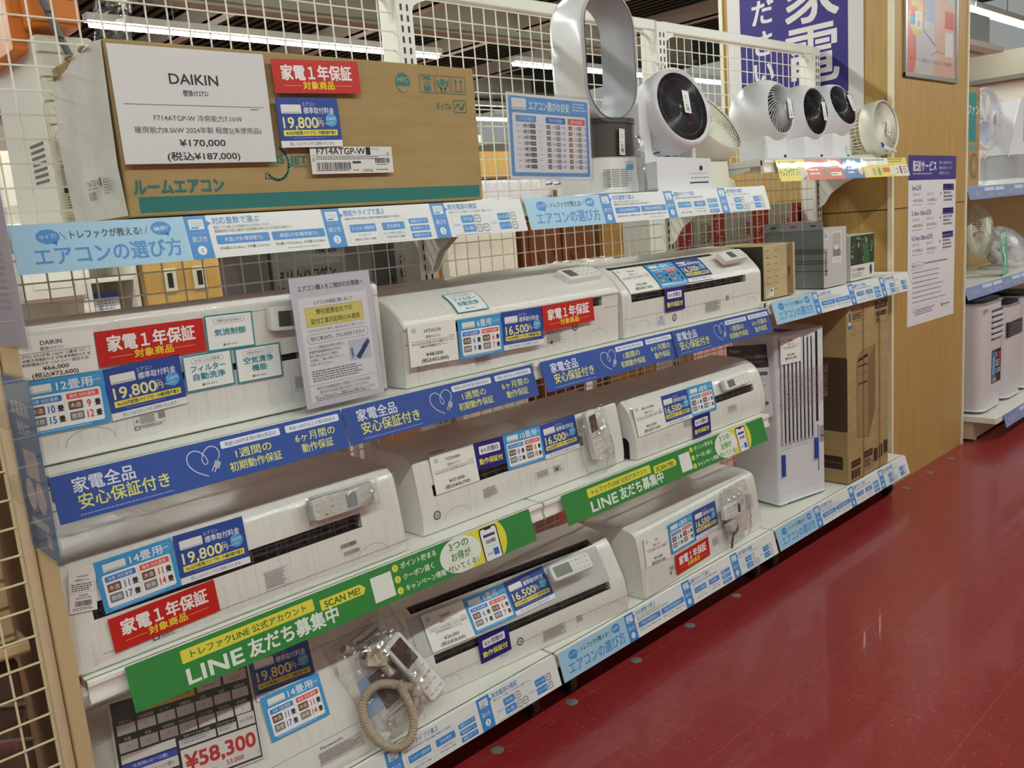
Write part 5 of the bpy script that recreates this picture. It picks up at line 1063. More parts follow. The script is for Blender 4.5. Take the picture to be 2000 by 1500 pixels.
def grille(b, Rr, r0, n, twist, m, th, dome=0., segs=9):
    for k in range(n):
        a0 = 2*math.pi*k/n; pts = []
        for i in range(segs+1):
            r = r0+(Rr-r0)*i/segs; a = a0+twist*(i/segs)**.8; pts.append((r*math.cos(a), r*math.sin(a), dome*math.sqrt(max(0, 1-(r/Rr)**2))))
        b.tube(pts, th, m, 4, caps=False)
def circ_head(t, M, Rr, dep, shell, face, blade, dome=0., n=64, twist=1.5, th=.0012, ring=.10, back_ribs=True, cage=None, side=1.0):
    """head with its face towards local z"""
    b = MB(); prof = [(Rr*(1-ring), .004), (Rr*(1-ring*.5), .010), (Rr*.995, .004), (Rr*1.02, -.02), (Rr*1.0*side, -dep*.45), (Rr*.86*side, -dep*.72), (Rr*.52, -dep*.95), (0, -dep)]
    if cage: prof = [(Rr*.93, .004), (Rr*.97, .010), (Rr*1.0, .006), (Rr*1.01, -.012), (Rr*1.0, -.055), (Rr*.97, -.058), (Rr*.95, -.02), (Rr*.93, .004)]
    b.lathe(prof, shell, 56, M); part('housing', b, t, smooth=50)
    if cage:
        b = MB()
        for k in range(44):
            a = 2*math.pi*k/44; b.tube([M @ Vector((r*math.cos(a), r*math.sin(a), z)) for r, z in ((Rr*.97, -.05), (Rr*.96, -.09), (Rr*.86, -dep*.75), (Rr*.6, -dep*.95), (Rr*.3, -dep))], .0016, shell, 4, caps=False)
        for q, z in ((.965, -.075), (.92, -dep*.62), (.6, -dep*.95), (.3, -dep)): b.lathe([(Rr*q-.001, z), (Rr*q+.001, z+.0012), (Rr*q+.001, z-.0012), (Rr*q-.001, z)], shell, 40, M)
        part('rear_cage', b, t, smooth=60)
    elif back_ribs:
        b = MB(); rn = 40
        for k in range(rn):
            a = 2*math.pi*k/rn; b.tube([M @ Vector((r*math.cos(a), r*math.sin(a), z)) for r, z in ((Rr*1.012*side, -dep*.44), (Rr*.95*side, -dep*.60), (Rr*.75, -dep*.83), (Rr*.54, -dep*.955))], .0016, SLOT if k % 2 else shell, 4, caps=False)
        part('rear_vent', b, t, smooth=60, label='ribbed rear vent')
    b = MB(); b.lathe([(Rr*(1-ring)*1.0, -.001), (Rr*(1-ring), -.035), (Rr*.3, -.045), (0, -.045)], blade, 40, M); part('inner_well', b, t, smooth=40)
    b = MB()
    for k in range(5):
        a = 2*math.pi*k/5; q = [(Rr*.2*math.cos(a), Rr*.2*math.sin(a), -.020), (Rr*.78*math.cos(a+.1), Rr*.78*math.sin(a+.1), -.032), (Rr*.80*math.cos(a+.8), Rr*.80*math.sin(a+.8), -.016), (Rr*.2*math.cos(a+.9), Rr*.2*math.sin(a+.9), -.012)]
        b.add(q+[(x, y, z-.002) for x, y, z in q], [(0, 1, 2, 3), (7, 6, 5, 4), (0, 4, 5, 1), (1, 5, 6, 2), (2, 6, 7, 3), (3, 7, 4, 0)], blade, M)
    part('fan_blade', b, t, smooth=0)
    b = MB(); g = MB(); grille(g, Rr*(1-ring*.9), Rr*.13, n, twist, face, th, dome); b.add(g.v, g.f, face, M)
    b.lathe([(0, dome+.005), (Rr*.11, dome+.005), (Rr*.14, dome+.002), (Rr*.14, dome-.003)], face, 28, M)
    for q in (.45, .72): z = dome*math.sqrt(max(0, 1-(q/(1-ring*.9))**2)); b.lathe([(Rr*q-.001, z), (Rr*q, z-.002), (Rr*q+.001, z), (Rr*q-.001, z)], face, 36, M)
    part('front_grille', b, t, smooth=60)
CIW = mat('#e4e3e8', .32); BLK = mat('#0c0c0e', .55); CREAM = mat('#e3e0d2', .4); GR = mat('#b4b5b9', .35)
# big black-faced circulator
loc = (2.015, .130, 1.402); t = thing('circulator_fan', 'large white circulator with black spiral face beside the bladeless fan', 'fan', loc)
M = aim((.02, -.055, .262), (-.10, -1, .28)); circ_head(t, M, .132, .19, CIW, mat('#3e3e43', .28), BLK, n=66, twist=1.7, th=.0017, ring=.14)
b = MB(); b.prism([(-.142, 0), (.132, 0), (.132, .085), (-.142, .092)], -.075, .06, CIW, 'y'); part('base', b, t, .012)
b = MB(); b.prism([(-.142, .08), (-.07, .08), (-.100, .12), (-.116, .26), (-.130, .29), (-.142, .27)], -.012, .056, CIW, 'y'); part('left_arm', b, t, .010)
b = MB(); b.box((.105, -.03, .08), (.128, .03, .22), CIW); part('right_arm', b, t, .006)
b = MB(); b.ell if 0 else b.lathe([(0, 0), (.008, 0), (.009, -.002)], BLK, 20, aim((.085, -.0765, .066), (0, -1, 0))); b.box((.02, -.0762, .018), (.125, -.0752, .022), BLK); b.box((.02, -.0762, .049), (.125, -.0752, .0505), GR)
for i in range(6): b.box((.03+.017*i, -.0762, .034), (.038+.017*i, -.0752, .037), mat('#77777c', .5))
part('control_panel', b, t, smooth=0, label='printed control strip with black dial')
price_tag(on_disc(Matrix.Translation(loc) @ M, .015, .012, .012, -8), 'white price tag on the large black-faced circulator')
# cream round one
loc = (2.225, .21, 1.402); t = thing('circulator_fan', 'cream round circulator tilted upward right of the black-faced one', 'fan', loc)
M = aim((.10, -.05, .235), (.05, -.80, .62)); circ_head(t, M, .140, .20, CREAM, CREAM, mat('#8f8a7a', .6), n=50, twist=1.8, th=.0026, ring=.05, side=.98)
b = MB(); b.prism([(-.062, 0), (.17, 0), (.16, .02), (.125, .03), (.115, .085), (-.02, .085), (-.03, .03), (-.055, .02)], -.10, .06, CREAM, 'y'); part('base', b, t, .006)
price_tag(on_disc(Matrix.Translation(loc) @ M, -.01, .03, .010, 22), 'white price tag on the cream round circulator')
# small ball circulators on the raised shelf
def ball(loc, label, d, face, shell, hc, tagl, n=40, th=.0014, Rr=.092, sph=.112, seal=False):
    t = thing('circulator_fan', label, 'fan', loc, group='round circulator fans on the raised shelf'); d = Vector(d).normalized(); c = Vector((0, 0, hc))
    cutc = math.sqrt(sph**2-Rr**2); M = aim(c, d); prof = [(Rr*.90, cutc+.001), (Rr*.96, cutc+.005)]
    for i in range(15): a = math.asin(Rr/sph)+(math.pi-math.asin(Rr/sph))*i/14; prof.append((max(sph*math.sin(a), 0), sph*math.cos(a)))
    b = MB(); b.lathe(prof, shell, 48, M); part('housing', b, t, smooth=50)
    Mf = aim(c+d*(cutc+.002), d)
    b = MB(); b.lathe([(Rr*.92, .0), (Rr*.9, -.03), (0, -.04)], BLK if face != GR else mat('#55565a', .5), 36, Mf); part('inner_well', b, t)
    b = MB(); g = MB(); dm = .028 if face == 'x' else .016; grille(g, Rr*.93, Rr*.12, n, 1.3, face, th, dm); b.add(g.v, g.f, face, Mf); b.lathe([(0, dm+.004), (Rr*.12, dm+.003), (Rr*.14, dm-.002)], face, 24, Mf); part('front_grille', b, t, smooth=60)
    b = MB()
    for k in range(5):
        a = 2*math.pi*k/5; q = [(Rr*.15*math.cos(a), Rr*.15*math.sin(a), -.02), (Rr*.8*math.cos(a), Rr*.8*math.sin(a), -.03), (Rr*.8*math.cos(a+.8), Rr*.8*math.sin(a+.8), -.012), (Rr*.15*math.cos(a+.9), Rr*.15*math.sin(a+.9), -.010)]
        b.add(q, [(0, 1, 2, 3)], GR if face == GR else BLK, Mf)
    part('fan_blade', b, t, smooth=0)
    b = MB(); b.box((-.075, -.06, 0), (.075, .06, hc-.085), shell); part('base', b, t, .008)
    b = MB(); b.box((.045, -.0612, .008), (.062, -.0600, .018), BLK); part('logo_mark', b, t, smooth=0)
    if seal:
        s = Sg(36, 36, None); s.ell(18, 18, 15, 15, '#4f9bcc', 1); s.ell(18, 18, 13.6, 13.6, '#e4e6ea', 2); s.t('18', 18, 18, 16, '#3b6fa8', al='c'); o = s.place('seal_sticker', None, Matrix.Translation((.045, -.0615, .038)) @ Matrix.Rotation(R(90), 4, 'X'), parent=t); o['label'] = 'round blue sticker reading 18'
    Mt = Matrix.Translation(loc) @ Mf; price_tag(on_disc(Mt, .022, -.004, .026, 4), tagl, 26, 70); return t
ball((2.615, .125, 1.492), 'white ball circulator with grey grille, first on the raised shelf', (-.02, -1, .10), GR, CIW, .172, 'white price tag on the grey-grilled ball circulator', 34, .0024, .094, .120)
ball((2.900, .125, 1.492), 'white ball circulator with glossy black front, middle of the raised shelf', (-.02, -1, .12), mat('#34343a', .25), CIW, .172, 'white price tag on the glossy black ball circulator', 40, .0018, .096, .115)
ball((3.162, .140, 1.492), 'white ball circulator with black grille tilted up, beside the caged fan', (-.05, -1, .38), mat('#3c3c42', .25), CIW, .190, 'white price tag on the upward tilted ball circulator', 42, .0017, .092, .115, seal=True)
b = MB(); b.tube(smoothpath([(2.66, .02, 1.494), (2.8, .012, 1.494), (2.95, .03, 1.495), (3.1, .012, 1.494), (3.3, .02, 1.494), (3.4, .05, 1.494)], 3), .0028, CIW, 8); solo('loose_cable', 'white power cord lying along the raised shelf edge', 'cord', b, smooth=60)
loc = (3.495, .160, 1.492); t = thing('circulator_fan', 'cream caged fan with tied cord at the pillar end of the raised shelf', 'fan', loc)
M = aim((.025, -.100, .132), (-.06, -1, .10)); circ_head(t, M, .116, .165, CREAM, CREAM, mat('#857f6e', .6), n=46, twist=1.4, th=.0024, ring=.10, cage=True)
b = MB(); b.prism([(x*1.0, y) for x, y in rr_pts(.17, .15, .05, 6)], 0, .022, CREAM, 'z'); b.box((-.03, .02, .02), (.03, .06, .10), CREAM); part('base', b, t, .006)
b = MB(); b.tube(smoothpath([(-.10, -.12, .05), (-.04, -.135, .045), (.05, -.14, .03), (.02, -.15, .02), (-.09, -.125, .055), (-.03, -.14, .03), (.04, -.145, .02)], 3), .0035, CREAM, 8); part('cord', b, t, label='bundled cream cord')
b = MB(); b.tube([(-.085, -.135, .06), (-.075, -.140, .05), (-.078, -.136, .042)], .005, mat('#2f4fb8', .4), 8); part('cord_tie', b, t, label='blue twist tie')
price_tag(on_disc(Matrix.Translation(loc) @ M, .01, -.005, .012, -12), 'white price tag on the cream caged fan', 26, 66)

# ================================================================ second row beside the pillar
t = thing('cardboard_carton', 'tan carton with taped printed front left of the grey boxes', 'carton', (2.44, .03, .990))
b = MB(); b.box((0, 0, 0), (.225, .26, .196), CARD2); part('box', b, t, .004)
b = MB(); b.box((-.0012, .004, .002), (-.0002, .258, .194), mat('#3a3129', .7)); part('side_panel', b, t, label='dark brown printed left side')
s_ = Sg(225, 196, None); 
for x in (14, 72):
    for k in range(7): s_.dash(x, 20+24*k, 26, 1, 5, '#6b5a3c', .5); s_.rect(x-2, 27+24*k, .6, 8, '#6b5a3c', 1)
s_.line([(128, 40), (168, 34), (196, 70), (186, 120), (128, 128), (112, 80)], .8, '#8a7652', 1, True); s_.rect(164, 86, 22, 36, '#4e5660', 1); s_.rect(8, 160, 24, 26, '#e3e0da', 1); s_.rect(36, 156, 24, 30, '#e3e0da', 1); s_.rect(42, 160, 10, 10, '#333', 2); s_.dash(10, 164, 18, 4, 5, '#555')
o = s_.place('printed_marks', None, Matrix.Translation((.1125, -.0006, .098)) @ Matrix.Rotation(R(90), 4, 'X'), parent=t)
b = MB(); b.box((.160, -.0022, .004), (.205, -.0012, .197), clear('packing_tape', (.9, .86, .78), .10, .3, (1, 1, 1), 25, .15, .6)); part('packing_tape', b, t, smooth=0, label='clear packing tape')
MG = mat('#74797c', .6); ML = mat('#c3c3c2', .6)
for i in range(3):
    y0 = .004+.086*i; t = thing('grey_box', 'grey box with hanging tab and black lines, '+['frontmost of the row of three', 'in the middle of the row of three', 'rearmost of the row of three'][i], 'box', (2.84, y0, .990), group='grey boxes with hanging tabs')
    b = MB(); b.box((0, 0, 0), (.192, .084, .232), ML); b.box((-.0006, .001, .001), (.0, .083, .231), MG); part('box', b, t, .0015)
    b = MB(); b.box((-.003, .002, .228), (.0, .082, .262), mat('#8f9496', .6)); b.box((-.0036, .030, .242), (-.003, .054, .248), mat('#a8332c' if i == 1 else '#3a3d40', .6)); part('hanging_tab', b, t, smooth=0, label='grey hanging tab')
    b = MB()
    for z in (.150, .143, .136, .106, .096, .066): b.box((-.0012, .0, z), (-.0006, .084, z+.0022), BLK); b.box((.0, -.0008, z), (.03, -.0002, z+.0018), BLK)
    part('black_line', b, t, smooth=0)
    if i == 0:
        s_ = Sg(192, 232, None); s_.t('mottole', 20, 92, 34, '#1e1e20', w=92, rot=90, b=.01); s_.rect(66, 14, 84, 126, '#dad8d6', 1); s_.rect(74, 22, 68, 92, '#b9b3b1', 2); s_.poly([(74, 114), (74, 84), (100, 70), (142, 92), (142, 114)], '#8f837e', 3); s_.ell(104, 78, 20, 10, '#e0dcd8', 4); s_.dash(90, 124, 36, 1, 4, '#9a9a9c'); s_.rect(10, 14, 26, 30, '#e6e6e6', 1); s_.dash(12, 18, 20, 4, 6, '#444', .6)
        s_.P = [(vs, fs, c, L) for vs, fs, c, L in s_.P]
        o = s_.place('printed_front', None, Matrix.Translation((.096, -.0004, .116)) @ Matrix.Rotation(R(90), 4, 'X'), parent=t); o['label'] = 'printed photo and vertical product lettering'
t = thing('photo_box', 'small box with a dark green outdoor photo, right of the grey boxes', 'box', (3.10, .02, .990))
b = MB(); b.box((0, 0, 0), (.225, .12, .188), mat('#c9c8c6', .6)); part('box', b, t, .0015)
s_ = Sg(225, 188, None); s_.rect(2, 2, 221, 122, '#2c3a2a', 1); rn = random.Random(9)
for k in range(46):
    x, y = rn.uniform(4, 200), rn.uniform(4, 100); s_.ell(x+8, y+8, rn.uniform(5, 14), rn.uniform(4, 12), rn.choice(['#44593c', '#1d231d', '#5d7a4a', '#7b8a6a', '#203d5a', '#8a8f88', '#3b2a20']), 2+k*.02, 10)
s_.poly([(128, 40), (156, 30), (172, 60), (176, 123), (120, 123)], '#2f6a3a', 3.2); s_.ell(146, 26, 9, 11, '#b08a6a', 3.3); s_.poly([(60, 56), (86, 48), (98, 80), (96, 123), (56, 123)], '#2a2f36', 3.2); s_.ell(76, 42, 9, 11, '#b08a6a', 3.3)
s_.rect(2, 124, 221, 62, '#e2e1de', 1); s_.t('アウトドアを便利に暖かく', 12, 144, 13, '#333', w=120, b=.02); s_.dash(12, 158, 120, 3, 7, '#77777a'); s_.ell(190, 152, 12, 22, '#33415a', 2)
o = s_.place('printed_front', None, Matrix.Translation((.1125, -.0006, .094)) @ Matrix.Rotation(R(90), 4, 'X'), parent=t)
s_ = Sg(120, 188, None); s_.t('PATONA', 60, 110, 20, '#3a3a3c', al='c', w=70, rot=90)
o = s_.place('printed_side', None, Matrix(((0, 0, -1, -.0006), (-1, 0, 0, .06), (0, 1, 0, .094), (0, 0, 0, 1))), parent=t)
t = thing('small_clamp', 'small black clamp-like gadget behind the photo box', 'gadget', (3.40, .10, .990))
b = MB(); b.prism(smoothpath2 if 0 else [(-.03, 0), (.04, 0), (.045, .05), (.02, .075), (.03, .10), (.0, .115), (-.025, .09), (-.01, .06), (-.03, .04)], -.02, .02, BLK, 'y'); part('body', b, t, .004)
b = MB(); b.cyl((0, -.024, .08), (0, .024, .08), .008, GREY, 14); part('pivot', b, t)

# ================================================================ bottom row beside the pillar
CLW = mat('#dcdde3', .35)
t = thing('window_cooler', 'tall white slatted cooler with two blue tape strips on the bottom shelf', 'cooler', (2.63, .100, .126), R(-10.6))
W, Dp, Hh = .292, .235, .705
b = MB(); b.prism([(x+W/2, y+Dp/2) for x, y in rr_pts(W, Dp, .014, 4)], .012, Hh, CLW, 'z'); part('body', b, t, .006)
b = MB(); b.box((.012, .006, 0), (.06, Dp-.006, .014), CLW); b.box((W-.06, .006, 0), (W-.012, Dp-.006, .014), CLW); part('foot', b, t, .004)
b = MB(); b.box((.022, -.0016, .262), (.228, -.0006, .672), mat('#26282c', .5)); part('grille_recess', b, t, smooth=0, label='dark recess behind the slats')
for i in range(9):
    x = .020+.0235*i; b = MB(); b.box((x, -.010, .255), (x+.0125, -.0014, .680), CLW); part('slat', b, t, .004)
for z in (.30, .36, .42, .48, .54, .60): 
    b = MB(); b.box((.022, -.0038, z), (.228, -.0018, z+.002), mat('#4a4c50', .5)); part('cross_bar', b, t, smooth=0)
b = MB(); b.box((.236, -.0016, .315), (.248, -.0004, .690), BLK); part('side_slot', b, t, smooth=0)
b = MB(); b.box((.244, -.0014, .102), (.250, -.0004, .300), mat('#8a8b8e', .4)); b.box((.258, -.0016, .225), (.280, -.0004, .292), mat('#9b9c9e', .35)); b.box((.262, -.0022, .246), (.276, -.0014, .252), BLK); part('control_strip', b, t, smooth=0, label='grey control strip')
for x, z in ((.018, .128), (.221, .160)):
    b = MB(); b.box((x, -.0106, z), (x+.014, -.0010, z+.088), mat('#1f4bb0', .45)); part('blue_tape', b, t, smooth=0, label='strip of blue masking tape')
b = MB(); b.box((.07, .03, Hh), (.14, .14, Hh+.0012), mat('#2447a0', .45)); part('blue_tape', b, t, smooth=0, label='blue masking tape on the top')
b = MB(); b.add([(.012, -.0105, .06), (.236, -.0105, .06), (.236, -.0105, .0610), (.012, -.0105, .0610)], [(0, 1, 2, 3)], mat('#a9abb0', .5))
for k in range(9): b.tube([(.022+.0235*k+.012*math.cos(R(a)), -.0012, .242-.006*math.sin(R(a))) for a in range(0, 181, 30)], .0008, mat('#b3b4ba', .5), 4)
part('panel_seam', b, t, smooth=0)
b = MB(); vs = []; fs = []; rn = random.Random(3)
for i in range(25):
    for j in range(15): vs.append((-.004+(W+.008)*i/24, -.0125-rn.random()*.0025, .40+.15*j/14+rn.uniform(-.003, .003)))
for i in range(24):
    for j in range(14): fs.append((i*15+j, i*15+j+1, i*15+j+16, i*15+j+15))
b.add(vs, fs, clear('stretch_film_band', (.97, .97, .97), .03, .6, (1.5, 1, 14), 12., .14, .8, .12, .46, .74)); part('plastic_wrap', b, t, smooth=60, label='band of stretch film')
price_card('Haier', ['2022年製 窓用ｴｱｺﾝ', '', ''], '¥25,000', '(税込¥27,500)', 120, 110).place('price_card', 'white price card at the top of the tall slatted cooler', Matrix.Translation((2.63, .10, .126)) @ Matrix.Rotation(R(-10.6), 4, 'Z') @ Matrix.Translation((.070, -.014, .640)) @ Matrix.Rotation(R(90), 4, 'X'), 'price card', GRP['price_card'])
s_ = Sg(210, 290, '#c9c5c8'); s_.rect(0, 0, 210, 92, '#35302f', 1); s_.t('Haier', 14, 20, 20, '#a9a5a5', w=50, b=.012); s_.t('ルームエアコン標準取付枠', 40, 48, 15, '#b5b1b1', w=160, b=.01); s_.t('取付工事説明書', 100, 68, 10, '#a09c9c', w=76)
for y in (108, 226): s_.rr(20, y, 170, 15, 5, '#5a5557', 2)
for y in (130, 160, 190, 248): s_.dash(24, y, 160, 4, 6, '#8a8588', .45)
s_.place('manual', 'dark-headed installation leaflet leaning against the tall slatted cooler', frame((2.545, .165, .655), (.78, -.30, -.06), (.06, .10, .99)), 'booklet')
t = thing('cardboard_carton', 'tall brown appliance carton with printed outline, strapped, beside the pillar', 'carton', (3.04, .008, .128))
b = MB(); b.box((0, 0, 0), (.40, .30, .800), CARD); part('box', b, t, .004)
for x in (.140, .300):
    b = MB(); b.box((x, -.0016, -.001), (x+.014, .3016, .8016), clear('strap', (.85, .84, .86), .12, .2, (1, 1, 4), 30)); part('strap', b, t, smooth=0, label='translucent packing strap')
BK = '#33281d'
s_ = Sg(400, 818, None); s_.rect(12, 52, 24, 70, '#d9d5cc', 1); s_.bars(14, 64, 20, 40); s_.rect(10, 118, 34, 14, '#3f78b0', 2); s_.box(44, 66, 120, 40, 1.2, BK); s_.dash(52, 74, 100, 4, 7, BK, .6); s_.box(30, 124, 46, 38, 1.2, BK); s_.line([(53, 124), (53, 162)], 1, BK)
s_.rect(262, 46, 124, 30, BK, 1); s_.t('エアコン', 324, 61, 22, '#a08a62', al='c', w=90, b=.02); s_.box(262, 78, 124, 66, 1.5, BK); s_.t('組み', 276, 100, 26, BK, b=.03); s_.t('取扱', 326, 100, 26, BK, b=.03); s_.t('移し', 276, 128, 24, BK, b=.02)
s_.poly([(88, 286), (96, 262), (120, 246), (258, 232), (262, 236), (262, 516), (196, 628), (96, 614), (88, 560)], '#9a8058', .6); s_.line([(88, 286), (96, 262), (120, 246), (258, 232), (262, 236), (262, 516), (196, 628), (96, 614), (88, 560)], 1.6, BK, 1, True); s_.line([(196, 628), (196, 290), (262, 236)], 1.2, BK); s_.poly([(262, 236), (262, 516), (196, 628), (196, 290)], '#826a45', .8)
s_.poly([(104, 270), (188, 258), (196, 272), (96, 284)], BK, 2); s_.rect(98, 300, 92, 7, BK, 2); s_.rect(98, 340, 92, 2, BK, 2); s_.rect(98, 376, 92, 7, BK, 2); s_.line([(236, 430), (248, 410)], 2, BK)
s_.rect(30, 706, 88, 30, BK, 1); s_.t('クーラー', 74, 721, 20, '#a98957', al='c', w=66); s_.box(30, 738, 88, 58, 1.4, BK)
for x in (34, 62, 90): s_.rect(x, 748, 22, 38, BK, 2)
s_.rect(146, 690, 92, 30, BK, 1); s_.t('コンパクト', 192, 705, 18, '#a98957', al='c', w=76); s_.box(146, 722, 92, 56, 1.4, BK); s_.dash(154, 732, 72, 4, 10, BK, .6); s_.rect(248, 700, 40, 60, BK, 1); s_.rect(300, 694, 16, 60, BK, 1); s_.rect(322, 692, 16, 60, BK, 1); s_.rect(350, 686, 40, 60, BK, 1)
o = s_.place('printed_marks', None, Matrix.Translation((.20, -.0006, .391)) @ Matrix.Rotation(R(90), 4, 'X'), parent=t); o['label'] = 'printed appliance outline and dark marks'
s_ = Sg(300, 818, None); s_.rr(190, 250, 110, 320, 8, '#4a3922', 1); s_.rr(72, 690, 84, 58, 6, BK, 1); s_.rr(182, 680, 96, 58, 6, BK, 1); s_.t('キャスター付', 230, 709, 14, '#a98957', al='c', w=74); s_.t('リモコン付', 114, 719, 14, '#a98957', al='c', w=64)
o = s_.place('side_marks', None, Matrix(((0, 0, -1, -.0006), (-1, 0, 0, .15), (0, 1, 0, .391), (0, 0, 0, 1))), parent=t)

# ================================================================ posters on the pillar
def PX(x, z, y=.0835): return Matrix.Translation((x, y, z)) @ Matrix.Rotation(R(90), 4, 'X')
NV = '#3b2f86'
s_ = Sg(594, 812, '#e6e4ea', .5); s_.rect(0, 0, 594, 116, NV, 1); s_.t('配送サービス', 52, 50, 52, '#e9e7ee', w=282, b=.02); s_.dash(50, 86, 250, 1, 14, '#aca6cc', .5)
for i, tt in enumerate(('有料にて配送承ります。', '詳細は店頭スタッフまで', 'お問合せください。')): s_.t(tt, 368, 34+25*i, 17, '#d9d6e6', w=16*len(tt))
for i, (hd, p1, p2) in enumerate((('5km以内', '4,950円(税込)', '7,150円(税込)'), ('5.1km-10km以内', '6,800円(税込)', '8,250円(税込)'), ('10.1km-20km以内', '7,150円(税込)', '9,350円(税込)'))):
    y = 152+119*i; s_.t(hd, 42, y, 30, NV, w=18*len(hd)+16, b=.014); s_.t('小サイズ', 52, y+32, 18, '#3a3648', w=82); s_.t('大サイズ', 222, y+32, 18, '#3a3648', w=82); s_.t(p1, 52, y+60, 17, '#4a4658', w=124); s_.t(p2, 222, y+60, 17, '#4a4658', w=124); s_.poly([(388, y+24), (404, y+32), (388, y+40)], NV, 2)
    s_.dash(52, y+80, 128, 1, 8, '#9a96aa'); s_.dash(222, y+80, 128, 1, 8, '#9a96aa'); s_.rect(424, y-14, 144, 32, NV, 2); s_.dash(432, y-8, 128, 2, 11, '#c9c5dc', .5); s_.box(424, y+20, 144, 66, .8, '#c5c2d0'); s_.dash(434, y+30, 124, 3, 18, '#6a6678', .6)
s_.box(44, 508, 146, 32, 1.4, '#6a62a8', 2); s_.t('配送オプション', 117, 524, 17, NV, al='c', w=128); s_.dash(200, 518, 300, 1, 14, '#5a5668')
for k in range(7): s_.dash(60, 556+24*k, 430, 1, 10, '#77738a', .5); 
s_.rect(40, 724, 510, .8, '#9a96aa', 2); s_.poly([(62, 752), (78, 752), (70, 736)], '#d9b23a', 2); s_.dash(92, 740, 280, 3, 11, '#77738a'); logo(s_, 420, 746, 3.6)
s_.place('delivery_poster', 'white delivery service poster with violet header on the wooden pillar', PX(4.13, 1.097) @ Matrix.Rotation(R(-.6), 4, 'Z'), 'poster', th=.5)
s_ = Sg(594, 841, '#e6b6a6', .25); s_.rect(0, 0, 594, 841, '#e3b8a8', 1); s_.poly([(0, 500), (120, 560), (150, 700), (90, 841), (0, 841)], '#dd7f72', 2); s_.poly([(200, 0), (360, 0), (340, 500), (345, 690), (230, 640), (215, 300)], '#aab4d6', 2.1); s_.poly([(330, 0), (440, 0), (400, 420), (330, 500)], '#ecd3c4', 2.2); s_.ell(128, 592, 84, 80, '#e5c662', 2.3); s_.poly([(110, 590), (330, 600), (360, 760), (300, 841), (130, 841)], '#d0cbd2', 2.2)
s_.rr(62, 545, 70, 42, 4, '#d9543f', 3); s_.rr(52, 586, 64, 38, 4, '#4d9cc0', 3); s_.rr(108, 562, 80, 80, 5, '#eceaea', 3.2); s_.t('200円', 148, 580, 18, '#c9433a', al='c', L=3.6); s_.rect(128, 604, 38, 26, '#b9b7bb', 3.4); s_.poly([(450, 200), (594, 160), (594, 520), (470, 470)], '#cfcdd2', 2.4); s_.rect(462, 530, 112, 80, '#d5614a', 3); s_.dash(474, 546, 88, 3, 20, '#efc5b8', .5); s_.rect(468, 628, 100, 112, '#e7e4e6', 3); s_.ell(400, 60, 60, 70, '#e6e0dd', 2.5); s_.line([(214, 0), (206, 640), (345, 700)], 5, '#2e2b38', 2.6); s_.line([(300, 745), (360, 725), (470, 728), (540, 745)], 6, '#b99e98', 2.6)
s_.t('楽しいシーズン登録でオトクに使えるクーポン配信中', 297, 775, 20, '#7a5a54', al='c', w=500, L=4)
o = s_.place('framed_poster', 'pastel poster in a silver snap frame high on the wooden pillar', PX(4.085, 2.292, .0805), 'poster', th=1)
b = MB(); al = mat('#b9bbbe', .3, .8)
for a_, c_ in (((-.315, -.4385, -.004), (.315, -.4185, .010)), ((-.315, .4185, -.004), (.315, .4385, .010)), ((-.315, -.4385, -.004), (-.295, .4385, .010)), ((.295, -.4385, -.004), (.315, .4385, .010))): b.box(a_, c_, al)
part('frame', b, o, .002, label='silver aluminium frame')
b = MB(); b.box((-.296, -.42, .0028), (.296, .42, .0034), SLEEVE); part('clear_cover', b, o, smooth=0)
# banner on the pillar's left face
s_ = Sg(700, 1700, '#d9d3d3', .6); s_.rr(72, -60, 556, 1680, 26, '#2b1d78', 1); s_.P[-1] = ([(x, max(y, 0)) for x, y in s_.P[-1][0]], *s_.P[-1][1:])
for ch, y in (('家', 1130), ('電', 1408)): s_.t(ch, 452, y, 292, '#e2dcdc', al='c', w=262, b=.012)
for ch, y in (('く', 1010), ('だ', 1165), ('さ', 1312), ('い', 1450), ('!', 1570)): s_.t(ch, 198, y, 130, '#e2dcdc', al='c', b=.02)
# face towards -x: local x runs to -y
Mb = Matrix(((0, 0, -1, 3.646), (-1, 0, 0, .558), (0, 1, 0, 2.57), (0, 0, 0, 1)))
s_.place('banner', 'violet banner with large white lettering on the side of the pillar', Mb, 'banner', th=1)

# ================================================================ aisle right of the pillar
for z, lb in ((.80, 'white shelf board holding the desk fans right of the pillar'), (1.338, 'white shelf board holding the pedestal fans right of the pillar')):
    b = MB(); b.box((0, 0, -.028), (3.4, .415, 0), SHELF); b.box((0, 0, -.05), (3.4, .006, -.028), SHELF); solo('display_shelf', lb, 'shelf', b, (4.62, .10, z), bevel=.002)
t = thing('base_shelf', 'white bottom shelf board on a beige plinth right of the pillar', 'shelf', (4.62, .10, FZ))
b = MB(); b.box((0, -.175, .115), (3.4, .415, .150), SHELF); part('bottom_board', b, t, .003)
b = MB(); b.box((.02, -.05, .012), (3.4, .40, .115), mat('#cdbf9f', .5)); part('plinth', b, t, label='beige plinth')
for x in (.03, 1.2):
    b = MB(); b.cyl((x+.05, -.03, 0), (x+.05, -.03, .014), .02, mat('#d9cfb6', .5), 16); part('levelling_foot', b, t)
b = MB(); b.box((4.62, .545, FZ), (8.02, .56, 1.36), mat('#a98c58', .6)); solo('back_panel_board', 'tan back board of the shelves right of the pillar', 'back board', b, smooth=0)
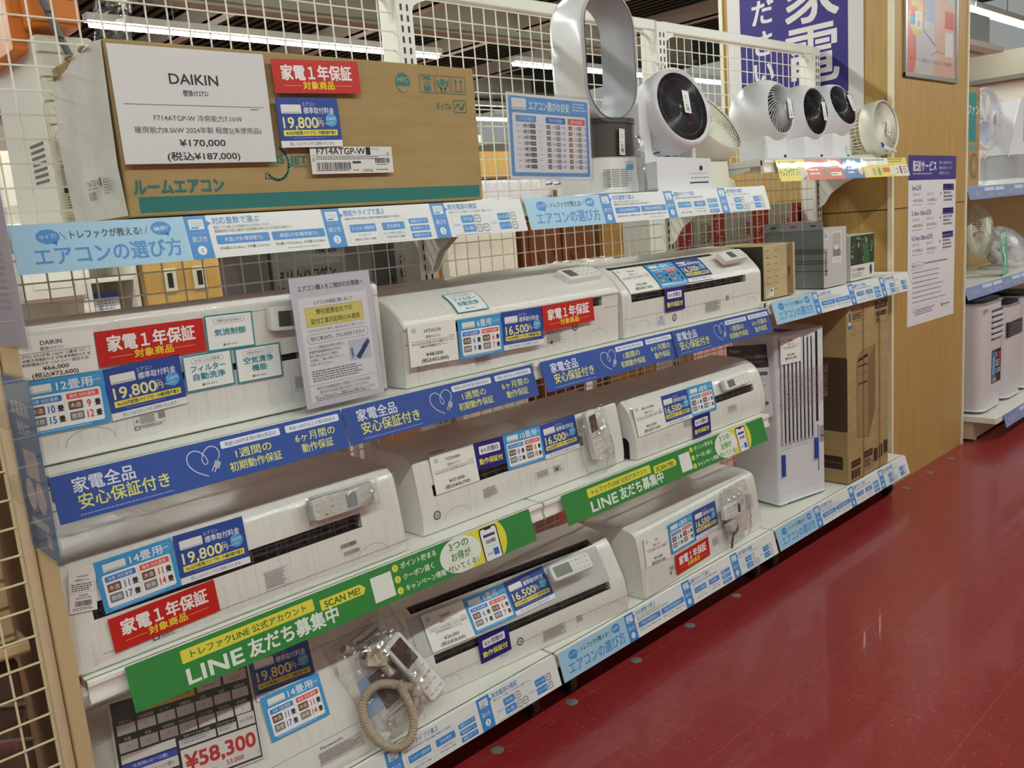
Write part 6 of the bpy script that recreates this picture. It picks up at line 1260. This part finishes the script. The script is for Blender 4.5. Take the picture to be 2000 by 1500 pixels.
def mini_strip(x, z, y, lab):
    s = Sg(1190, 70, '#8294cf', .35); s.t('安心保証付き', 60, 38, 32, '#c9cf94', w=150)
    for q in (260, 430, 760, 930): s.rr(q, 8, 150, 20, 3, '#d6dbee', 2); s.t('動作保証', q+75, 48, 20, '#c9cf94', al='c', w=110)
    s.t('安心保証付き', 600, 38, 32, '#c9cf94', w=150)
    return s.place('warranty_strip', lab, frame((x+.595, y, z-.035), (1, 0, 0), (0, .25, .97)), 'shelf sign', 'pale blue warranty strips in the next aisle')
mini_strip(4.62, 1.338, .088, 'pale blue warranty strip on the top shelf right of the pillar')
mini_strip(4.62, .80, .088, 'blue warranty strip under the white desk fans right of the pillar')
mini_strip(4.72, .088, -.088, 'blue warranty strip at floor level in front of the portable coolers')
def cage_fan(label, loc, hc, Rr, d, base=True, tilt=None, pole=.011, mt=None, blade=None):
    mt = mt or CIW; blade = blade or mat('#b9bfdc', .3); t = thing('electric_fan', label, 'fan', loc, group='white electric fans right of the pillar'); c = Vector((0, 0, hc)); M = aim(c, d)
    b = MB(); b.lathe([(Rr*.97, -.022), (Rr, -.018), (Rr*1.01, 0), (Rr, .018), (Rr*.97, .022)], mt, 48, M); part('rim', b, t, smooth=50)
    for s_, nm in ((1, 'front_guard'), (-1, 'rear_guard')):
        b = MB()
        for k in range(54):
            a = 2*math.pi*k/54; b.tube([M @ Vector((r*math.cos(a), r*math.sin(a), s_*z)) for r, z in ((Rr*.98, .02), (Rr*.75, .048), (Rr*.2, .058))], .0015, mt, 4, caps=False)
        b.lathe([(0, s_*.062), (Rr*.2, s_*.062), (Rr*.24, s_*.05)], mt, 28, M); part(nm, b, t, smooth=60)
    b = MB()
    for k in range(5):
        a = 2*math.pi*k/5; q = [(Rr*.1*math.cos(a), Rr*.1*math.sin(a), .0), (Rr*.85*math.cos(a-.1), Rr*.85*math.sin(a-.1), -.01), (Rr*.88*math.cos(a+.7), Rr*.88*math.sin(a+.7), .016), (Rr*.1*math.cos(a+.9), Rr*.1*math.sin(a+.9), .012)]
        b.add(q, [(0, 1, 2, 3)], blade, M)
    part('fan_blade', b, t, smooth=0)
    b = MB(); b.lathe([(0, -.15), (.035, -.145), (.045, -.10), (.05, -.05), (0, -.05)], mt, 24, M); part('motor', b, t)
    bk = c-Vector(d).normalized()*.10
    if base:
        b = MB(); b.cyl((bk.x, bk.y, .015), (bk.x, bk.y, hc), pole, mt, 14); part('pole', b, t)
        b = MB(); b.lathe([(0, .025), (.04, .024), (min(Rr*.7, .105), .012), (min(Rr*.72, .108), 0), (0, 0)], mt, 36, Matrix.Translation((bk.x, bk.y, 0))); part('base', b, t)
    return t
cage_fan('large white pedestal fan in front on the top shelf right of the pillar', (5.33, .25, 1.340), .385, .180, (-.12, -1, .05), pole=.014)
cage_fan('white pedestal fan half hidden behind another, beside the printed carton', (5.56, .435, 1.340), .40, .180, (.15, -1, .02), pole=.014)
price_tag(frame((5.325, .175, 1.722), (.99, -.1, 0), (0, 0, 1)), 'cream price tag on the front pedestal fan', 32, 60)
t = thing('cardboard_carton', 'tall carton printed with a fan picture at the pillar edge, top shelf', 'carton', (4.705, .15, 1.340)); b = MB(); b.box((0, 0, 0), (.255, .20, .53), CARD); part('box', b, t, .003)
s_ = Sg(270, 530, None); s_.rect(20, 30, 190, 260, '#2f8f90', 1); s_.t('ファン', 170, 120, 60, '#d9e4dd', al='c', rot=0, b=.02); s_.rect(20, 310, 190, 22, '#5aa3a0', 1); s_.ell(190, 420, 62, 70, '#8a7046', 1); s_.ell(190, 420, 46, 54, '#a38759', 2); s_.ell(190, 420, 12, 16, '#c9b48a', 3); s_.ell(236, 60, 10, 14, '#3c8a5a', 2)
s_.place('printed_marks', None, Matrix.Translation((.120, -.0006, .265)) @ Matrix.Rotation(R(90), 4, 'X'), parent=t)
t = thing('tower_heater', 'tall white looped tower fan with grey perforated base, top shelf at right edge', 'fan', (5.76, .24, 1.340))
b = MB(); b.prism([(x, y) for x, y in rr_pts(.42, .24, .05, 5)], 0, .03, CIW, 'z'); part('base', b, t, .004)
b = MB(); b.prism([(x, y) for x, y in rr_pts(.40, .23, .05, 5)], .03, .17, mat('#a9aaac', .5), 'z'); part('grey_intake', b, t, label='grey perforated intake')
b = MB(); b.prism([(-.20, .17), (.20, .17), (.20, .21), (.16, .24), (.15, .47), (.12, .51), (.04, .515), (.0, .50), (-.03, .46)], -.06, .07, CIW, 'y'); part('body', b, t, .012)
b = MB(); b.box((.055, -.062, .25), (.085, -.059, .49), mat('#b9bac0', .4)); part('air_slot', b, t)
price_tag(frame((5.80, .120, 1.43), (1, 0, 0), (0, 0, 1)), 'white price tag on the grey base of the tower fan', 44, 66)
t = thing('small_carton', 'small white carton with blue disc print behind the fan poles', 'carton', (5.02, .30, 1.340)); b = MB(); b.box((0, 0, 0), (.2, .11, .13), mat('#d5d6da', .6)); part('box', b, t, .002)
s_ = Sg(200, 130, None); s_.ell(70, 78, 34, 40, '#3a5aa8', 1); s_.dash(20, 14, 150, 3, 9, '#555'); s_.rect(130, 40, 50, 70, '#44464c', 1); s_.place('printed_marks', None, Matrix.Translation((.10, -.0006, .065)) @ Matrix.Rotation(R(90), 4, 'X'), parent=t)
bag(frame((5.10, .17, 1.43), (1, 0, 0), (0, .05, 1)), .08, .17, .02, 61, 8, 14, .003, label='clear bag hanging below the pedestal fans right of the pillar')
# second shelf
cage_fan('white desk fan facing right on the middle shelf beside the green card', (5.33, .27, .802), .272, .160, (-.02, -1, .12), mt=CREAM, blade=mat('#cfccbf', .5))
cage_fan('white fan tipped forward behind the green card on the middle shelf', (5.86, .27, .802), .14, .15, (-.30, -.75, .62), base=True, mt=CIW, blade=mat('#c9c9cc', .5))
cage_fan('white fan mostly hidden at the pillar edge on the middle shelf', (4.99, .36, .802), .32, .15, (.3, -1, .05), mt=CIW, blade=mat('#cfccbf', .5))
s_ = Sg(165, 268, '#58ad97'); s_.rr(16, 16, 132, 33, 5, '#bfe0cf', 1); s_.dash(26, 60, 112, 2, 14, '#dff0e4', .6); s_.rr(52, 92, 38, 68, 5, '#dfe8ea', 1); s_.rr(49, 132, 22, 50, 3, '#3f4a4c', 2); s_.rr(84, 140, 33, 74, 5, '#dfe8ea', 2); s_.dash(24, 230, 116, 3, 10, '#cfe6da', .5)
s_.place('notice', 'green standing card on the middle shelf right of the pillar', frame((5.335, .125, .938), (.99, .1, .05), (-.04, .06, .99)), 'notice')
# portable coolers on the bottom board
def pac(x, w, h, label, style):
    t = thing('portable_cooler', label, 'cooler', (x, .015, .106), group='white portable coolers on the bottom board'); PWH = mat('#d8d3da', .3)
    b = MB(); b.prism([(a+w/2, c+.17) for a, c in rr_pts(w, .34, .05, 6)], 0, h, PWH, 'z'); part('body', b, t, .01)
    b = MB(); b.prism([(a+w/2, c+.17) for a, c in rr_pts(w-.02, .32, .05, 6)], h, h+.018, BLK, 'z'); part('top_panel', b, t, .004, label='black control top')
    if style == 0:
        b = MB(); b.box((w*.42, -.003, h*.64), (w*.93, .01, h*.92), mat('#55565c', .5)); part('vent_recess', b, t, smooth=0)
        for k in range(5): b = MB(); z = h*.655+k*h*.053; b.box((w*.41, -.014, z), (w*.94, .004, z+h*.030), PWH); part('louver', b, t, .003)
        s = Sg(150, 190, '#2a2a30'); s.rect(6, 8, 52, 150, '#4d7fb8', 1); s.rr(14, 40, 34, 100, 6, '#7fb0de', 2); s.t('F', 66, 34, 50, '#d9d9dc', b=.02); s.t('冷', 104, 36, 44, '#d94f3a', b=.02); s.dash(64, 66, 76, 3, 14, '#d0d0d4', .6); s.t('3.50', 64, 122, 36, '#d9d9dc', w=76, b=.02); s.rect(8, 162, 70, 22, '#c9c9cc', 1); s.t('DENECT', 12, 173, 16, '#222', w=60, b=.02)
        o = s.place('sticker', None, Matrix.Translation((w*.68, -.0012, h*.38)) @ Matrix.Rotation(R(90), 4, 'X'), parent=t); o['label'] = 'dark printed sticker'
        s = Sg(60, 30, '#d9d6c4'); s.dash(4, 4, 50, 4, 6, '#555'); s.place('label', None, Matrix.Translation((w*.16, -.0012, h*.93)) @ Matrix.Rotation(R(90), 4, 'X'), parent=t)
    else:
        b = MB(); b.box((w*.05, -.004, h*.66), (w*.95, .008, h*.82), mat('#3a3a3e', .3)); part('front_panel', b, t, label='dark vent panel')
        for k in range(4): b = MB(); z = h*.675+k*h*.033; b.box((w*.08, -.008, z), (w*.92, -.002, z+h*.010), mat('#6a6a70', .4)); part('louver', b, t)
    for a in (.06, w-.06):
        for c in (.05, .29): b = MB(); b.cyl((a-.012, c, -.001), (a+.012, c, -.001), .017, BLK, 14); part('caster', b, t)
    return t
pac(4.66, .33, .60, 'white portable cooler with black top and louvers at the pillar edge', 0)
pac(5.06, .27, .545, 'second white portable cooler from the pillar', 1)
pac(5.40, .30, .56, 'third white portable cooler from the pillar, at the right edge', 2)
# ceiling cassette and pipes
t = thing('ceiling_cassette', 'silver boxed ceiling air unit hanging right of the pillar', 'air unit', (8.67, 1.80, 2.60))
b = MB(); b.box((-.38, -.40, .03), (.28, .40, .30), mat('#b3b5b6', .35, .5)); part('duct_box', b, t, .01, label='silver duct box')
b = MB(); b.box((-.48, -.48, -.02), (.42, .48, .03), mat('#d8d6cf', .5)); b.box((-.36, -.36, -.022), (.3, -.29, -.018), SLOT); b.box((-.36, .29, -.022), (.3, .36, -.018), SLOT); part('face_panel', b, t, .006)
for x, y in ((-.3, -.3), (.2, -.3), (-.3, .3), (.2, .3)): b = MB(); b.cyl((x, y, .33), (x, y, 1.35), .008, GREY, 8); part('hanger', b, t)
b = MB(); b.cyl((9.05, 1.0, 2.3), (9.05, 1.0, 3.95), .022, mat('#8f9595', .4, .5), 12); b.cyl((9.05, 1.0, 2.3), (9.05, 1.0, 2.26), .03, GREY, 12); solo('conduit_pipe', 'thin grey conduit pipe dropping from the ceiling at the right edge', 'pipe', b)
b = MB(); b.tube([(-1, 4.4, 3.3), (11, 4.4, 3.3)], .03, mat('#77797a', .5, .4), 12); solo('conduit_pipe', 'long grey conduit pipe running below the ceiling behind the display', 'pipe', b)
b = MB(); b.box((2.0, 8.2, 3.1), (11, 8.32, 3.16), mat('#8a8c8c', .5, .4)); solo('cable_tray', 'grey cable tray below the ceiling far behind the display', 'cable tray', b)

# ================================================================ behind the grid panels
t = thing('rear_rack', 'steel shelf on the far side of the grid panels', 'rack', (0, .485, FZ))
b = MB(); b.box((.6, .0, 1.03), (3.6, .40, 1.058), SHELF); part('shelf_board', b, t, .002)
for x in (.62, 1.2, 2.4, 3.58): b = MB(); b.box((x-.015, .36, 0), (x+.015, .40, 1.03), SHELF); part('leg', b, t, .002)
b = MB(); b.box((0, .0, 1.432), (1.2, .42, 1.458), SHELF); part('upper_shelf_board', b, t, .002)
for x in (.02, 1.18): b = MB(); b.box((x-.015, .39, 0), (x+.015, .42, 1.432), SHELF); part('leg', b, t, .002)
Z1 = 1.0; Z2 = 1.40
t = thing('upright_cooler', 'tall white upright window unit with orange top behind the grid at upper left', 'cooler', (.26, .53, Z2-.0))
CW = mat('#cdc9bf', .5); ORG = mat('#cf7320', .45)
b = MB(); b.box((0, 0, 0), (.125, .36, .43), CW); part('body', b, t, .008)
b = MB(); b.box((-.03, .05, .40), (.03, .36, .60), ORG); b.box((-.005, -.02, .445), (.10, .30, .60), ORG); b.box((.02, -.035, .54), (.115, .0, .64), ORG); part('orange_bracket', b, t, .006, label='orange plastic bracket box')
b = MB()
for k in range(7): b.box((-.0012, .06, .20-.014*k), (-.0004, .16, .206-.014*k), mat('#5a564c', .6))
part('side_vent', b, t, smooth=0)
b = MB()
for k in range(8): b.box((.015, -.0012, .15+.03*k), (.115, -.0004, .152+.03*k), mat('#a9a599', .6))
part('panel_line', b, t, smooth=0)
s_ = Sg(90, 210, '#d6d2c6'); 
for k in range(3): s_.box(4, 4+24*k, 82, 22, .6, '#5a564e'); s_.poly([(8, 22+24*k), (24, 22+24*k), (16, 8+24*k)], '#4a463e', 2); s_.dash(30, 8+24*k, 50, 3, 5, '#6a665c')
s_.rect(4, 84, 82, 56, '#a9a598', 1); s_.dash(8, 88, 70, 3, 5, '#55514a'); s_.rect(4, 142, 82, 14, '#2a2824', 1); s_.box(4, 160, 82, 46, .6, '#5a564e'); s_.dash(8, 165, 74, 6, 6, '#6a665c')
o = s_.place('warning_label', None, Matrix.Translation((.050, -.0016, .135)) @ Matrix.Rotation(R(90), 4, 'X'), parent=t); o['label'] = 'warning label with triangles'
b = MB(); b.tube(smoothpath([(.02, -.03, .66), (.0, -.04, .56), (.03, -.045, .44), (.09, -.03, .30), (.14, -.02, .16), (.15, -.02, .02)], 3), .008, mat('#62646a', .5), 10); part('power_cord', b, t, label='thick grey cord')
b = MB(); b.tube(smoothpath([(.18, -.02, .66), (.22, -.03, .55), (.26, -.02, .50), (.28, -.03, .60), (.24, -.02, .68)], 3), .011, mat('#3f4046', .5), 10); part('cable_coil', b, t, label='dark coiled cable')
bag(frame((.435, .50, 1.93), (1, .0, -.15), (.12, .05, 1)), .085, .36, .04, 71, 10, 26, .005, label='long clear bag with cable beside the orange bracket')
def rear_box(x, y, w, d, h, label, art, z=Z1, mt=None, side=None, nm='heater_carton', grp=None):
    t = thing(nm, label, 'carton', (x, y, z), group=grp); b = MB(); b.box((0, 0, 0), (w, d, h), mt or mat('#b4b8bb', .6)); part('box', b, t, .003)
    if art: art.place('printed_front', None, Matrix.Translation((w/2, -.0006, h/2)) @ Matrix.Rotation(R(90), 4, 'X'), parent=t)
    if side: side.place('printed_side', None, Matrix(((0, 0, -1, -.0006), (-1, 0, 0, d/2), (0, 1, 0, h/2), (0, 0, 0, 1))), parent=t)
    return t
a_ = Sg(260, 325, None); a_.t('TEKNOS', 185, 22, 17, '#1e1f22', al='c', w=72, b=.02); a_.t('PH-1', 190, 40, 11, '#1e1f22', al='c'); a_.t('スリムハロゲン', 20, 84, 30, '#1e1f22', w=190, b=.02); a_.t('ヒーター', 20, 124, 30, '#1e1f22', w=110, b=.02)
d_ = Sg(160, 325, None); d_.t('スリムハロゲン', 118, 20, 28, '#1e1f22', rot=90, w=190, b=.02); d_.t('ヒーター', 78, 20, 28, '#1e1f22', rot=90, w=110, b=.02); d_.dash(20, 30, 20, 12, 14, '#2a2b2e')
G1 = 'grey halogen heater cartons'
d_ = None
s2 = Sg(190, 325, None)
for i, tt in enumerate('スリムハロゲン'): s2.t(tt, 150, 40+34*i, 30, '#1e1f22', al='c', b=.02)
for i, tt in enumerate('ヒーター'): s2.t(tt, 108, 40+34*i, 30, '#1e1f22', al='c', b=.02)
s2.dash(20, 30, 60, 12, 16, '#2a2b2e', .4)
rear_box(.80, .60, .245, .19, .325, 'grey heater carton with black lettering behind the grid, left of the first upright', a_, side=s2, grp=G1)
a_ = Sg(220, 325, None); a_.rect(0, 0, 84, 325, '#5b6066', .5)
for i, tt in enumerate('TEKNOS'): a_.t(tt, 62, 40+28*i, 24, '#1e1f22', al='c', b=.02)
a_.t('スリム', 100, 70, 30, '#1e1f22', w=90, b=.02); a_.t('ヒーター', 100, 112, 30, '#1e1f22', w=110, b=.02); a_.dash(100, 190, 90, 6, 12, '#3a3b3e')
rear_box(1.085, .52, .21, .18, .33, 'grey heater carton with sideways lettering at the first upright', a_, grp=G1)
b = MB(); b.box((0, 0, 0), (.09, .12, .33), mat('#8b9299', .6)); solo('slim_carton', 'slim pale grey carton left of the grey heater cartons', 'carton', b, (.70, .60, Z1), bevel=.002)
def red_art(w, h, rw):
    s = Sg(w, h, None); s.rect(w-rw, 0, rw, h, '#b0211e', 1)
    for i, tt in enumerate('ハロゲンヒーター'): s.t(tt, w-rw*.62, 36+34*i, 32, '#d9a9a4', al='c', b=.02)
    s.dash(w-rw*.34, 120, rw*.26, 8, 16, '#e0c0bc', .4)
    for i, tt in enumerate('1200W'): s.t(tt, w*.16, 70+30*i, 28, '#4a4540', al='c', b=.02)
    for i, tt in enumerate('パワフル'): s.t(tt, w*.30, 70+38*i, 38, '#8a7a3a', al='c', b=.02)
    s.dash(w*.40, 60, w*.10, 14, 14, '#5a5550', .4); s.rect(w*.48, 66, w*.07, 60, '#b94a44', 1); return s
G2 = 'red and white halogen heater cartons'
for i, (x, w) in enumerate(((2.42, .26), (2.69, .23), (2.925, .37), (3.30, .33))):
    rear_box(x, .50, w, .16, .33, 'red and white heater carton behind the grid, '+['nearest the second upright', 'second from the second upright', 'above the tan carton', 'above the grey boxes'][i], red_art(w*1000, 330, w*1000*.38), mt=mat('#b7b3af', .6), grp=G2)
t = thing('cardboard_carton', 'open tan carton wrapped in clear film behind the grid, left of the second upright', 'carton', (2.00, .52, Z1)); b = MB(); b.box((0, 0, 0), (.34, .24, .165), CARD2); part('box', b, t, .003)
b = MB(); vs = []; fs = []; rn = random.Random(8)
for i in range(19):
    for j in range(6): vs.append((-.006+.352*i/18, -.006+.25*j/5, .167+rn.random()*.012))
for i in range(18):
    for j in range(5): fs.append((i*6+j, i*6+j+1, i*6+j+7, i*6+j+6))
b.add(vs, fs, BAG); part('plastic_wrap', b, t, smooth=40)
t = thing('dark_carton', 'dark blue carton with pale label lying behind the second row units', 'carton', (1.70, .49, Z1)); b = MB(); b.box((0, 0, 0), (.22, .16, .12), mat('#2c3550', .5)); part('box', b, t, .003); b = MB(); b.box((.06, -.0012, .05), (.16, 0, .10), mat('#7a86a0', .5)); part('label', b, t, smooth=0)

b = MB(); b.box((0, 0, 0), (.9, .4, .46), mat('#d3cfc6', .6)); b.box((.02, -.002, .30), (.88, 0, .36), mat('#c9b23a', .6)); solo('storage_carton', 'pale carton with yellow band low behind the grid at the third-row joint', 'carton', b, (1.30, .93, FZ), bevel=.004)
# furniture beyond
def furn(name, label, cat, x, y, w, d, h, mt, z=FZ): return thing(name, label, cat, (x, y, z)), w, d, h, mt
WF = mat('#e6e3d8', .4); GLS = mat('#cfdad2', .12)
t = thing('kitchen_cupboard', 'white kitchen cupboard with glazed upper doors behind the grid at left', 'cupboard', (.10, 2.5, FZ)); b = MB()
b.box((0, 0, 0), (.80, .40, .86), WF); b.box((0, 0, 1.22), (.80, .40, 1.56), WF); b.box((0, .38, .86), (.80, .40, 1.22), WF); b.box((0, 0, .86), (.02, .40, 1.22), WF); b.box((.78, 0, .86), (.80, .40, 1.22), WF); part('carcass', b, t, .003)
for i, x in enumerate((.01, .27, .54)): b = MB(); b.box((x, -.018, 1.235), (x+.25, 0, 1.55), WF); b.box((x+.04, -.020, 1.275), (x+.21, -.017, 1.51), GLS if i < 2 else WF); part('door', b, t, .003)
t = thing('open_shelf', 'white open shelf unit beside the tan wardrobe', 'shelf unit', (.903, 2.5, FZ)); b = MB()
b.box((0, 0, 0), (.02, .38, 1.75), WF); b.box((.21, 0, 0), (.23, .38, 1.75), WF); b.box((0, .36, 0), (.23, .38, 1.75), mat('#cfcdc4', .5)); part('carcass', b, t, .002)
for z in (.35, .70, 1.28, 1.70): b = MB(); b.box((.02, .005, z), (.21, .36, z+.02), WF); part('shelf_board', b, t, .002)
s_ = Sg(110, 150, '#e6e6ea'); s_.rect(0, 0, 110, 26, '#3b4fa0', 1); s_.dash(10, 40, 90, 8, 12, '#7a86b8', .5); s_.place('notice', 'small white and blue notice inside the white open shelf unit', frame((1.00, 2.56, 1.10), (1, 0, 0), (0, .1, 1)), 'notice')
WT = nmat('tan_veneer', '#c0964f', '#d0a862', (6, 6, .8), 3, .4, 6)
t = thing('wardrobe', 'tan wardrobe with two white recessed handles behind the grid', 'wardrobe', (1.15, 2.48, FZ)); b = MB(); b.box((0, 0, 0), (.40, .5, 1.8), WT); part('carcass', b, t, .003)
b = MB(); b.box((-.012, -.004, 0), (.0, .5, 1.8), mat('#8a6a30', .5)); part('side_edge', b, t)
for x in (.09, .235): b = MB(); b.box((x, -.008, 1.205), (x+.062, 0, 1.315), mat('#e0d9bf', .4)); b.box((x+.018, -.0095, 1.225), (x+.044, -.007, 1.295), mat('#2a2722', .5)); part('handle', b, t, .002, label='white plate handle with dark slot')
t = thing('chest_of_drawers', 'reddish brown chest with many small drawers behind the grid', 'chest', (1.60, 2.62, FZ)); b = MB(); b.box((0, 0, 0), (.62, .4, 1.55), DKWOOD); part('carcass', b, t, .003)
RB = nmat('red_brown_wood', '#7a3620', '#94492c', (5, 5, 1.5), 3, .4, 6)
for r_ in range(9):
    for c_ in range(3):
        b = MB(); b.box((.03+.19*c_, -.012, .12+.155*r_), (.205+.19*c_, 0, .25+.155*r_), RB); q = part('drawer', b, t, .004); b = MB(); b.tube([(.09+.19*c_, -.012, .19+.155*r_), (.095+.19*c_, -.024, .185+.155*r_), (.14+.19*c_, -.024, .185+.155*r_), (.145+.19*c_, -.012, .19+.155*r_)], .003, DARK, 6); part('drawer_handle', b, q)
t = thing('low_cabinet', 'low white-topped cabinet in front of the brown chest', 'cabinet', (1.57, 2.12, FZ)); b = MB(); b.box((0, 0, 0), (.55, .36, 1.16), mat('#8f8a80', .5)); part('carcass', b, t, .003); b = MB(); b.box((-.01, -.01, 1.16), (.56, .37, 1.185), WF); part('top', b, t, .003)
s_ = Sg(105, 150, '#dfdde2'); s_.rect(0, 130, 105, 20, '#d8cf6a', 1); s_.dash(12, 16, 80, 8, 12, '#b5b3ba', .4); s_.place('price_sheet', 'white price sheet standing on the low cabinet behind the grid', frame((1.665, 2.22, 1.205), (1, .0, 0), (-.03, .15, 1)), 'price sheet')
b = MB(); b.box((0, 0, 0), (.25, .2, .05), mat('#3a2420', .4)); solo('brown_tray', 'dark brown tray on the low cabinet behind the grid', 'tray', b, (1.78, 2.2, 1.125+.0), bevel=.004)
t = thing('wood_panel_cabinet', 'orange tan cabinet between the two grey heater cartons', 'cabinet', (2.28, 2.45, FZ)); b = MB(); b.box((0, 0, 0), (.60, .45, 1.72), nmat('orange_veneer', '#b07a33', '#c08a42', (6, 6, .8), 3, .45, 6)); part('carcass', b, t, .003)
t = thing('white_partition', 'white panel cabinet behind the grid under the carton end', 'cabinet', (2.92, 2.4, FZ)); b = MB(); b.box((0, 0, 0), (.57, .45, 1.56), mat('#ddd8ca', .5)); part('carcass', b, t, .003)
t = thing('pine_cupboard', 'knotty pine cupboard with carved heart doors behind the grid', 'cupboard', (3.56, 2.42, FZ)); b = MB(); b.box((0, 0, 0), (.70, .45, 1.52), PINE); part('carcass', b, t, .003)
for i, x in enumerate((.06, .37)):
    b = MB(); b.box((x, -.016, .08), (x+.29, 0, 1.46), PINE); q = part('door', b, t, .004)
    b = MB(); hp = []
    for k in range(24): a = 2*math.pi*k/24; hp.append((x+.145+.0048*16*math.sin(a)**3, -.017, 1.16+.0048*(13*math.cos(a)-5*math.cos(2*a)-2*math.cos(3*a)-math.cos(4*a))))
    b.tube(hp, .006, mat('#4f2410', .5), 6, closed=True); part('carved_heart', b, q)
t = thing('olive_cabinet', 'olive brown panelled cabinet behind the wrapped tan carton', 'cabinet', (4.42, 2.5, FZ)); b = MB(); b.box((0, 0, 0), (1.1, .45, 1.62), nmat('olive_veneer', '#7a5a26', '#8f6d34', (6, 6, .8), 3, .5, 6)); part('carcass', b, t, .003)
for x in (.02, .38, .74): b = MB(); b.box((x, -.014, .06), (x+.34, 0, 1.56), nmat('olive_veneer_door', '#826128', '#947238', (6, 6, .8), 3, .5, 6)); part('door', b, t, .003)
t = thing('white_cabinet', 'tall white cabinet top seen right of the carton through the grid', 'cabinet', (3.62, 3.3, FZ)); b = MB(); b.box((0, 0, 0), (.42, .45, 2.0), mat('#d5d2ca', .5)); b.box((-.02, -.02, 2.0), (.44, .47, 2.06), WF); part('carcass', b, t, .004)
t = thing('tan_cabinet', 'tan cabinet beside the tall white cabinet behind the grid', 'cabinet', (4.06, 3.35, FZ)); b = MB(); b.box((0, 0, 0), (.5, .45, 1.95), WT); part('carcass', b, t, .004)
t = thing('striped_mattress', 'pale striped mattress pack leaning behind the grid above the guide strips', 'mattress', (3.55, 2.98, FZ)); b = MB(); b.box((0, 0, 0), (1.1, .16, 1.72), nmat('pale_quilt', '#bdb9c0', '#d0ccd2', (14, 1, 14), 2, .7, 2)); part('pack', b, t, .03); b = MB(); b.box((.0, .0, 1.72), (1.1, .16, 1.735), mat('#7a5232', .6)); part('top_board', b, t)
b = MB(); b.box((-1.2, 5.6, FZ), (2.6, 5.7, 2.15), mat('#e6dfd0', .8)); struct('wall_partition', b, 0)
t = thing('moulded_cover', 'pale moulded cover lying on the white kitchen cupboard behind the grid', 'cover', (.50, 2.53, 1.502)); b = MB(); b.prism([(0, 0), (0, .03), (.06, .05), (.20, .072), (.29, .075), (.31, .06), (.31, 0), (.275, 0), (.27, .03), (.22, .03), (.215, 0)], 0, .3, mat('#b9b2a2', .5), 'y'); part('shell', b, t, .008)

# left wing: goods behind the wire
t = thing('cardboard_carton', 'tan carton behind the wire wing at the left edge', 'carton', (-.37, .06, .674)); b = MB(); b.box((0, 0, 0), (.29, .30, .42), CARD2); part('box', b, t, .004); b = MB(); b.box((.22, -.001, .06), (.25, .0, .10), BLK); part('hand_hole', b, t, smooth=0)
t = thing('wing_rack', 'beige two-tier rack behind the wire wing', 'rack', (-.40, .045, FZ))
for z in (.25, .71): b = MB(); b.box((0, 0, z), (.335, .36, z+.022), BEIGE); part('shelf_board', b, t, .002)
for x in (.0, .31): b = MB(); b.box((x, .36, 0), (x+.025, .385, 1.2), BEIGE); part('post', b, t, .002)
t = thing('wrapped_bundle', 'dark corded bundle wrapped in film behind the wire wing, low left', 'bundle', (-.37, .08, .214)); b = MB(); b.box((0, 0, 0), (.29, .28, .425), nmat('dark_weave', '#4f4438', '#6b5f50', (1, 1, 1), 14, .7, 5)); part('pack', b, t, .02)
for k in range(5): b = MB(); b.tube([(0, -.004, .06+.07*k), (.15, -.006, .10+.07*k), (.29, -.004, .05+.07*k)], .004, mat('#8f8470', .6), 6); part('cord', b, t)
bag(frame((-.22, .068, .42), (1, 0, 0), (0, 0, 1)), .28, .40, .012, 81, 14, 18, .004, 'plastic_bag', 'clear film over the dark bundle behind the wire wing')
